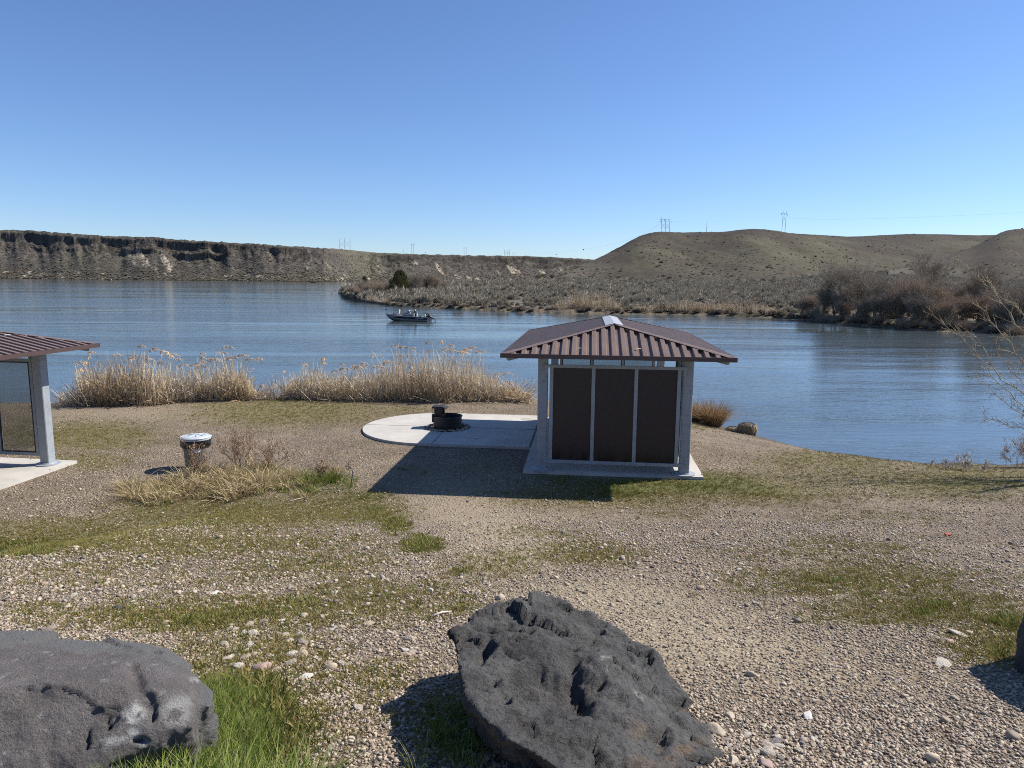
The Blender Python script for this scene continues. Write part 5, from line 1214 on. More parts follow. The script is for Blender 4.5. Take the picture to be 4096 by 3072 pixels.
# --- golden reeds on the far bank
def reed_bed(name, base, hts, label, mat=M_REED, width=.012, plume=.06, lean=.14, leafy=1, seed=1, heads=None, wfac=1.0, pl=(.26, .42), lower=.45):
    r = np.random.default_rng(seed); n = len(base); t = empty(name, base.mean(0) * (1, 1, 0) + (0, 0, base[:, 2].min()))
    org = np.array(t.location); b_ = base - org; tag(t, label, 'reeds')
    ln = r.normal(0, lean, (n, 3)); ln[:, 2] = 0; v = np.stack([np.zeros(n), np.zeros(n), hts], 1) + ln * hts[:, None]
    bd = r.normal(0, .10, (n, 3)) * hts[:, None]; bd[:, 2] = -np.abs(bd[:, 2]) * .6
    cl = np.clip(.5 + .9 * fbm(base[:, 0] * 1.1, base[:, 1] * 1.1, o=2, seed=seed) + r.normal(0, .22, n), 0, 1)
    link('stalks', strips(b_, v, bd, np.full(n, width) * r.uniform(.6, 1.3, n), cl, 3, r, 'stalks', .75), mat, t)
    k = int(n * 1.1); j = r.integers(0, n, k); tt_ = r.uniform(.05, .85, k) ** 1.2
    p = b_[j] + v[j] * tt_[:, None] + bd[j] * (tt_ ** 2)[:, None]; a = r.uniform(0, 6.28, k)
    dv = np.stack([np.cos(a), np.sin(a), r.uniform(-.1, 1.4, k)], 1); dv /= np.linalg.norm(dv, axis=1, keepdims=True); L_ = r.uniform(.12, .42, k) * wfac
    link('leaves', strips(p, dv * L_[:, None], np.stack([np.zeros(k), np.zeros(k), -r.uniform(.1, .6, k) * L_], 1), np.full(k, width * 1.2), np.clip(cl[j] + r.normal(0, .2, k), 0, 1), 2, r, 'leaves'), mat, t)
    # broken litter and leaning stems low down
    k = int(n * lower); j = r.integers(0, n, k); a = r.uniform(0, 6.28, k)
    dv = np.stack([np.cos(a), np.sin(a), r.uniform(.2, 1.2, k)], 1) * (r.uniform(.2, .7, k) * wfac)[:, None]
    link('broken_stems', strips(b_[j] + r.normal(0, .12, (k, 3)) * (1, 1, 0), dv, r.normal(0, .1, (k, 3)), np.full(k, width * 1.1), r.uniform(0, .35, k) + .3 * (r.uniform(0, 1, k) < .2), 2, r, 'broken', .7), mat, t)
    hd = np.where(r.uniform(0, 1, n) < plume)[0] if heads is None else heads
    if len(hd):
        per = 26; j = np.repeat(hd, per); m_ = len(j); s_ = np.tile(np.linspace(0, 1, per), len(hd))
        a0 = np.repeat(r.normal(-.3, .7, len(hd)), per); dirx = np.stack([np.cos(a0), np.sin(a0), np.zeros(m_)], 1)
        Lp = np.repeat(r.uniform(pl[0], pl[1], len(hd)), per)
        tip = b_[j] + v[j] + bd[j]
        p = tip + dirx * (s_ ** 1.7 * Lp * .85)[:, None] + np.array([0, 0, 1.0]) * ((s_ * .75 - s_ ** 2 * .62) * Lp)[:, None]
        dv = (dirx * .8 + np.array([0, 0, -.25]) + r.normal(0, .35, (m_, 3))) * (Lp * .34)[:, None]
        link('plumes', strips(p, dv, np.stack([np.zeros(m_), np.zeros(m_), -Lp * .08], 1), np.full(m_, .030), r.uniform(0, 1, m_), 2, r, 'plumes'), M_PLUME, t)
    return t
def bed_pen(p0, p1, n, w0, w1, h0, h1, seed):
    r = np.random.default_rng(seed); p = r.uniform(p0, p1, n); dd = np.interp(p, pPX, ds_w) + r.uniform(w0, w1, n); b_ = pen_z(p, dd); env = np.clip(1 - np.abs((p - (p0 + p1) / 2) / ((p1 - p0) / 2)) ** 4, .3, 1)
    return b_, r.uniform(h0, h1, n) * env * (1 + .3 * fbm(p / 12, p * 0, o=2, seed=seed))
b_, h_ = bed_pen(2215, 2490, 900, 2.2, 5, 1.3, 2.7, 5); reed_bed('reed_bed', b_, h_, 'tall golden reeds in the sagebrush on the far bank behind the boat', width=.035, seed=11, plume=.1, wfac=1.6)
b_, h_ = bed_pen(2540, 3150, 1500, 1.2, 3.6, .8, 1.7, 6); reed_bed('reed_bed', b_, h_, 'long low strip of tan reeds along the far bank above the shelter roof', width=.035, seed=12, plume=.06, wfac=1.3)
b_, h_ = bed_pen(1415, 1560, 300, .6, 4, .6, 1.4, 7); reed_bed('reed_bed', b_, h_, 'short pale reeds near the tip of the point', width=.03, seed=13, plume=0, wfac=1.2)
# --- reeds on the near bank
def near_bed(pts_, n, depth, seed):
    """pts_: (px, base y, top y) along the foot of the bed"""
    r = np.random.default_rng(seed); A = np.array(pts_, float); p = r.uniform(A[0, 0], A[-1, 0], n); by = np.interp(p, A[:, 0], A[:, 1]); ty = np.interp(p, A[:, 0], A[:, 2])
    B = GV(np.linspace(A[0, 0], A[-1, 0], 40), np.interp(np.linspace(A[0, 0], A[-1, 0], 40), A[:, 0], A[:, 1]))
    x = np.interp(p, np.linspace(A[0, 0], A[-1, 0], 40), B[:, 0]); y = np.interp(p, np.linspace(A[0, 0], A[-1, 0], 40), B[:, 1])
    off = r.uniform(0, 1, n) ** 1.3 * depth; y2 = y + off; x2 = x * (y2 / y); z = np.maximum(gz(x2, y2), -.1)
    top = zat(p, ty, y2); h = np.clip(top - z, .2, 3.2)
    hh = h * np.clip(r.normal(.72, .24, n), .2, 1.2); hh *= np.clip(1 + .22 * fbm(p / 50, p * 0, o=3, seed=seed), .5, 1.3)
    # the tall plumed ones
    tall = np.where(r.uniform(0, 1, n) < .012)[0]; hh[tall] = h[tall] * r.uniform(1.0, 1.32, len(tall))
    return np.stack([x2, y2, z], 1), hh, tall
b_, h_, hd = near_bed(((320, 1625, 1480), (380, 1625, 1440), (480, 1625, 1430), (620, 1622, 1440), (700, 1612, 1470), (800, 1606, 1465), (940, 1604, 1430), (1000, 1602, 1480), (1030, 1602, 1570)), 2700, 1.7, 21)
reed_bed('reed_bed', b_, h_, 'tall dry reed bed with feathery plumes on the near bank behind the trash can', seed=21, heads=hd, width=.020, lean=.10, lower=.8)
b_, h_, hd = near_bed(((1150, 1598, 1520), (1250, 1600, 1450), (1330, 1602, 1480), (1480, 1604, 1480), (1560, 1604, 1440), (1650, 1606, 1400), (1760, 1612, 1400), (1870, 1606, 1420), (1950, 1606, 1460), (2010, 1606, 1520), (2070, 1608, 1570), (2115, 1612, 1600)), 3500, 1.8, 22)
reed_bed('reed_bed', b_, h_, 'wide dense reed bed on the near bank behind the fire ring', seed=22, heads=hd, width=.020, lean=.13, lower=.9)
b_, h_, hd = near_bed(((235, 1628, 1560), (300, 1628, 1530), (360, 1628, 1500)), 110, 1.2, 23)
reed_bed('reed_bed', b_, h_, 'sparse broken stems at the left end of the near bank', seed=23, heads=hd[:2], width=.018, lean=.4, plume=0)
b_, h_, hd = near_bed(((1040, 1602, 1560), (1100, 1600, 1500), (1160, 1598, 1500)), 130, 1.0, 24)
reed_bed('reed_bed', b_, h_, 'thin gap of sparse stems between the two big reed beds', seed=24, heads=hd[:3], width=.016, lean=.2, plume=0)
# --- tussock right of the shelter, and the root clumps at the water
def tussock(name, c, R_, H, n, mat, label, cat, seed, width=.012, droop=.5, squash=1.0):
    r = np.random.default_rng(seed); a = r.uniform(0, 6.28, n); rr_ = R_ * .45 * np.sqrt(r.uniform(0, 1, n))
    b_ = np.stack([rr_ * np.cos(a), rr_ * np.sin(a) * squash, np.zeros(n) - .03], 1)
    out = np.stack([np.cos(a), np.sin(a) * squash, np.zeros(n)], 1) * (rr_ / R_ * 1.6 + r.normal(0, .25, n))[:, None]
    h = H * r.uniform(.55, 1.1, n); v = np.stack([out[:, 0] * R_ * .6, out[:, 1] * R_ * .6, h], 1)
    bd = np.stack([out[:, 0] * R_ * .7, out[:, 1] * R_ * .7, -h * droop * r.uniform(.3, 1.2, n)], 1)
    me = strips(b_, v, bd, np.full(n, width) * r.uniform(.6, 1.2, n), r.uniform(0, 1, n), 4, r, name); o = link(name, me, mat); o.location = tuple(c)
    return tag(o, label, cat)
c = P(2848, 1708, .12); tussock('grass_tussock', (c[0], c[1], max(0, float(gz(c[0], c[1])))), .62, 1.25, 1500, M_RUST, 'rusty orange dry grass tussock on the bank right of the shelter', 'dry grass', 31, .014, .6)
c = P(2790, 1690, .2); tussock('grass_tussock', (c[0], c[1] + .3, max(0, float(gz(c[0], c[1])))), .5, 1.15, 600, M_RUST, 'smaller rusty grass tussock touching the right post of the shelter', 'dry grass', 32, .014, .6)
M_ROOT = plant('root_mat', [(.12, .08, .045), (.34, .25, .15), (.46, .36, .23)], back=.05)
M_MUD = simple('dark_mud', (.06, .045, .032), rough=.9, var=.4, scale=6, bump=.5, bscale=20)
def stump(px_, py_, R_, H, label, seed):
    c = P(px_, py_, .06); r = np.random.default_rng(seed); t = empty('root_clump', c, 0, label, 'root clump')
    mb = MB(); mb.lathe([(R_ * .8, -.3), (R_ * .95, 0), (R_, H * .5), (R_ * .85, H * .9), (R_ * .4, H), (.01, H * 1.02)], 18, fr=lambda t_, z: 1 + .14 * math.sin(3 * t_ + z * 6 + seed) + .08 * math.sin(7 * t_)); o = mb.build('core', M_MUD, t, smooth=True)
    n = 520; a = r.uniform(0, 6.28, n); k = 1 + .14 * np.sin(3 * a + H * 5 + seed)
    b_ = np.stack([R_ * .9 * k * np.cos(a), R_ * .9 * k * np.sin(a), H * r.uniform(.75, 1.05, n)], 1); v = np.stack([np.cos(a) * .08, np.sin(a) * .08, r.uniform(-.1, .05, n)], 1)
    bd = np.stack([np.cos(a) * .05, np.sin(a) * .05, -H * r.uniform(.4, 1.0, n)], 1)
    link('hanging_roots', strips(b_, v, bd, np.full(n, .018), r.uniform(0, 1, n), 3, r, 'roots'), M_ROOT, t)
stump(2990, 1736, .24, .34, 'chunky dark root clump with hanging tan grass at the water edge', 3)
stump(2932, 1730, .16, .18, 'smaller tan root clump beside the chunky dark one', 4)
# --- low grass and weeds
def tuft_me(seed, n, H, R_, width, droop, mat, nseg=2):
    r = np.random.default_rng(seed); a = r.uniform(0, 6.28, n); rr_ = R_ * np.sqrt(r.uniform(0, 1, n)); h = H * r.uniform(.4, 1.1, n)
    b_ = np.stack([rr_ * np.cos(a), rr_ * np.sin(a), np.full(n, -.004)], 1); a2 = a + r.normal(0, .8, n)
    o_ = np.stack([np.cos(a2), np.sin(a2), np.zeros(n)], 1) * (h * r.uniform(.1, .6, n))[:, None]
    me = strips(b_, o_ + np.stack([np.zeros(n)] * 2 + [h], 1), o_ * .7 - np.stack([np.zeros(n)] * 2 + [h * droop], 1), np.full(n, width), r.uniform(0, 1, n), nseg, r, 'tuft'); me.materials.append(mat)
    return D.objects.new('tuft_shape', me)
GT = [tuft_me(400 + i, 16, 1.0, .45, .10, .3, M_GRASS) for i in range(4)]
WT = [tuft_me(410 + i, 16, 1.0, .9, .13, .35, M_WEED) for i in range(4)]
M_GRASS2 = plant('tall_green_grass', [(.05, .09, .014), (.13, .19, .03), (.21, .27, .05), (.42, .37, .17)], back=.35, spec=.3)
TT = [tuft_me(420 + i, 14, 1.0, .16, .026, .35, M_GRASS2, 4) for i in range(5)]
BT = [tuft_me(430 + i, 26, 1.0, .25, .035, .45, M_BLOND, 4) for i in range(4)]
def zone2(y0, y1, dens, xm=1.05):
    n = int(xm * (y1 ** 2 - y0 ** 2) * dens); y = np.sqrt(rs.uniform(y0 ** 2, y1 ** 2, n)); return rs.uniform(-xm, xm, n) * y, y
zs = [zone2(2.0, 4.5, 2800), zone2(4.5, 8, 1700), zone2(8, 13, 800), zone2(13, 27, 220)]
x = np.concatenate([a[0] for a in zs]); y = np.concatenate([a[1] for a in zs]); z = gz(x, y); g1, m1, s1_ = masks(x, y, z)
b1, _ = inslab(x, y); u = rs.uniform(0, 1, len(x)); kg = (u < g1 * .6) & ~b1 & (z > .1); km = (u > .4) & (u - .4 < m1 * .6) & ~b1 & ~kg & (z > .08)
def stack3(x, y, z): return np.stack([x, y, z], 1)
xs_, ys_, zs_ = x[kg], y[kg], z[kg]; n = len(xs_); s_ = rs.uniform(.03, .07, n) * (.6 + .7 * g1[kg]) * np.interp(ys_, [3, 20], [1, 1.25])
xm_, ym_, zm_ = x[km], y[km], z[km]; n2 = len(xm_); sm_ = rs.uniform(.014, .040, n2) * np.interp(ym_, [3, 20], [1, 1.5])
# some bright blades mixed among the weeds
PT = np.concatenate([stack3(xs_, ys_, zs_), stack3(xm_, ym_, zm_)]); S = np.concatenate([s_, sm_]); pick = np.concatenate([rs.integers(0, 4, n) + 4 * (rs.uniform(0, 1, n) < .4), np.where(rs.uniform(0, 1, n2) < .22, 0, 4) + rs.integers(0, 4, n2)])
N_ = n + n2
scatter('grass', PT, np.stack([rs.normal(0, .1, N_), rs.normal(0, .1, N_), rs.uniform(0, 6.28, N_)], 1), np.stack([S, S, S * rs.uniform(.7, 1.3, N_)], 1), pick, GT + WT, 'thin green grass and brownish weeds growing through the gravel', 'grass')
print('grass', N_)
# tall green grass beside the left boulder
n = 5200; px = rs.normal(800, 200, n); py = rs.normal(2930, 120, n); ok = (((px - 840 + 60 * np.sin(py / 37.)) / 310) ** 2 + ((py - 2930) / 215) ** 2 < 1) | ((py > 2985) & (px > 380) & (px < 1050)); px, py = px[ok], py[ok]
gp = GV(px, py)
gp = gp[rs.uniform(0, 1, len(gp)) < np.clip(.55 + .8 * fbm(gp[:, 0] * 4, gp[:, 1] * 4, o=2, seed=99), .1, 1)]
front = np.stack([rs.uniform(-1.5, -.62, 1500), rs.uniform(1.72, 2.02, 1500), np.zeros(1500)], 1); gp = np.concatenate([gp, front]); gp[:, 2] = gz(gp[:, 0], gp[:, 1])
gpx, gpy = proj(gp); edge = np.clip(1.25 - ((gpx - 830) / 360) ** 2 - ((gpy - 2960) / 300) ** 2, .12, 1); fr_ = (gp[:, 1] < 2.04) & (np.arange(len(gp)) >= len(gp) - 1500); edge = np.where(fr_, .75 * sst(-1.5, -1.05, gp[:, 0]) + .05, edge); kk = rs.uniform(0, 1, len(gp)) < edge * 1.1; gp = gp[kk]; edge = edge[kk]; fr_ = fr_[kk]; n = len(gp)
S = rs.uniform(.06, .18, n) * edge ** .5 * np.where(fr_, 1.7, .72)
scatter('tall_grass', gp, np.stack([rs.normal(0, .12, n), rs.normal(0, .12, n), rs.uniform(0, 6.28, n)], 1), np.stack([S, S, S], 1), rs.integers(0, 5, n), TT, 'lush tall green grass beside the purple-grey boulder', 'grass')
n = 90; q = GV(rs.normal(1840, 110, n), rs.normal(2960, 70, n)); S = rs.uniform(.05, .15, n)
scatter('shaded_grass', q, np.stack([rs.normal(0, .2, n), rs.normal(0, .2, n), rs.uniform(0, 6.28, n)], 1), np.stack([S, S, S], 1), rs.integers(0, 5, n), TT, 'thin blades growing in the shadow under the dark pitted boulder', 'grass')
# weedy mound by the trash can
n = 620; px = rs.uniform(480, 1430, n); yc = np.interp(px, [480, 700, 1000, 1430], [1985, 1955, 1930, 1930]); py = yc + rs.uniform(-1, 1, n) * np.interp(px, [480, 650, 1000, 1300, 1430], [15, 38, 48, 40, 15]) + rs.normal(0, 12, n) + 14 * np.sin(px / 45.)
q = GV(px, py); grn = rs.uniform(0, 1, n) < np.interp(px, [480, 600, 850, 1000, 1150, 1430], [.3, .5, .25, .3, .75, .9])
S = np.where(grn, rs.uniform(.14, .32, n), rs.uniform(.22, .50, n)) * np.interp(px, [480, 600, 800, 1050, 1150, 1430], [.7, .8, 1.1, 1.15, .8, .6])
pick = np.where(grn, rs.integers(4, 9, n), rs.integers(0, 4, n))
scatter('weedy_mound', q, np.stack([rs.normal(0, .15, n), rs.normal(0, .15, n), rs.uniform(0, 6.28, n)], 1), np.stack([S * 1.15, S * 1.15, S], 1), pick, BT + TT, 'blond and green grass mound in front of the trash can', 'grass')
c = G(545, 1985); tussock('grass_tussock', (c[0], c[1], float(gz(c[0], c[1]))), .34, .34, 520, M_BLOND, 'small blond tussock at the left end of the weedy mound', 'dry grass', 34, .008, .8)
for (a_, b_2, R__, H__, n__, lb) in ((930, 1935, .36, .55, 480, 'broad blond tussock in the middle of the weedy mound'), (1040, 1950, .30, .50, 420, 'pale drooping tussock at the front of the weedy mound'), (820, 1950, .28, .42, 330, 'brownish tussock in the weedy mound right below the trash can')):
    c = G(a_, b_2); tussock('grass_tussock', (c[0], c[1], float(gz(c[0], c[1]))), R__, H__, n__, M_BLOND, lb, 'dry grass', int(a_), .009, .75)
for (a_, b_2, R__, H__, n__, lb) in ((1240, 1935, .30, .34, 420, 'green grass clump in the right half of the weedy mound'), (1330, 1925, .26, .36, 360, 'dark green grass clump near the hose end'), (660, 1985, .28, .26, 300, 'green grass clump in the left half of the weedy mound')):
    c = G(a_, b_2); tussock('grass_clump', (c[0], c[1], float(gz(c[0], c[1]))), R__, H__, n__, M_GRASS, lb, 'grass', int(a_), .009, .5)
c = G(1160, 1915); tussock('grass_tussock', (c[0], c[1], float(gz(c[0], c[1]))), .30, .42, 420, M_BLOND, 'blond arching tussock in the middle of the weedy mound right of the stalks', 'dry grass', 35, .008, .8)
def dry_weed(px_, py_, H, stems, label, seed, W=.35, mat=M_DSTALK):
    r = np.random.default_rng(seed); c = G(px_, py_); out = []
    for s in range(stems):
        a = r.uniform(0, 6.28); grow(r, (r.normal(0, W * .5), r.normal(0, W * .25), -.02), (math.cos(a) * .35, math.sin(a) * .35, 1), H * r.uniform(.5, .95), .0045, 0, 2, out, .08, .7, .12, 4, 1, .5)
    t = empty('dry_weed', (c[0], c[1], float(gz(c[0], c[1]))), 0, label, 'dry weed')
    link('stems', segs_mesh([(p, q, max(a, .0028), max(b, .002), l) for p, q, a, b, l in out], 'stems', 3), mat, t)
    e = np.array([s[1] for s in out if s[4] >= 1]); k = len(e) * 3; j = r.integers(0, len(e), k)
    link('seed_heads', strips(e[j] + r.normal(0, .012, (k, 3)), r.normal(0, .028, (k, 3)), r.normal(0, .01, (k, 3)), np.full(k, .012), r.uniform(0, 1, k), 1, r, 'heads'), mat, t)
dry_weed(960, 1895, .75, 15, 'tall brown branching dry weed right of the trash can', 51, .34)
dry_weed(790, 1925, .62, 7, 'bent brown dry weed in front of the trash can', 52, .3)
dry_weed(1080, 1890, .5, 8, 'thin dark dry stalks right of the tall brown weed', 53, .25)
dry_weed(1290, 1915, .3, 9, 'grey twiggy weed at the right end of the weedy mound', 54, .3)
dry_weed(4088, 1868, .62, 16, 'brown seeded dry weed on the shore at the right edge', 55, .3)
dry_weed(3850, 1880, .3, 14, 'low pale twiggy weed on the shore near the right edge', 56, .6, M_WHT)
# --- leafless willow whose branches reach in from the right
M_WB = plant('willow_branch', [(.26, .20, .12), (.42, .34, .22), (.55, .47, .34)], back=0)
M_BUD = plant('willow_bud', [(.11, .07, .03), (.20, .13, .05)], back=.05)
wb = np.array([13.6, 16.0]); wz = float(gz(wb[0], wb[1])); r = np.random.default_rng(8)
wt = empty('willow_tree', (wb[0], wb[1], wz), 0, 'leafless willow with budding branches reaching in from the right edge', 'tree')
ws, wtw = [], []
def arc(p, q, sag, r0, r1, n=9, lev=0, store=ws):
    p, q = np.asarray(p, float), np.asarray(q, float); L_ = np.linalg.norm(q - p); pts_ = []
    j = np.cumsum(r.normal(0, .012 * L_, (n + 1, 3)), 0); j -= np.outer(np.linspace(0, 1, n + 1), j[-1])
    for i in range(n + 1):
        t_ = i / n; pts_.append(p + (q - p) * t_ + np.array([0, 0, sag]) * 4 * t_ * (1 - t_) + j[i])
    for i in range(n): store.append((pts_[i], pts_[i + 1], r0 + (r1 - r0) * i / n, r0 + (r1 - r0) * (i + 1) / n, lev))
    return pts_
org = np.array([wb[0], wb[1], wz]); crown = []
for k, (dx, dy, dz, rr_) in enumerate(((-.7, -.3, 2.2, .09), (-1.1, .3, 1.3, .07), (.6, .4, 3.0, .10), (-.2, -.7, 3.2, .08), (.9, -.4, 2.0, .08), (-.9, -.2, .7, .05))):
    pp = arc((r.normal(0, .1), r.normal(0, .1), -.1), (dx, dy, dz), .0, rr_, rr_ * .55, 6); crown.append(pp[-1])
buds = []
TIPS = [(3735, 1262, 15.2, 1, .1), (3843, 1047, 15.6, 0, .25), (3880, 1205, 15.0, 1, .15), (3800, 1300, 16.0, 1, .0), (4010, 995, 15.4, 3, .1), (3950, 1120, 14.8, 0, .2), (3895, 1240, 15.6, 1, .1), (3890, 1518, 15.0, 5, .05), (3955, 1560, 15.3, 5, .05), (3960, 1450, 15.8, 1, .0),
        (3935, 1655, 15.2, 5, .1), (4040, 1745, 15.0, 5, .05), (3985, 1380, 14.6, 1, .0), (3965, 1330, 15.8, 1, .05), (4060, 1060, 15.0, 0, .2), (4090, 960, 15.6, 3, .1), (4030, 1200, 15.2, 0, .15), (4010, 1290, 14.8, 1, .1), (4070, 1420, 15.5, 1, .0), (4080, 1530, 15.0, 5, .0), (4060, 1620, 15.4, 5, .05), (4020, 1090, 16.2, 0, .2), (3920, 1380, 15.0, 1, -.05)]
for (a, b, dd, src, sag) in TIPS[:6] + TIPS[7:8] + TIPS[10:22:2]:
    tip = PD(a, b, dd) - org; pp = arc(crown[src] * r.uniform(.75, 1.0), tip, sag, .013, .0035, 14, 1)
    for i in range(3, len(pp)):
        f = i / len(pp); dr = unit(pp[i] - pp[i - 1])
        for _ in range(3 if i % 2 else 2):
            s = r.normal(0, 1, 3); s = unit(s - dr * s.dot(dr)); d_ = unit(dr + s * r.uniform(.4, .9) + (0, 0, .1)); L_ = r.uniform(.15, .75) * (1.15 - f)
            qq = arc(pp[i], pp[i] + d_ * L_, r.normal(0, .02), .005, .002, 4, 2, wtw)
            for z_ in qq[1:]:
                for _ in range(1): buds.append(z_ + r.normal(0, .015, 3))
                if r.uniform() < .5:
                    s2 = unit(d_ + r.normal(0, .6, 3)); q3 = arc(z_, z_ + s2 * r.uniform(.08, .22), 0, .003, .0018, 2, 2, wtw); buds += [q3[-1], q3[1], q3[1] + r.normal(0, .01, 3)]
for c_ in crown[2:5]:
    for _ in range(5):
        tip = c_ + np.array((r.normal(.6, .9), r.normal(0, 1), r.uniform(1.2, 2.6))); pp = arc(c_, tip, .1, .03, .006, 8, 1)
        for i in range(2, 9):
            for _ in range(3): arc(pp[i], pp[i] + r.normal(0, .4, 3) + (0, 0, .2), 0, .006, .002, 3, 2, wtw)
link('trunk', segs_mesh([s for s in ws if s[4] == 0], 'trunk', 8), M_BARK, wt)
br = link('branches', segs_mesh([s for s in ws if s[4] == 1], 'branches', 5), M_WB, wt)
link('twigs', segs_mesh(wtw, 'twigs', 3), M_WB, br)
bu = np.array(buds); k = len(bu); link('buds', strips(bu, r.normal(0, .012, (k, 3)) + (0, 0, .012), np.zeros((k, 3)), np.full(k, .013), r.uniform(0, 1, k), 1, r, 'buds'), M_BUD, br)
# ================================================================== people
M_SKIN = simple('skin', (.42, .26, .19), rough=.55, var=.08)
M_DKJ = simple('dark_green_jacket', (.022, .028, .024), rough=.85, var=.2)
M_GREYJ = simple('light_grey_shirt', (.42, .43, .46), rough=.85, var=.1)
M_CAMO = simple('tan_patterned_trousers', (.28, .23, .16), rough=.9, var=.5, scale=22)
M_DKT = simple('dark_trousers', (.03, .03, .035), rough=.9, var=.2)
M_HAIR = simple('brown_hair', (.06, .035, .02), rough=.8, var=.2)
M_HAT = simple('white_cap', (.7, .7, .7), rough=.8, var=.05)
def skin_mesh(name, V, E, R, root, mat, parent, sub=1):
    me = D.meshes.new(name); me.from_pydata([tuple(map(float, v)) for v in V], E, [])
    o = D.objects.new(name, me); COL.objects.link(o)
    bm = bmesh.new(); bm.from_mesh(me); lay = bm.verts.layers.skin.verify()
    for v, r_ in zip(bm.verts, R): v[lay].radius = (r_, r_) if np.isscalar(r_) else r_
    bm.verts.ensure_lookup_table(); bm.verts[root][lay].use_root = True; bm.to_mesh(me); bm.free()
    m1 = o.modifiers.new('s', 'SKIN'); m1.use_smooth_shade = True
    m2 = o.modifiers.new('d', 'SUBSURF'); m2.levels = sub; m2.render_levels = sub
    bpy.context.view_layer.update(); ev = o.evaluated_get(bpy.context.evaluated_depsgraph_get())
    m = D.meshes.new_from_object(ev); D.objects.remove(o); D.meshes.remove(me); m.materials.clear()
    return link(name, m, mat, parent)
def person(loc, rz, J, label, top, bottom, hat, hatname):
    """J: joints in metres (facing +x): pelvis, chest, neck, head, then per side (l, r) hip knee ankle toe shoulder elbow wrist"""
    t = empty('person', loc, rz, label, 'person')
    V, E, R = [], [], []
    def ad(p, r_, to=None):
        V.append(np.array(p, float)); R.append(r_)
        if to is not None: E.append((to, len(V) - 1))
        return len(V) - 1
    pel = ad(J['pelvis'], (.13, .15)); ch = ad((np.array(J['pelvis']) + J['chest']) / 2, (.12, .14), pel); ch2 = ad(J['chest'], (.13, .16), ch)
    nk = ad(J['neck'], .055, ch2); hd = np.array(J['head']); hb = ad(hd - (0, 0, .07), .07, nk); hm = ad(hd, .092, hb); ht = ad(hd + (0, 0, .075), .068, hm)
    f = unit(J['face']); ad(hd + f * .115 - (0, 0, .02), .014, hm)
    sd = unit(np.cross((0, 0, 1), f))
    for s in (1, -1): ad(hd + sd * .098 * s, .018, hm)
    for s in ('l', 'r'):
        h_ = ad(J['hip' + s], .095, pel); k = ad(J['knee' + s], .06, h_); a = ad(J['ankle' + s], .042, k); ad(J['toe' + s], .035, a)
        sh_ = ad(J['sho' + s], .06, ch2); e = ad(J['elb' + s], .043, sh_); w_ = ad(J['wri' + s], .028, e)
        d_ = unit(np.array(J['wri' + s]) - J['elb' + s]); pl = ad(np.array(J['wri' + s]) + d_ * .06, .030, w_); side = unit(np.cross(d_, (0, 0, 1)) + 1e-6)
        for q, L_ in ((-.026, .065), (-.009, .078), (.009, .074), (.026, .058)):
            b_ = ad(V[pl] + d_ * .035 + side * q, .010, pl); ad(V[b_] + d_ * L_ * .5 + (0, 0, -.008), .009, b_); ad(V[b_] + d_ * L_ + (0, 0, -.025), .008, len(V) - 1)
        b_ = ad(V[pl] - d_ * .02 + side * .045, .011, pl); ad(V[b_] + d_ * .035 + side * .015, .009, b_)
    skin_mesh('body', V, E, R, pel, M_SKIN, t)
    # jacket and trousers follow the same joints, a little larger
    V, E, R = [], [], []
    ad(J['pelvis'], (.145, .165)); ad((np.array(J['pelvis']) + J['chest']) / 2, (.14, .165), 0); c = ad(J['chest'], (.15, .18), 1); ad(np.array(J['chest']) * .45 + np.array(J['neck']) * .55, .085, c)
    for s in ('l', 'r'): a = ad(J['sho' + s], .082, c); b_ = ad(J['elb' + s], .06, a); ad(np.array(J['wri' + s]) * .92 + np.array(J['elb' + s]) * .08, .045, b_)
    skin_mesh('jacket', V, E, R, 0, top, t)
    V, E, R = [], [], []
    ad(np.array(J['pelvis']) + (0, 0, .02), (.15, .17))
    for s in ('l', 'r'): a = ad(J['hip' + s], .112, 0); b_ = ad(J['knee' + s], .078, a); ad(np.array(J['ankle' + s]) + (0, 0, .02), .062, b_)
    skin_mesh('trousers', V, E, R, 0, bottom, t)
    mb = MB(); c = hd + (0, 0, .045) - f * .012
    prof = [(.112, -.03), (.115, 0), (.105, .045), (.07, .085), (.02, .098), (.001, .099)]
    mb.lathe(prof, 16, c)
    if hatname == 'cap': mb.add([c + f * .09 + sd * .06, c + f * .09 - sd * .06, c + f * .20 - sd * .045 - (0, 0, .015), c + f * .20 + sd * .045 - (0, 0, .015), c + f * .09 + sd * .06 + (0, 0, .012), c + f * .09 - sd * .06 + (0, 0, .012), c + f * .20 - sd * .045, c + f * .20 + sd * .045], [(0, 1, 2, 3), (7, 6, 5, 4), (0, 3, 7, 4), (1, 5, 6, 2), (3, 2, 6, 7), (0, 4, 5, 1)])
    mb.build(hatname, hat, t, smooth=True)
    return t
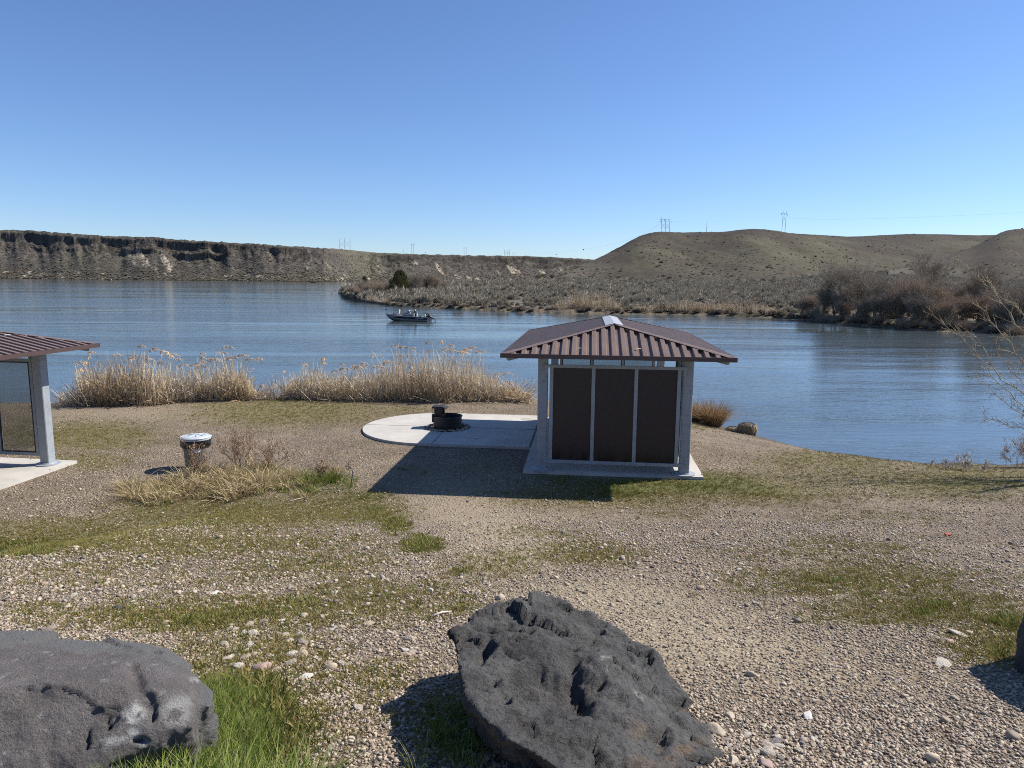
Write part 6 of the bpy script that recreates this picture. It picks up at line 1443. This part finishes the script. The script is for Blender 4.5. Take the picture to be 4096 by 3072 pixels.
# ================================================================== boat
M_HULL = simple('olive_silver_hull', (.16, .155, .12), rough=.45, metal=.2, var=.1, scale=2)
M_NAVY = simple('navy_band', (.010, .011, .022), rough=.3, var=.2)
M_DECK = simple('grey_carpet_deck', (.24, .23, .21), rough=.95, var=.15)
M_VINYL = simple('pale_seat_vinyl', (.52, .50, .47), rough=.6, var=.08)
M_DKV = simple('dark_plastic', (.02, .02, .022), rough=.4, var=.2)
M_CHROME = simple('bright_metal', (.6, .6, .6), rough=.25, metal=.9, var=.05)
M_WTXT = simple('white_lettering', (.75, .75, .75), rough=.5, var=.02)
m, nt, b = newmat('windshield_glass'); nt.nodes.remove(b)
tr = nn(nt, 'BsdfTransparent', {'Color': (.62, .68, .72, 1)}); gl = nn(nt, 'BsdfGlossy', {'Roughness': .03}); mx = nn(nt, 'MixShader', {0: .12}); nt.links.new(tr.outputs[0], mx.inputs[1]); nt.links.new(gl.outputs[0], mx.inputs[2]); nt.links.new(mx.outputs[0], nt.nodes['Material Output'].inputs['Surface'])
M_WSH = m
SX = np.array([0, 1, 2, 3, 4, 4.6, 5.0, 5.22, 5.28]); SB = np.array([1.0, 1.07, 1.09, 1.04, .84, .56, .30, .10, .02]); SZh = np.array([.50, .52, .55, .60, .67, .72, .76, .78, .78])
CB = np.array([.90, .95, .95, .86, .56, .28, .10, .02, .004]); CZ = np.array([.0, 0, .0, .04, .14, .28, .46, .64, .72]); KZ = np.array([-.22, -.22, -.22, -.21, -.12, .08, .34, .60, .70])
xx = np.linspace(0, 5.28, 45); fi = lambda A: np.interp(xx, SX, A)
def loft(parent, name, mat, rowsf):
    rows = rowsf(); k = len(rows); n = len(xx); V = [tuple(p) for r_ in rows for p in r_]; F = [(i * n + j, i * n + j + 1, (i + 1) * n + j + 1, (i + 1) * n + j) for i in range(k - 1) for j in range(n - 1)]
    mb = MB(); mb.add(V, F); o = mb.build(name, mat, parent, smooth=True); sd = o.modifiers.new('t', 'SOLIDIFY'); sd.thickness = .02; return o
stern = P(1718, 1285.5, 0)
bt = empty('fishing_boat', stern, math.pi - rad(9), 'dark and olive fishing boat with a tilted outboard motor floating off the point', 'boat')
mid_ = lambda f: [(x, s * (c * (1 - f) + b_ * f), z0 * (1 - f) + z1 * f) for x, c, b_, z0, z1 in zip(xx, fi(CB), fi(SB), fi(CZ), fi(SZh)) for s in (1,)]
def mirror(r_, s): return [(x, s * y, z) for x, y, z in r_]
loft(bt, 'hull', M_HULL, lambda: [mirror(mid_(.50), 1), mirror(mid_(0), 1), [(x, 0, z) for x, z in zip(xx, fi(KZ))], mirror(mid_(0), -1), mirror(mid_(.50), -1)])
for s in (1, -1): loft(bt, 'side_band', M_NAVY, lambda: [mirror([(x, y + .012, z) for x, y, z in mid_(.50)], s), mirror([(x, y + .012, z) for x, y, z in mid_(1.0)], s)])
mb = MB(); poly = [(0, -.22), (.9, 0), (1.0, .50), (-1.0, .50), (-.9, 0)]
mb.add([(-.01, y, z) for y, z in poly] + [(.03, y, z) for y, z in poly], [(0, 1, 2, 3, 4), (9, 8, 7, 6, 5)] + [(i, (i + 1) % 5, 5 + (i + 1) % 5, 5 + i) for i in range(5)]); mb.build('transom', M_NAVY, bt)
for s in (1, -1):
    mb = MB(); mb.tube([(x, s * (b_ - .0), z + .015) for x, b_, z in zip(xx, fi(SB), fi(SZh))], .028, 8); mb.build('gunwale_rail', M_CHROME, bt, smooth=True)
def deckpoly(x0, x1, z0, z1, inset=.03):
    xs_ = [x for x in xx if x0 <= x <= x1]; y = [max(.01, np.interp(x, SX, SB) - inset) for x in xs_]
    return MB().prism([(x, -b_) for x, b_ in zip(xs_, y)] + [(x, b_) for x, b_ in zip(xs_[::-1], y[::-1])], z0, z1)
deckpoly(3.35, 5.2, .50, .60).build('bow_deck', M_DECK, bt); deckpoly(.0, .85, .36, .44).build('stern_deck', M_DECK, bt); deckpoly(.8, 3.4, .02, .06, .12).build('floor', M_DECK, bt)
for s in (1, -1):
    mb = MB(); mb.box((2.75, s * .62, .40), (.5, .55, .66), bev=.04); c_ = mb.build('console', M_HULL, bt)
    fr_ = MB(); pts_ = [(3.15, s * .28, .72), (2.55, s * .30, 1.20), (2.22, s * .86, 1.17), (2.45, s * .92, .70), (3.15, s * .80, .68)]
    A = [np.array(p) for p in pts_]
    fr_.tube([A[0], A[1]], .016, 6); fr_.tube([A[1], A[2]], .016, 6); fr_.tube([A[2], A[3]], .016, 6); fr_.tube([A[4], (2.40, s * .80, 1.19)], .016, 6); fr_.tube([A[0], A[4], A[3]], .016, 6)
    w_ = fr_.build('windshield', M_DKV, bt)
    g = MB(); g.add([A[0], A[4], (2.40, s * .80, 1.19), A[1]], [(0, 1, 2, 3)]); g.add([A[4], A[3], A[2], (2.40, s * .80, 1.19)], [(0, 1, 2, 3)]); g.build('pane', M_WSH, w_)
def seat(x, y, z, H, mat_, W=.38):
    mb = MB(); mb.box((x, y, z), (.42, .44, .09), bev=.03); s_ = mb.build('seat', mat_, bt)
    n = 14; prof = [(-W / 2, 0), (W / 2, 0)] + [(W / 2 * math.cos(a), H - W / 2 + W / 2 * math.sin(a)) for a in np.linspace(0, math.pi, n)]
    V = [(x - .20 - zz * .12, y + yy, z + .05 + zz) for yy, zz in prof]; V2 = [(p[0] - .08, p[1], p[2]) for p in V]; k = len(V)
    MB().add(V + V2, [tuple(range(k)), tuple(range(2 * k - 1, k - 1, -1))] + [(i, (i + 1) % k, k + (i + 1) % k, k + i) for i in range(k)]).build('seat_back', mat_, s_)
    MB().tube([(x, y, .06 if x < 3.3 else .58), (x, y, z - .04)], .035, 8).build('pedestal', M_CHROME, s_)
seat(3.9, .05, .80, .50, M_VINYL, .42); seat(1.95, .55, .46, .42, M_VINYL); seat(1.95, -.55, .46, .42, M_VINYL); seat(.62, .45, .55, .22, M_VINYL)
seat(4.62, -.1, .66, .24, M_DKV, .2)
# outboard, tilted up
mo = MB()
def rot_y(p, a, o): x, z = p[0] - o[0], p[2] - o[2]; return (o[0] + x * math.cos(a) - z * math.sin(a), p[1], o[2] + x * math.sin(a) + z * math.cos(a))
piv = (-.10, 0, .50); ang = rad(-52)
cw = [(-.22, -.13, .60), (.20, -.15, .62), (.22, -.17, .84), (.12, -.15, 1.04), (-.12, -.12, 1.06), (-.26, -.12, .88)]
cw2 = [(x, -y, z) for x, y, z in cw]; k = 6
V = [rot_y((x * 1.05, y * 1.15, z - .06), ang * .45, (0, 0, .55)) for x, y, z in cw + cw2]; V = [(x + .12, y, z - .06) for x, y, z in V]
mo.add(V, [tuple(range(k)), tuple(range(2 * k - 1, k - 1, -1))] + [(i, (i + 1) % k, k + (i + 1) % k, k + i) for i in range(k)])
mot = mo.build('outboard_motor', M_DKV, bt); bv = mot.modifiers.new('b', 'BEVEL'); bv.width = .05; bv.segments = 3; bv.limit_method = 'NONE'
mb = MB(); mb.tube([(.0, 0, .66), (-.12, 0, .50), (-.55, 0, .28), (-.62, 0, .24)], [.09, .08, .06, .05], 10); mb.bar((-.30, 0, .44), (-.36, 0, .34), .20, .03); mb.build('lower_unit', M_DKV, mot)
mb = MB(); mb.lathe([(.02, -.16), (.06, -.06), (.06, .08), (.02, .2)], 10, (0, 0, 0)); mb.v = [(-.56 + z * .8 * -1, y, .20 + x - z * .45) for x, y, z in mb.v]
mb.build('gearcase', M_CHROME, mot)
mb = MB()
for a in (0, 2.09, 4.19): mb.bar((-.70, .02 * math.cos(a), .13 + .02 * math.sin(a)), (-.72, .14 * math.cos(a), .13 + .14 * math.sin(a)), .03, .06)
mb.build('propeller', M_DKV, mot)
mb = MB(); mb.bar((.10, -.19, .84), (.30, -.19, .70), .01, .05); mb.bar((.10, .19, .84), (.30, .19, .70), .01, .05); mb.build('cowl_stripe', M_CHROME, mot)
# trolling motor on the bow
mb = MB(); mb.tube([(5.18, 0, -.45), (5.18, 0, 1.26)], .020, 8); tm = mb.build('trolling_motor', M_DKV, bt)
mb = MB(); mb.bar((5.36, 0, 1.33), (5.08, 0, 1.26), .12, .10, bev=.02); mb.build('motor_head', M_DKV, tm); mb = MB(); mb.box((5.16, 0, .86), (.09, .10, .16), bev=.02); mb.bar((5.30, 0, .74), (4.75, 0, .72), .16, .07); mb.build('mount', M_DKV, tm)
mb = MB(); mb.box((1.25, .5, .50), (.3, .3, .16), bev=.03); mb.box((.95, -.4, .48), (.25, .4, .14), bev=.03); mb.build('storage_box', M_CHROME, bt)
def lettering(txt, size, x, y, z, tilt, yaw, mat_, parent, name='lettering'):
    cu = D.curves.new(name, 'FONT'); cu.body = txt; cu.size = size; cu.extrude = .002; cu.align_x = 'LEFT'
    o = D.objects.new('tmp', cu); COL.objects.link(o); bpy.context.view_layer.update()
    me = D.meshes.new_from_object(o.evaluated_get(bpy.context.evaluated_depsgraph_get())); D.objects.remove(o); me.materials.clear()
    p = link(name, me, mat_, parent)
    R = Matrix.Rotation(yaw, 4, 'Z') @ Matrix(((-1, 0, 0, 0), (0, 0, 1, 0), (0, 1, 0, 0), (0, 0, 0, 1))) @ Matrix.Rotation(-tilt, 4, 'X')
    R.translation = (x, y, z); p.matrix_local = R; return p
lettering('CRESTLINER', .17, 1.36, 1.075, .33, rad(13), rad(2), M_WTXT, bt); lettering('ID 4207 AB', .10, 4.55, .56, .60, rad(22), rad(-28), M_WTXT, bt, 'registration_number')
mb = MB(); mb.tube([(3.2, .99, .33), (2.2, 1.06, .31), (1.4, 1.045, .24), (.5, 1.0, .20), (.1, .97, .20)], [.004, .016, .02, .014, .004], 6); mb.build('side_stripe', M_CHROME, bt)
def onboat(x, y, z): M = Matrix.Rotation(math.pi - rad(9), 4, 'Z'); v = M @ Vector((x, y, z)); return (stern[0] + v.x, stern[1] + v.y, v.z)
RB = math.pi - rad(9)
STAND = dict(pelvis=(0, 0, .80), chest=(.02, 0, 1.12), neck=(.05, 0, 1.30), head=(.11, 0, 1.42), face=(1, 0, -.35), hipl=(0, .10, .76), kneel=(.05, .12, .43), anklel=(-.02, .13, .06), toel=(.12, .14, .03), hipr=(0, -.10, .76), kneer=(.10, -.12, .43), ankler=(.02, -.13, .06), toer=(.16, -.14, .03),
             shol=(.02, .19, 1.22), elbl=(.06, .25, .95), wril=(.26, .17, .84), shor=(.02, -.19, 1.22), elbr=(.06, -.25, .95), wrir=(.26, -.17, .84))
person(onboat(1.62, .30, .06), RB, STAND, 'person in a dark jacket standing in the boat looking down at their hands', M_DKJ, M_DKT, M_HAIR, 'hair')
SIT = dict(pelvis=(0, 0, .14), chest=(.14, 0, .46), neck=(.24, 0, .60), head=(.32, 0, .70), face=(1, 0, -.4), hipl=(.04, .10, .12), kneel=(.44, .13, .16), anklel=(.42, .13, -.28), toel=(.56, .14, -.32), hipr=(.04, -.10, .12), kneer=(.44, -.13, .16), ankler=(.42, -.13, -.28), toer=(.56, -.14, -.32),
           shol=(.18, .18, .54), elbl=(.34, .24, .32), wril=(.50, .12, .24), shor=(.18, -.18, .54), elbr=(.34, -.24, .32), wrir=(.50, -.12, .24))
person(onboat(1.98, .55, .42), RB, SIT, 'person in a grey top and white cap bending forward on a boat seat', M_GREYJ, M_CAMO, M_HAT, 'cap')
# --- far boats
def small_boat(px_, py_, L_, label, hullm, rz, canopy):
    c = P(px_, py_, 0); t = empty('small_boat', c, rz, label, 'boat'); k = L_ / 5.28
    xs_ = xx * k; V = []; n = len(xx)
    rows = [[(x, s * b_ * k, z * k * 1.2) for x, b_, z in zip(xs_, fi(B_), fi(Z_))] for s, B_, Z_ in ((1, SB, SZh), (1, CB, CZ), (-1, CB, CZ), (-1, SB, SZh))]
    F = [(i * n + j, i * n + j + 1, (i + 1) * n + j + 1, (i + 1) * n + j) for i in range(4) for j in range(n - 1) if i < 3] + [(0, n, 2 * n, 3 * n)]
    MB().add([p for r_ in rows for p in r_], F).build('hull', hullm, t)
    mb = MB(); mb.bar((2.3 * k, 0, .8 * k), (1.9 * k, 0, 1.3 * k), 1.3 * k, .05); mb.build('windshield', M_CHROME, t)
    mb = MB(); mb.box((-.1 * k, 0, .75 * k), (.4 * k, .35 * k, .7 * k), bev=.05); mb.box((-.15 * k, 0, .2 * k), (.15 * k, .15 * k, .6 * k)); mb.build('outboard_motor', canopy, t)
    mb = MB(); mb.box((1.5 * k, .3 * k, .75 * k), (.5 * k, .5 * k, .5 * k), bev=.05); mb.build('seat', M_VINYL, t)
M_WH = simple('white_gelcoat', (.75, .76, .78), rough=.3, var=.04)
small_boat(446, 1121, 7.0, 'tiny blue and white boat by the far canyon shore at the left', M_NAVY, math.pi - .2, M_WH)
small_boat(1262, 1132, 5.5, 'tiny dark boat by the far shore left of the point', M_DKV, math.pi, M_DKV)
small_boat(1402, 1143, 3.2, 'small dark boat half hidden behind the tip of the point', M_DKV, math.pi + .3, M_WH)
# --- dead branch standing out of the water
c = P(1322, 1176, 0); r = np.random.default_rng(12); t = empty('dead_branch', c, 0, 'bleached dead branch sticking out of the water off the point', 'dead branch')
out = []
for k, (dx, dz) in enumerate(((-1.0, 1.4), (-.5, 1.7), (.1, 1.5), (.9, 1.3), (-.8, .9), (1.3, 1.0))): grow(r, (-.6 + k * .25, r.normal(0, .2), -.1), (dx * .6, r.normal(0, .2), dz), 1.6 * r.uniform(.7, 1.1), .05, 0, 2, out, .0, .7, .15, 4, 1, .5)
link('branches', segs_mesh([(p, q, max(a, .02), max(b_, .014), l) for p, q, a, b_, l in out], 'branches', 4), M_WHT, t)
MB().tube([(-1.6, 0, .12), (-.3, .1, .02), (.6, 0, .18), (1.4, .1, .10)], [.10, .14, .12, .05], 8).build('log', simple('bleached_wood', (.6, .57, .52), rough=.8), t)
# ================================================================== power line structures
M_POLE = simple('weathered_pole', (.12, .115, .11), rough=.9, var=.15)
M_WIRE = simple('wire', (.22, .23, .25), rough=.6)
def structure(legs, depth, label, arms=(), braces=(), r_=.22, cat='power pole', name='power_pole', bell=()):
    """legs: (base px, base py, top px, top py)"""
    b0 = PD(legs[0][0], legs[0][1], depth); t = empty(name, b0, 0, label, cat); o_ = np.array(b0)
    for bx, by, tx, ty in legs:
        p, q = PD(bx, by, depth), PD(tx, ty, depth); p = p - (0, 0, 2.5)
        MB().tube([p - o_, q - o_], [r_ * 1.15, r_ * .8], 8).build('pole', M_POLE, t)
    for a in arms:
        p, q = PD(a[0], a[1], depth - .35), PD(a[2], a[3], depth - .35); MB().bar(p - o_, q - o_, .3, r_ * 1.1).build('cross_arm', M_POLE, t)
    for a in braces:
        p, q = PD(a[0], a[1], depth + .3), PD(a[2], a[3], depth + .3); MB().bar(p - o_, q - o_, .2, r_ * .8).build('brace', M_POLE, t)
    for a in bell:
        p = PD(a[0], a[1], depth - .35); q = PD(a[0], a[1] + a[2], depth - .35); MB().tube([p - o_, q - o_], [.14, .14], 6).build('insulator', M_POLE, t)
    return t
def dep(px_, extra=4): return float(np.interp(px_, bPX, db + wid)) + extra
X2 = lambda xa, xb, y0, y1: [(xa, y0, xb, y1), (xa, y1, xb, y0)]
structure([(1357.5, 997, 1357, 952), (1379, 1000, 1378.5, 953), (1400.5, 1002, 1400, 954)], dep(1380), 'three-legged power structure with crossed braces on the canyon rim', [(1356, 963, 1361, 963.5), (1378, 963.5, 1383, 964), (1399, 964.5, 1404, 965)], X2(1357.5, 1379, 966, 987) + X2(1379, 1400, 967, 988))
structure([(1613, 1013, 1612.5, 989.5)], dep(1613), 'short single pole on the canyon rim left of the first two-legged pole', r_=.20)
structure([(1647, 1014, 1646.5, 973.5), (1655, 1014, 1654.5, 973.5)], dep(1650), 'two-legged power pole on the rim above the large juniper', [(1642.5, 977.5, 1659, 977.8)])
structure([(1856.5, 1022, 1856.2, 989), (1865, 1022, 1864.5, 990)], dep(1860), 'two-legged power pole standing alone on the rim right of the junipers', [(1852, 991.5, 1869, 992)], r_=.26)
structure([(2019, 1024, 2018.5, 998), (2029, 1024, 2028.5, 998), (2039, 1024, 2038.5, 998)], dep(2030), 'small three-legged power structure farthest along the canyon rim', [], X2(2019, 2029, 1006, 1018) + X2(2029, 2039, 1006, 1018), r_=.26)
structure([(2052, 1026, 2052, 1010), (2060, 1026, 2060, 1010)], dep(2060, 60), 'tiny two-legged power pole right beside the far three-legged one', [(2049, 1011.5, 2063, 1011.7)], r_=.28)
hdp = lambda p, e=0: float(I1(HD, p)) + e
structure([(2644.5, 932, 2647, 868.5), (2661, 932, 2663, 876.5), (2677, 932, 2680, 872)], hdp(2660, 3), 'three-legged power structure on the left shoulder of the round hill', [(2642, 876.5, 2680, 879.5), (2639, 886, 2653, 884.3), (2655, 887.5, 2669, 885.8), (2671, 888.5, 2686, 887)], X2(2646, 2662, 893, 914) + X2(2662, 2678, 894, 915), r_=.13, bell=((2643, 876.5, 6), (2658, 878, 6), (2675, 879, 6)))
structure([(2826, 932, 2828, 887.5)], hdp(2826, 3), 'single bare pole on the hilltop between the two power structures', r_=.14)
structure([(3127, 931, 3133, 843), (3139, 935, 3146, 845.5)], hdp(3133, 3), 'tall two-legged power pole on the right side of the round hilltop', [(3124.5, 853.3, 3152, 856)], X2(3131, 3143, 866, 881), r_=.14, bell=((3125.5, 853, 8), (3138.5, 854.5, 6), (3151, 856, 7)))
def wire(pts_, label, r_=.035):
    q = [PD(*p) for p in pts_]; t_ = np.linspace(0, 1, len(q)); T_ = np.linspace(0, 1, 30); Q_ = np.array(q)
    co = [np.polyfit(t_, Q_[:, i], min(2, len(q) - 1)) for i in range(3)]; C_ = [np.array([np.polyval(c_, u) for c_ in co]) for u in T_]
    b0 = C_[0]; o = MB().tube([c_ - b0 for c_ in C_], r_, 5).build('power_line', M_WIRE); o.location = tuple(b0); return tag(o, label, 'power line')
wire([(3151, 863, hdp(3133, 3)), (3640, 870, 640), (5000, 800, 700)], 'wire sagging from the tall two-legged pole to the right edge of the sky')
wire([(2686, 886, hdp(2660, 3)), (2900, 884, 560), (3126, 861, hdp(3133, 3))], 'faint wire between the two power structures on the round hill', .025)
wire([(2643, 886, hdp(2660, 3)), (2334, 998, 900), (2060, 1011, dep(2060, 60))], 'faint wire running down from the round hill to the canyon rim', .035)
for px_, py_, dd_, r_, lab in ((2334, 998.5, 900, .75, 'dark marker ball hanging in the sky nearest the round hill'), (2225, 1017.5, 1100, .75, 'dark marker ball low above the canyon rim left of the round hill'), (1701.5, 1008.5, 1330, .9, 'dark marker ball just above the rim right of a two-legged pole')):
    o = MB().lathe([(.01, -r_), (r_ * .5, -r_ * .87), (r_ * .87, -r_ * .5), (r_, 0), (r_ * .87, r_ * .5), (r_ * .5, r_ * .87), (.01, r_)], 14).build('marker_ball', M_DKV, None, smooth=True); o.location = tuple(PD(px_, py_, dd_)); tag(o, lab, 'marker ball')
# ================================================================== small things on the ground
c = G(1402, 1952); o = MB().tube([(0, 0, -.05), (.02, 0, .12), (.05, .02, .28), (.03, .03, .38), (-.04, .03, .43), (-.10, .02, .42)], .011, 8).build('hose', simple('grey_green_hose', (.10, .11, .10), rough=.6), None, smooth=True); o.location = tuple(c); tag(o, 'bent hose end rising from the right end of the weedy mound', 'hose')
c = G(960, 1868); o = MB().tube([(0, 0, -.05), (0, 0, .16), (.03, 0, .2)], .016, 8).build('pipe', M_DKV, None, smooth=True); o.location = tuple(c); tag(o, 'short black pipe standing behind the weedy mound', 'pipe')
def stick(px0, py0, px1, py1, r_, label, mat_):
    a, b_ = G(px0, py0), G(px1, py1); mid = (a + b_) / 2 + (0, 0, .012); o = MB().tube([a - a + (0, 0, .01), mid - a + (0, .01, .004), b_ - a + (0, 0, .012)], [r_, r_ * .9, r_ * .5], 7).build('stick', mat_, None, smooth=True); o.location = tuple(a); tag(o, label, 'stick')
M_STK = simple('pale_stick', (.55, .48, .40), rough=.8, var=.15)
stick(1728, 2470, 1805, 2452, .009, 'pale straight stick left of the dark pitted boulder', M_STK)
stick(1150, 2010, 1230, 1990, .008, 'thin pale stick lying below the weedy mound', M_STK)
stick(420, 2170, 445, 2140, .005, 'thin bent twig in the weeds at the left', M_STK)
M_RED_ = simple('orange_plastic', (.55, .08, .03), rough=.5)
c = G(3790, 2143); o = MB().box((0, 0, .018), (.07, .045, .022), bev=.006).build('plastic_scrap', M_RED_); o.location = tuple(c); tag(o, 'small orange-red plastic scrap lying in the gravel on the right', 'litter')
c = P(1892, 1754, SZ + .004); o = MB().add([(0, 0, 0), (.10, .01, .012), (.13, .06, .004), (.07, .08, .02), (.0, .06, .006), (.05, .04, .0)], [(0, 1, 5), (1, 2, 5), (2, 3, 5), (3, 4, 5), (4, 0, 5)]).build('paper_scrap', simple('white_paper', (.7, .68, .66), rough=.9)); o.location = tuple(c); sd = o.modifiers.new('t', 'SOLIDIFY'); sd.thickness = .002; tag(o, 'crumpled white paper scrap on the shaded concrete pad', 'litter')
a = P(2085, 1676, SZ + .012); o = MB().tube([(0, 0, 0), (.25, .01, .006), (.42, .0, 0)], [.008, .007, .004], 6).build('stick', M_STK, None, smooth=True); o.location = tuple(a); tag(o, 'thin stick on the concrete pad next to the shelter post', 'stick')

M_LEAF = simple('dry_leaf', (.42, .33, .20), rough=.9)
def leaf(px_, py_, sh_, lx, ly, label, s_=.05, mat_=M_LEAF):
    M = Matrix.Rotation(sh_.rotation_euler.z, 4, 'Z'); lz = EZ + (HDp - abs(ly)) * RH / (HDp - RL) + .065 if abs(ly) > HDp - (HW - abs(lx)) * (HDp - RL) / HW else EZ + (HW - abs(lx)) * RH / HW + .065
    v = M @ Vector((lx, ly, lz)); o = MB().add([(-s_, -s_ * .5, 0), (s_, -s_ * .4, .01), (s_ * 1.2, s_ * .3, .02), (0, s_ * .6, .006), (-s_ * .9, s_ * .4, .018)], [(0, 1, 2, 3, 4)]).build('leaf', mat_)
    o.location = (sh_.location.x + v.x, sh_.location.y + v.y, sh_.location.z + v.z); sd = o.modifiers.new('t', 'SOLIDIFY'); sd.thickness = .003; tag(o, label, 'leaf')
leaf(0, 0, sh1, .42, -3.1, 'dry leaf caught between ribs in the middle of the near roof slope'); leaf(0, 0, sh1, -.72, -3.12, 'small pale leaf low on the left half of the near roof slope', .03)
leaf(0, 0, sh2, 1.2, 2.2, 'white fleck on the roof of the shelter at the left edge', .05, M_WHT if False else M_WH)
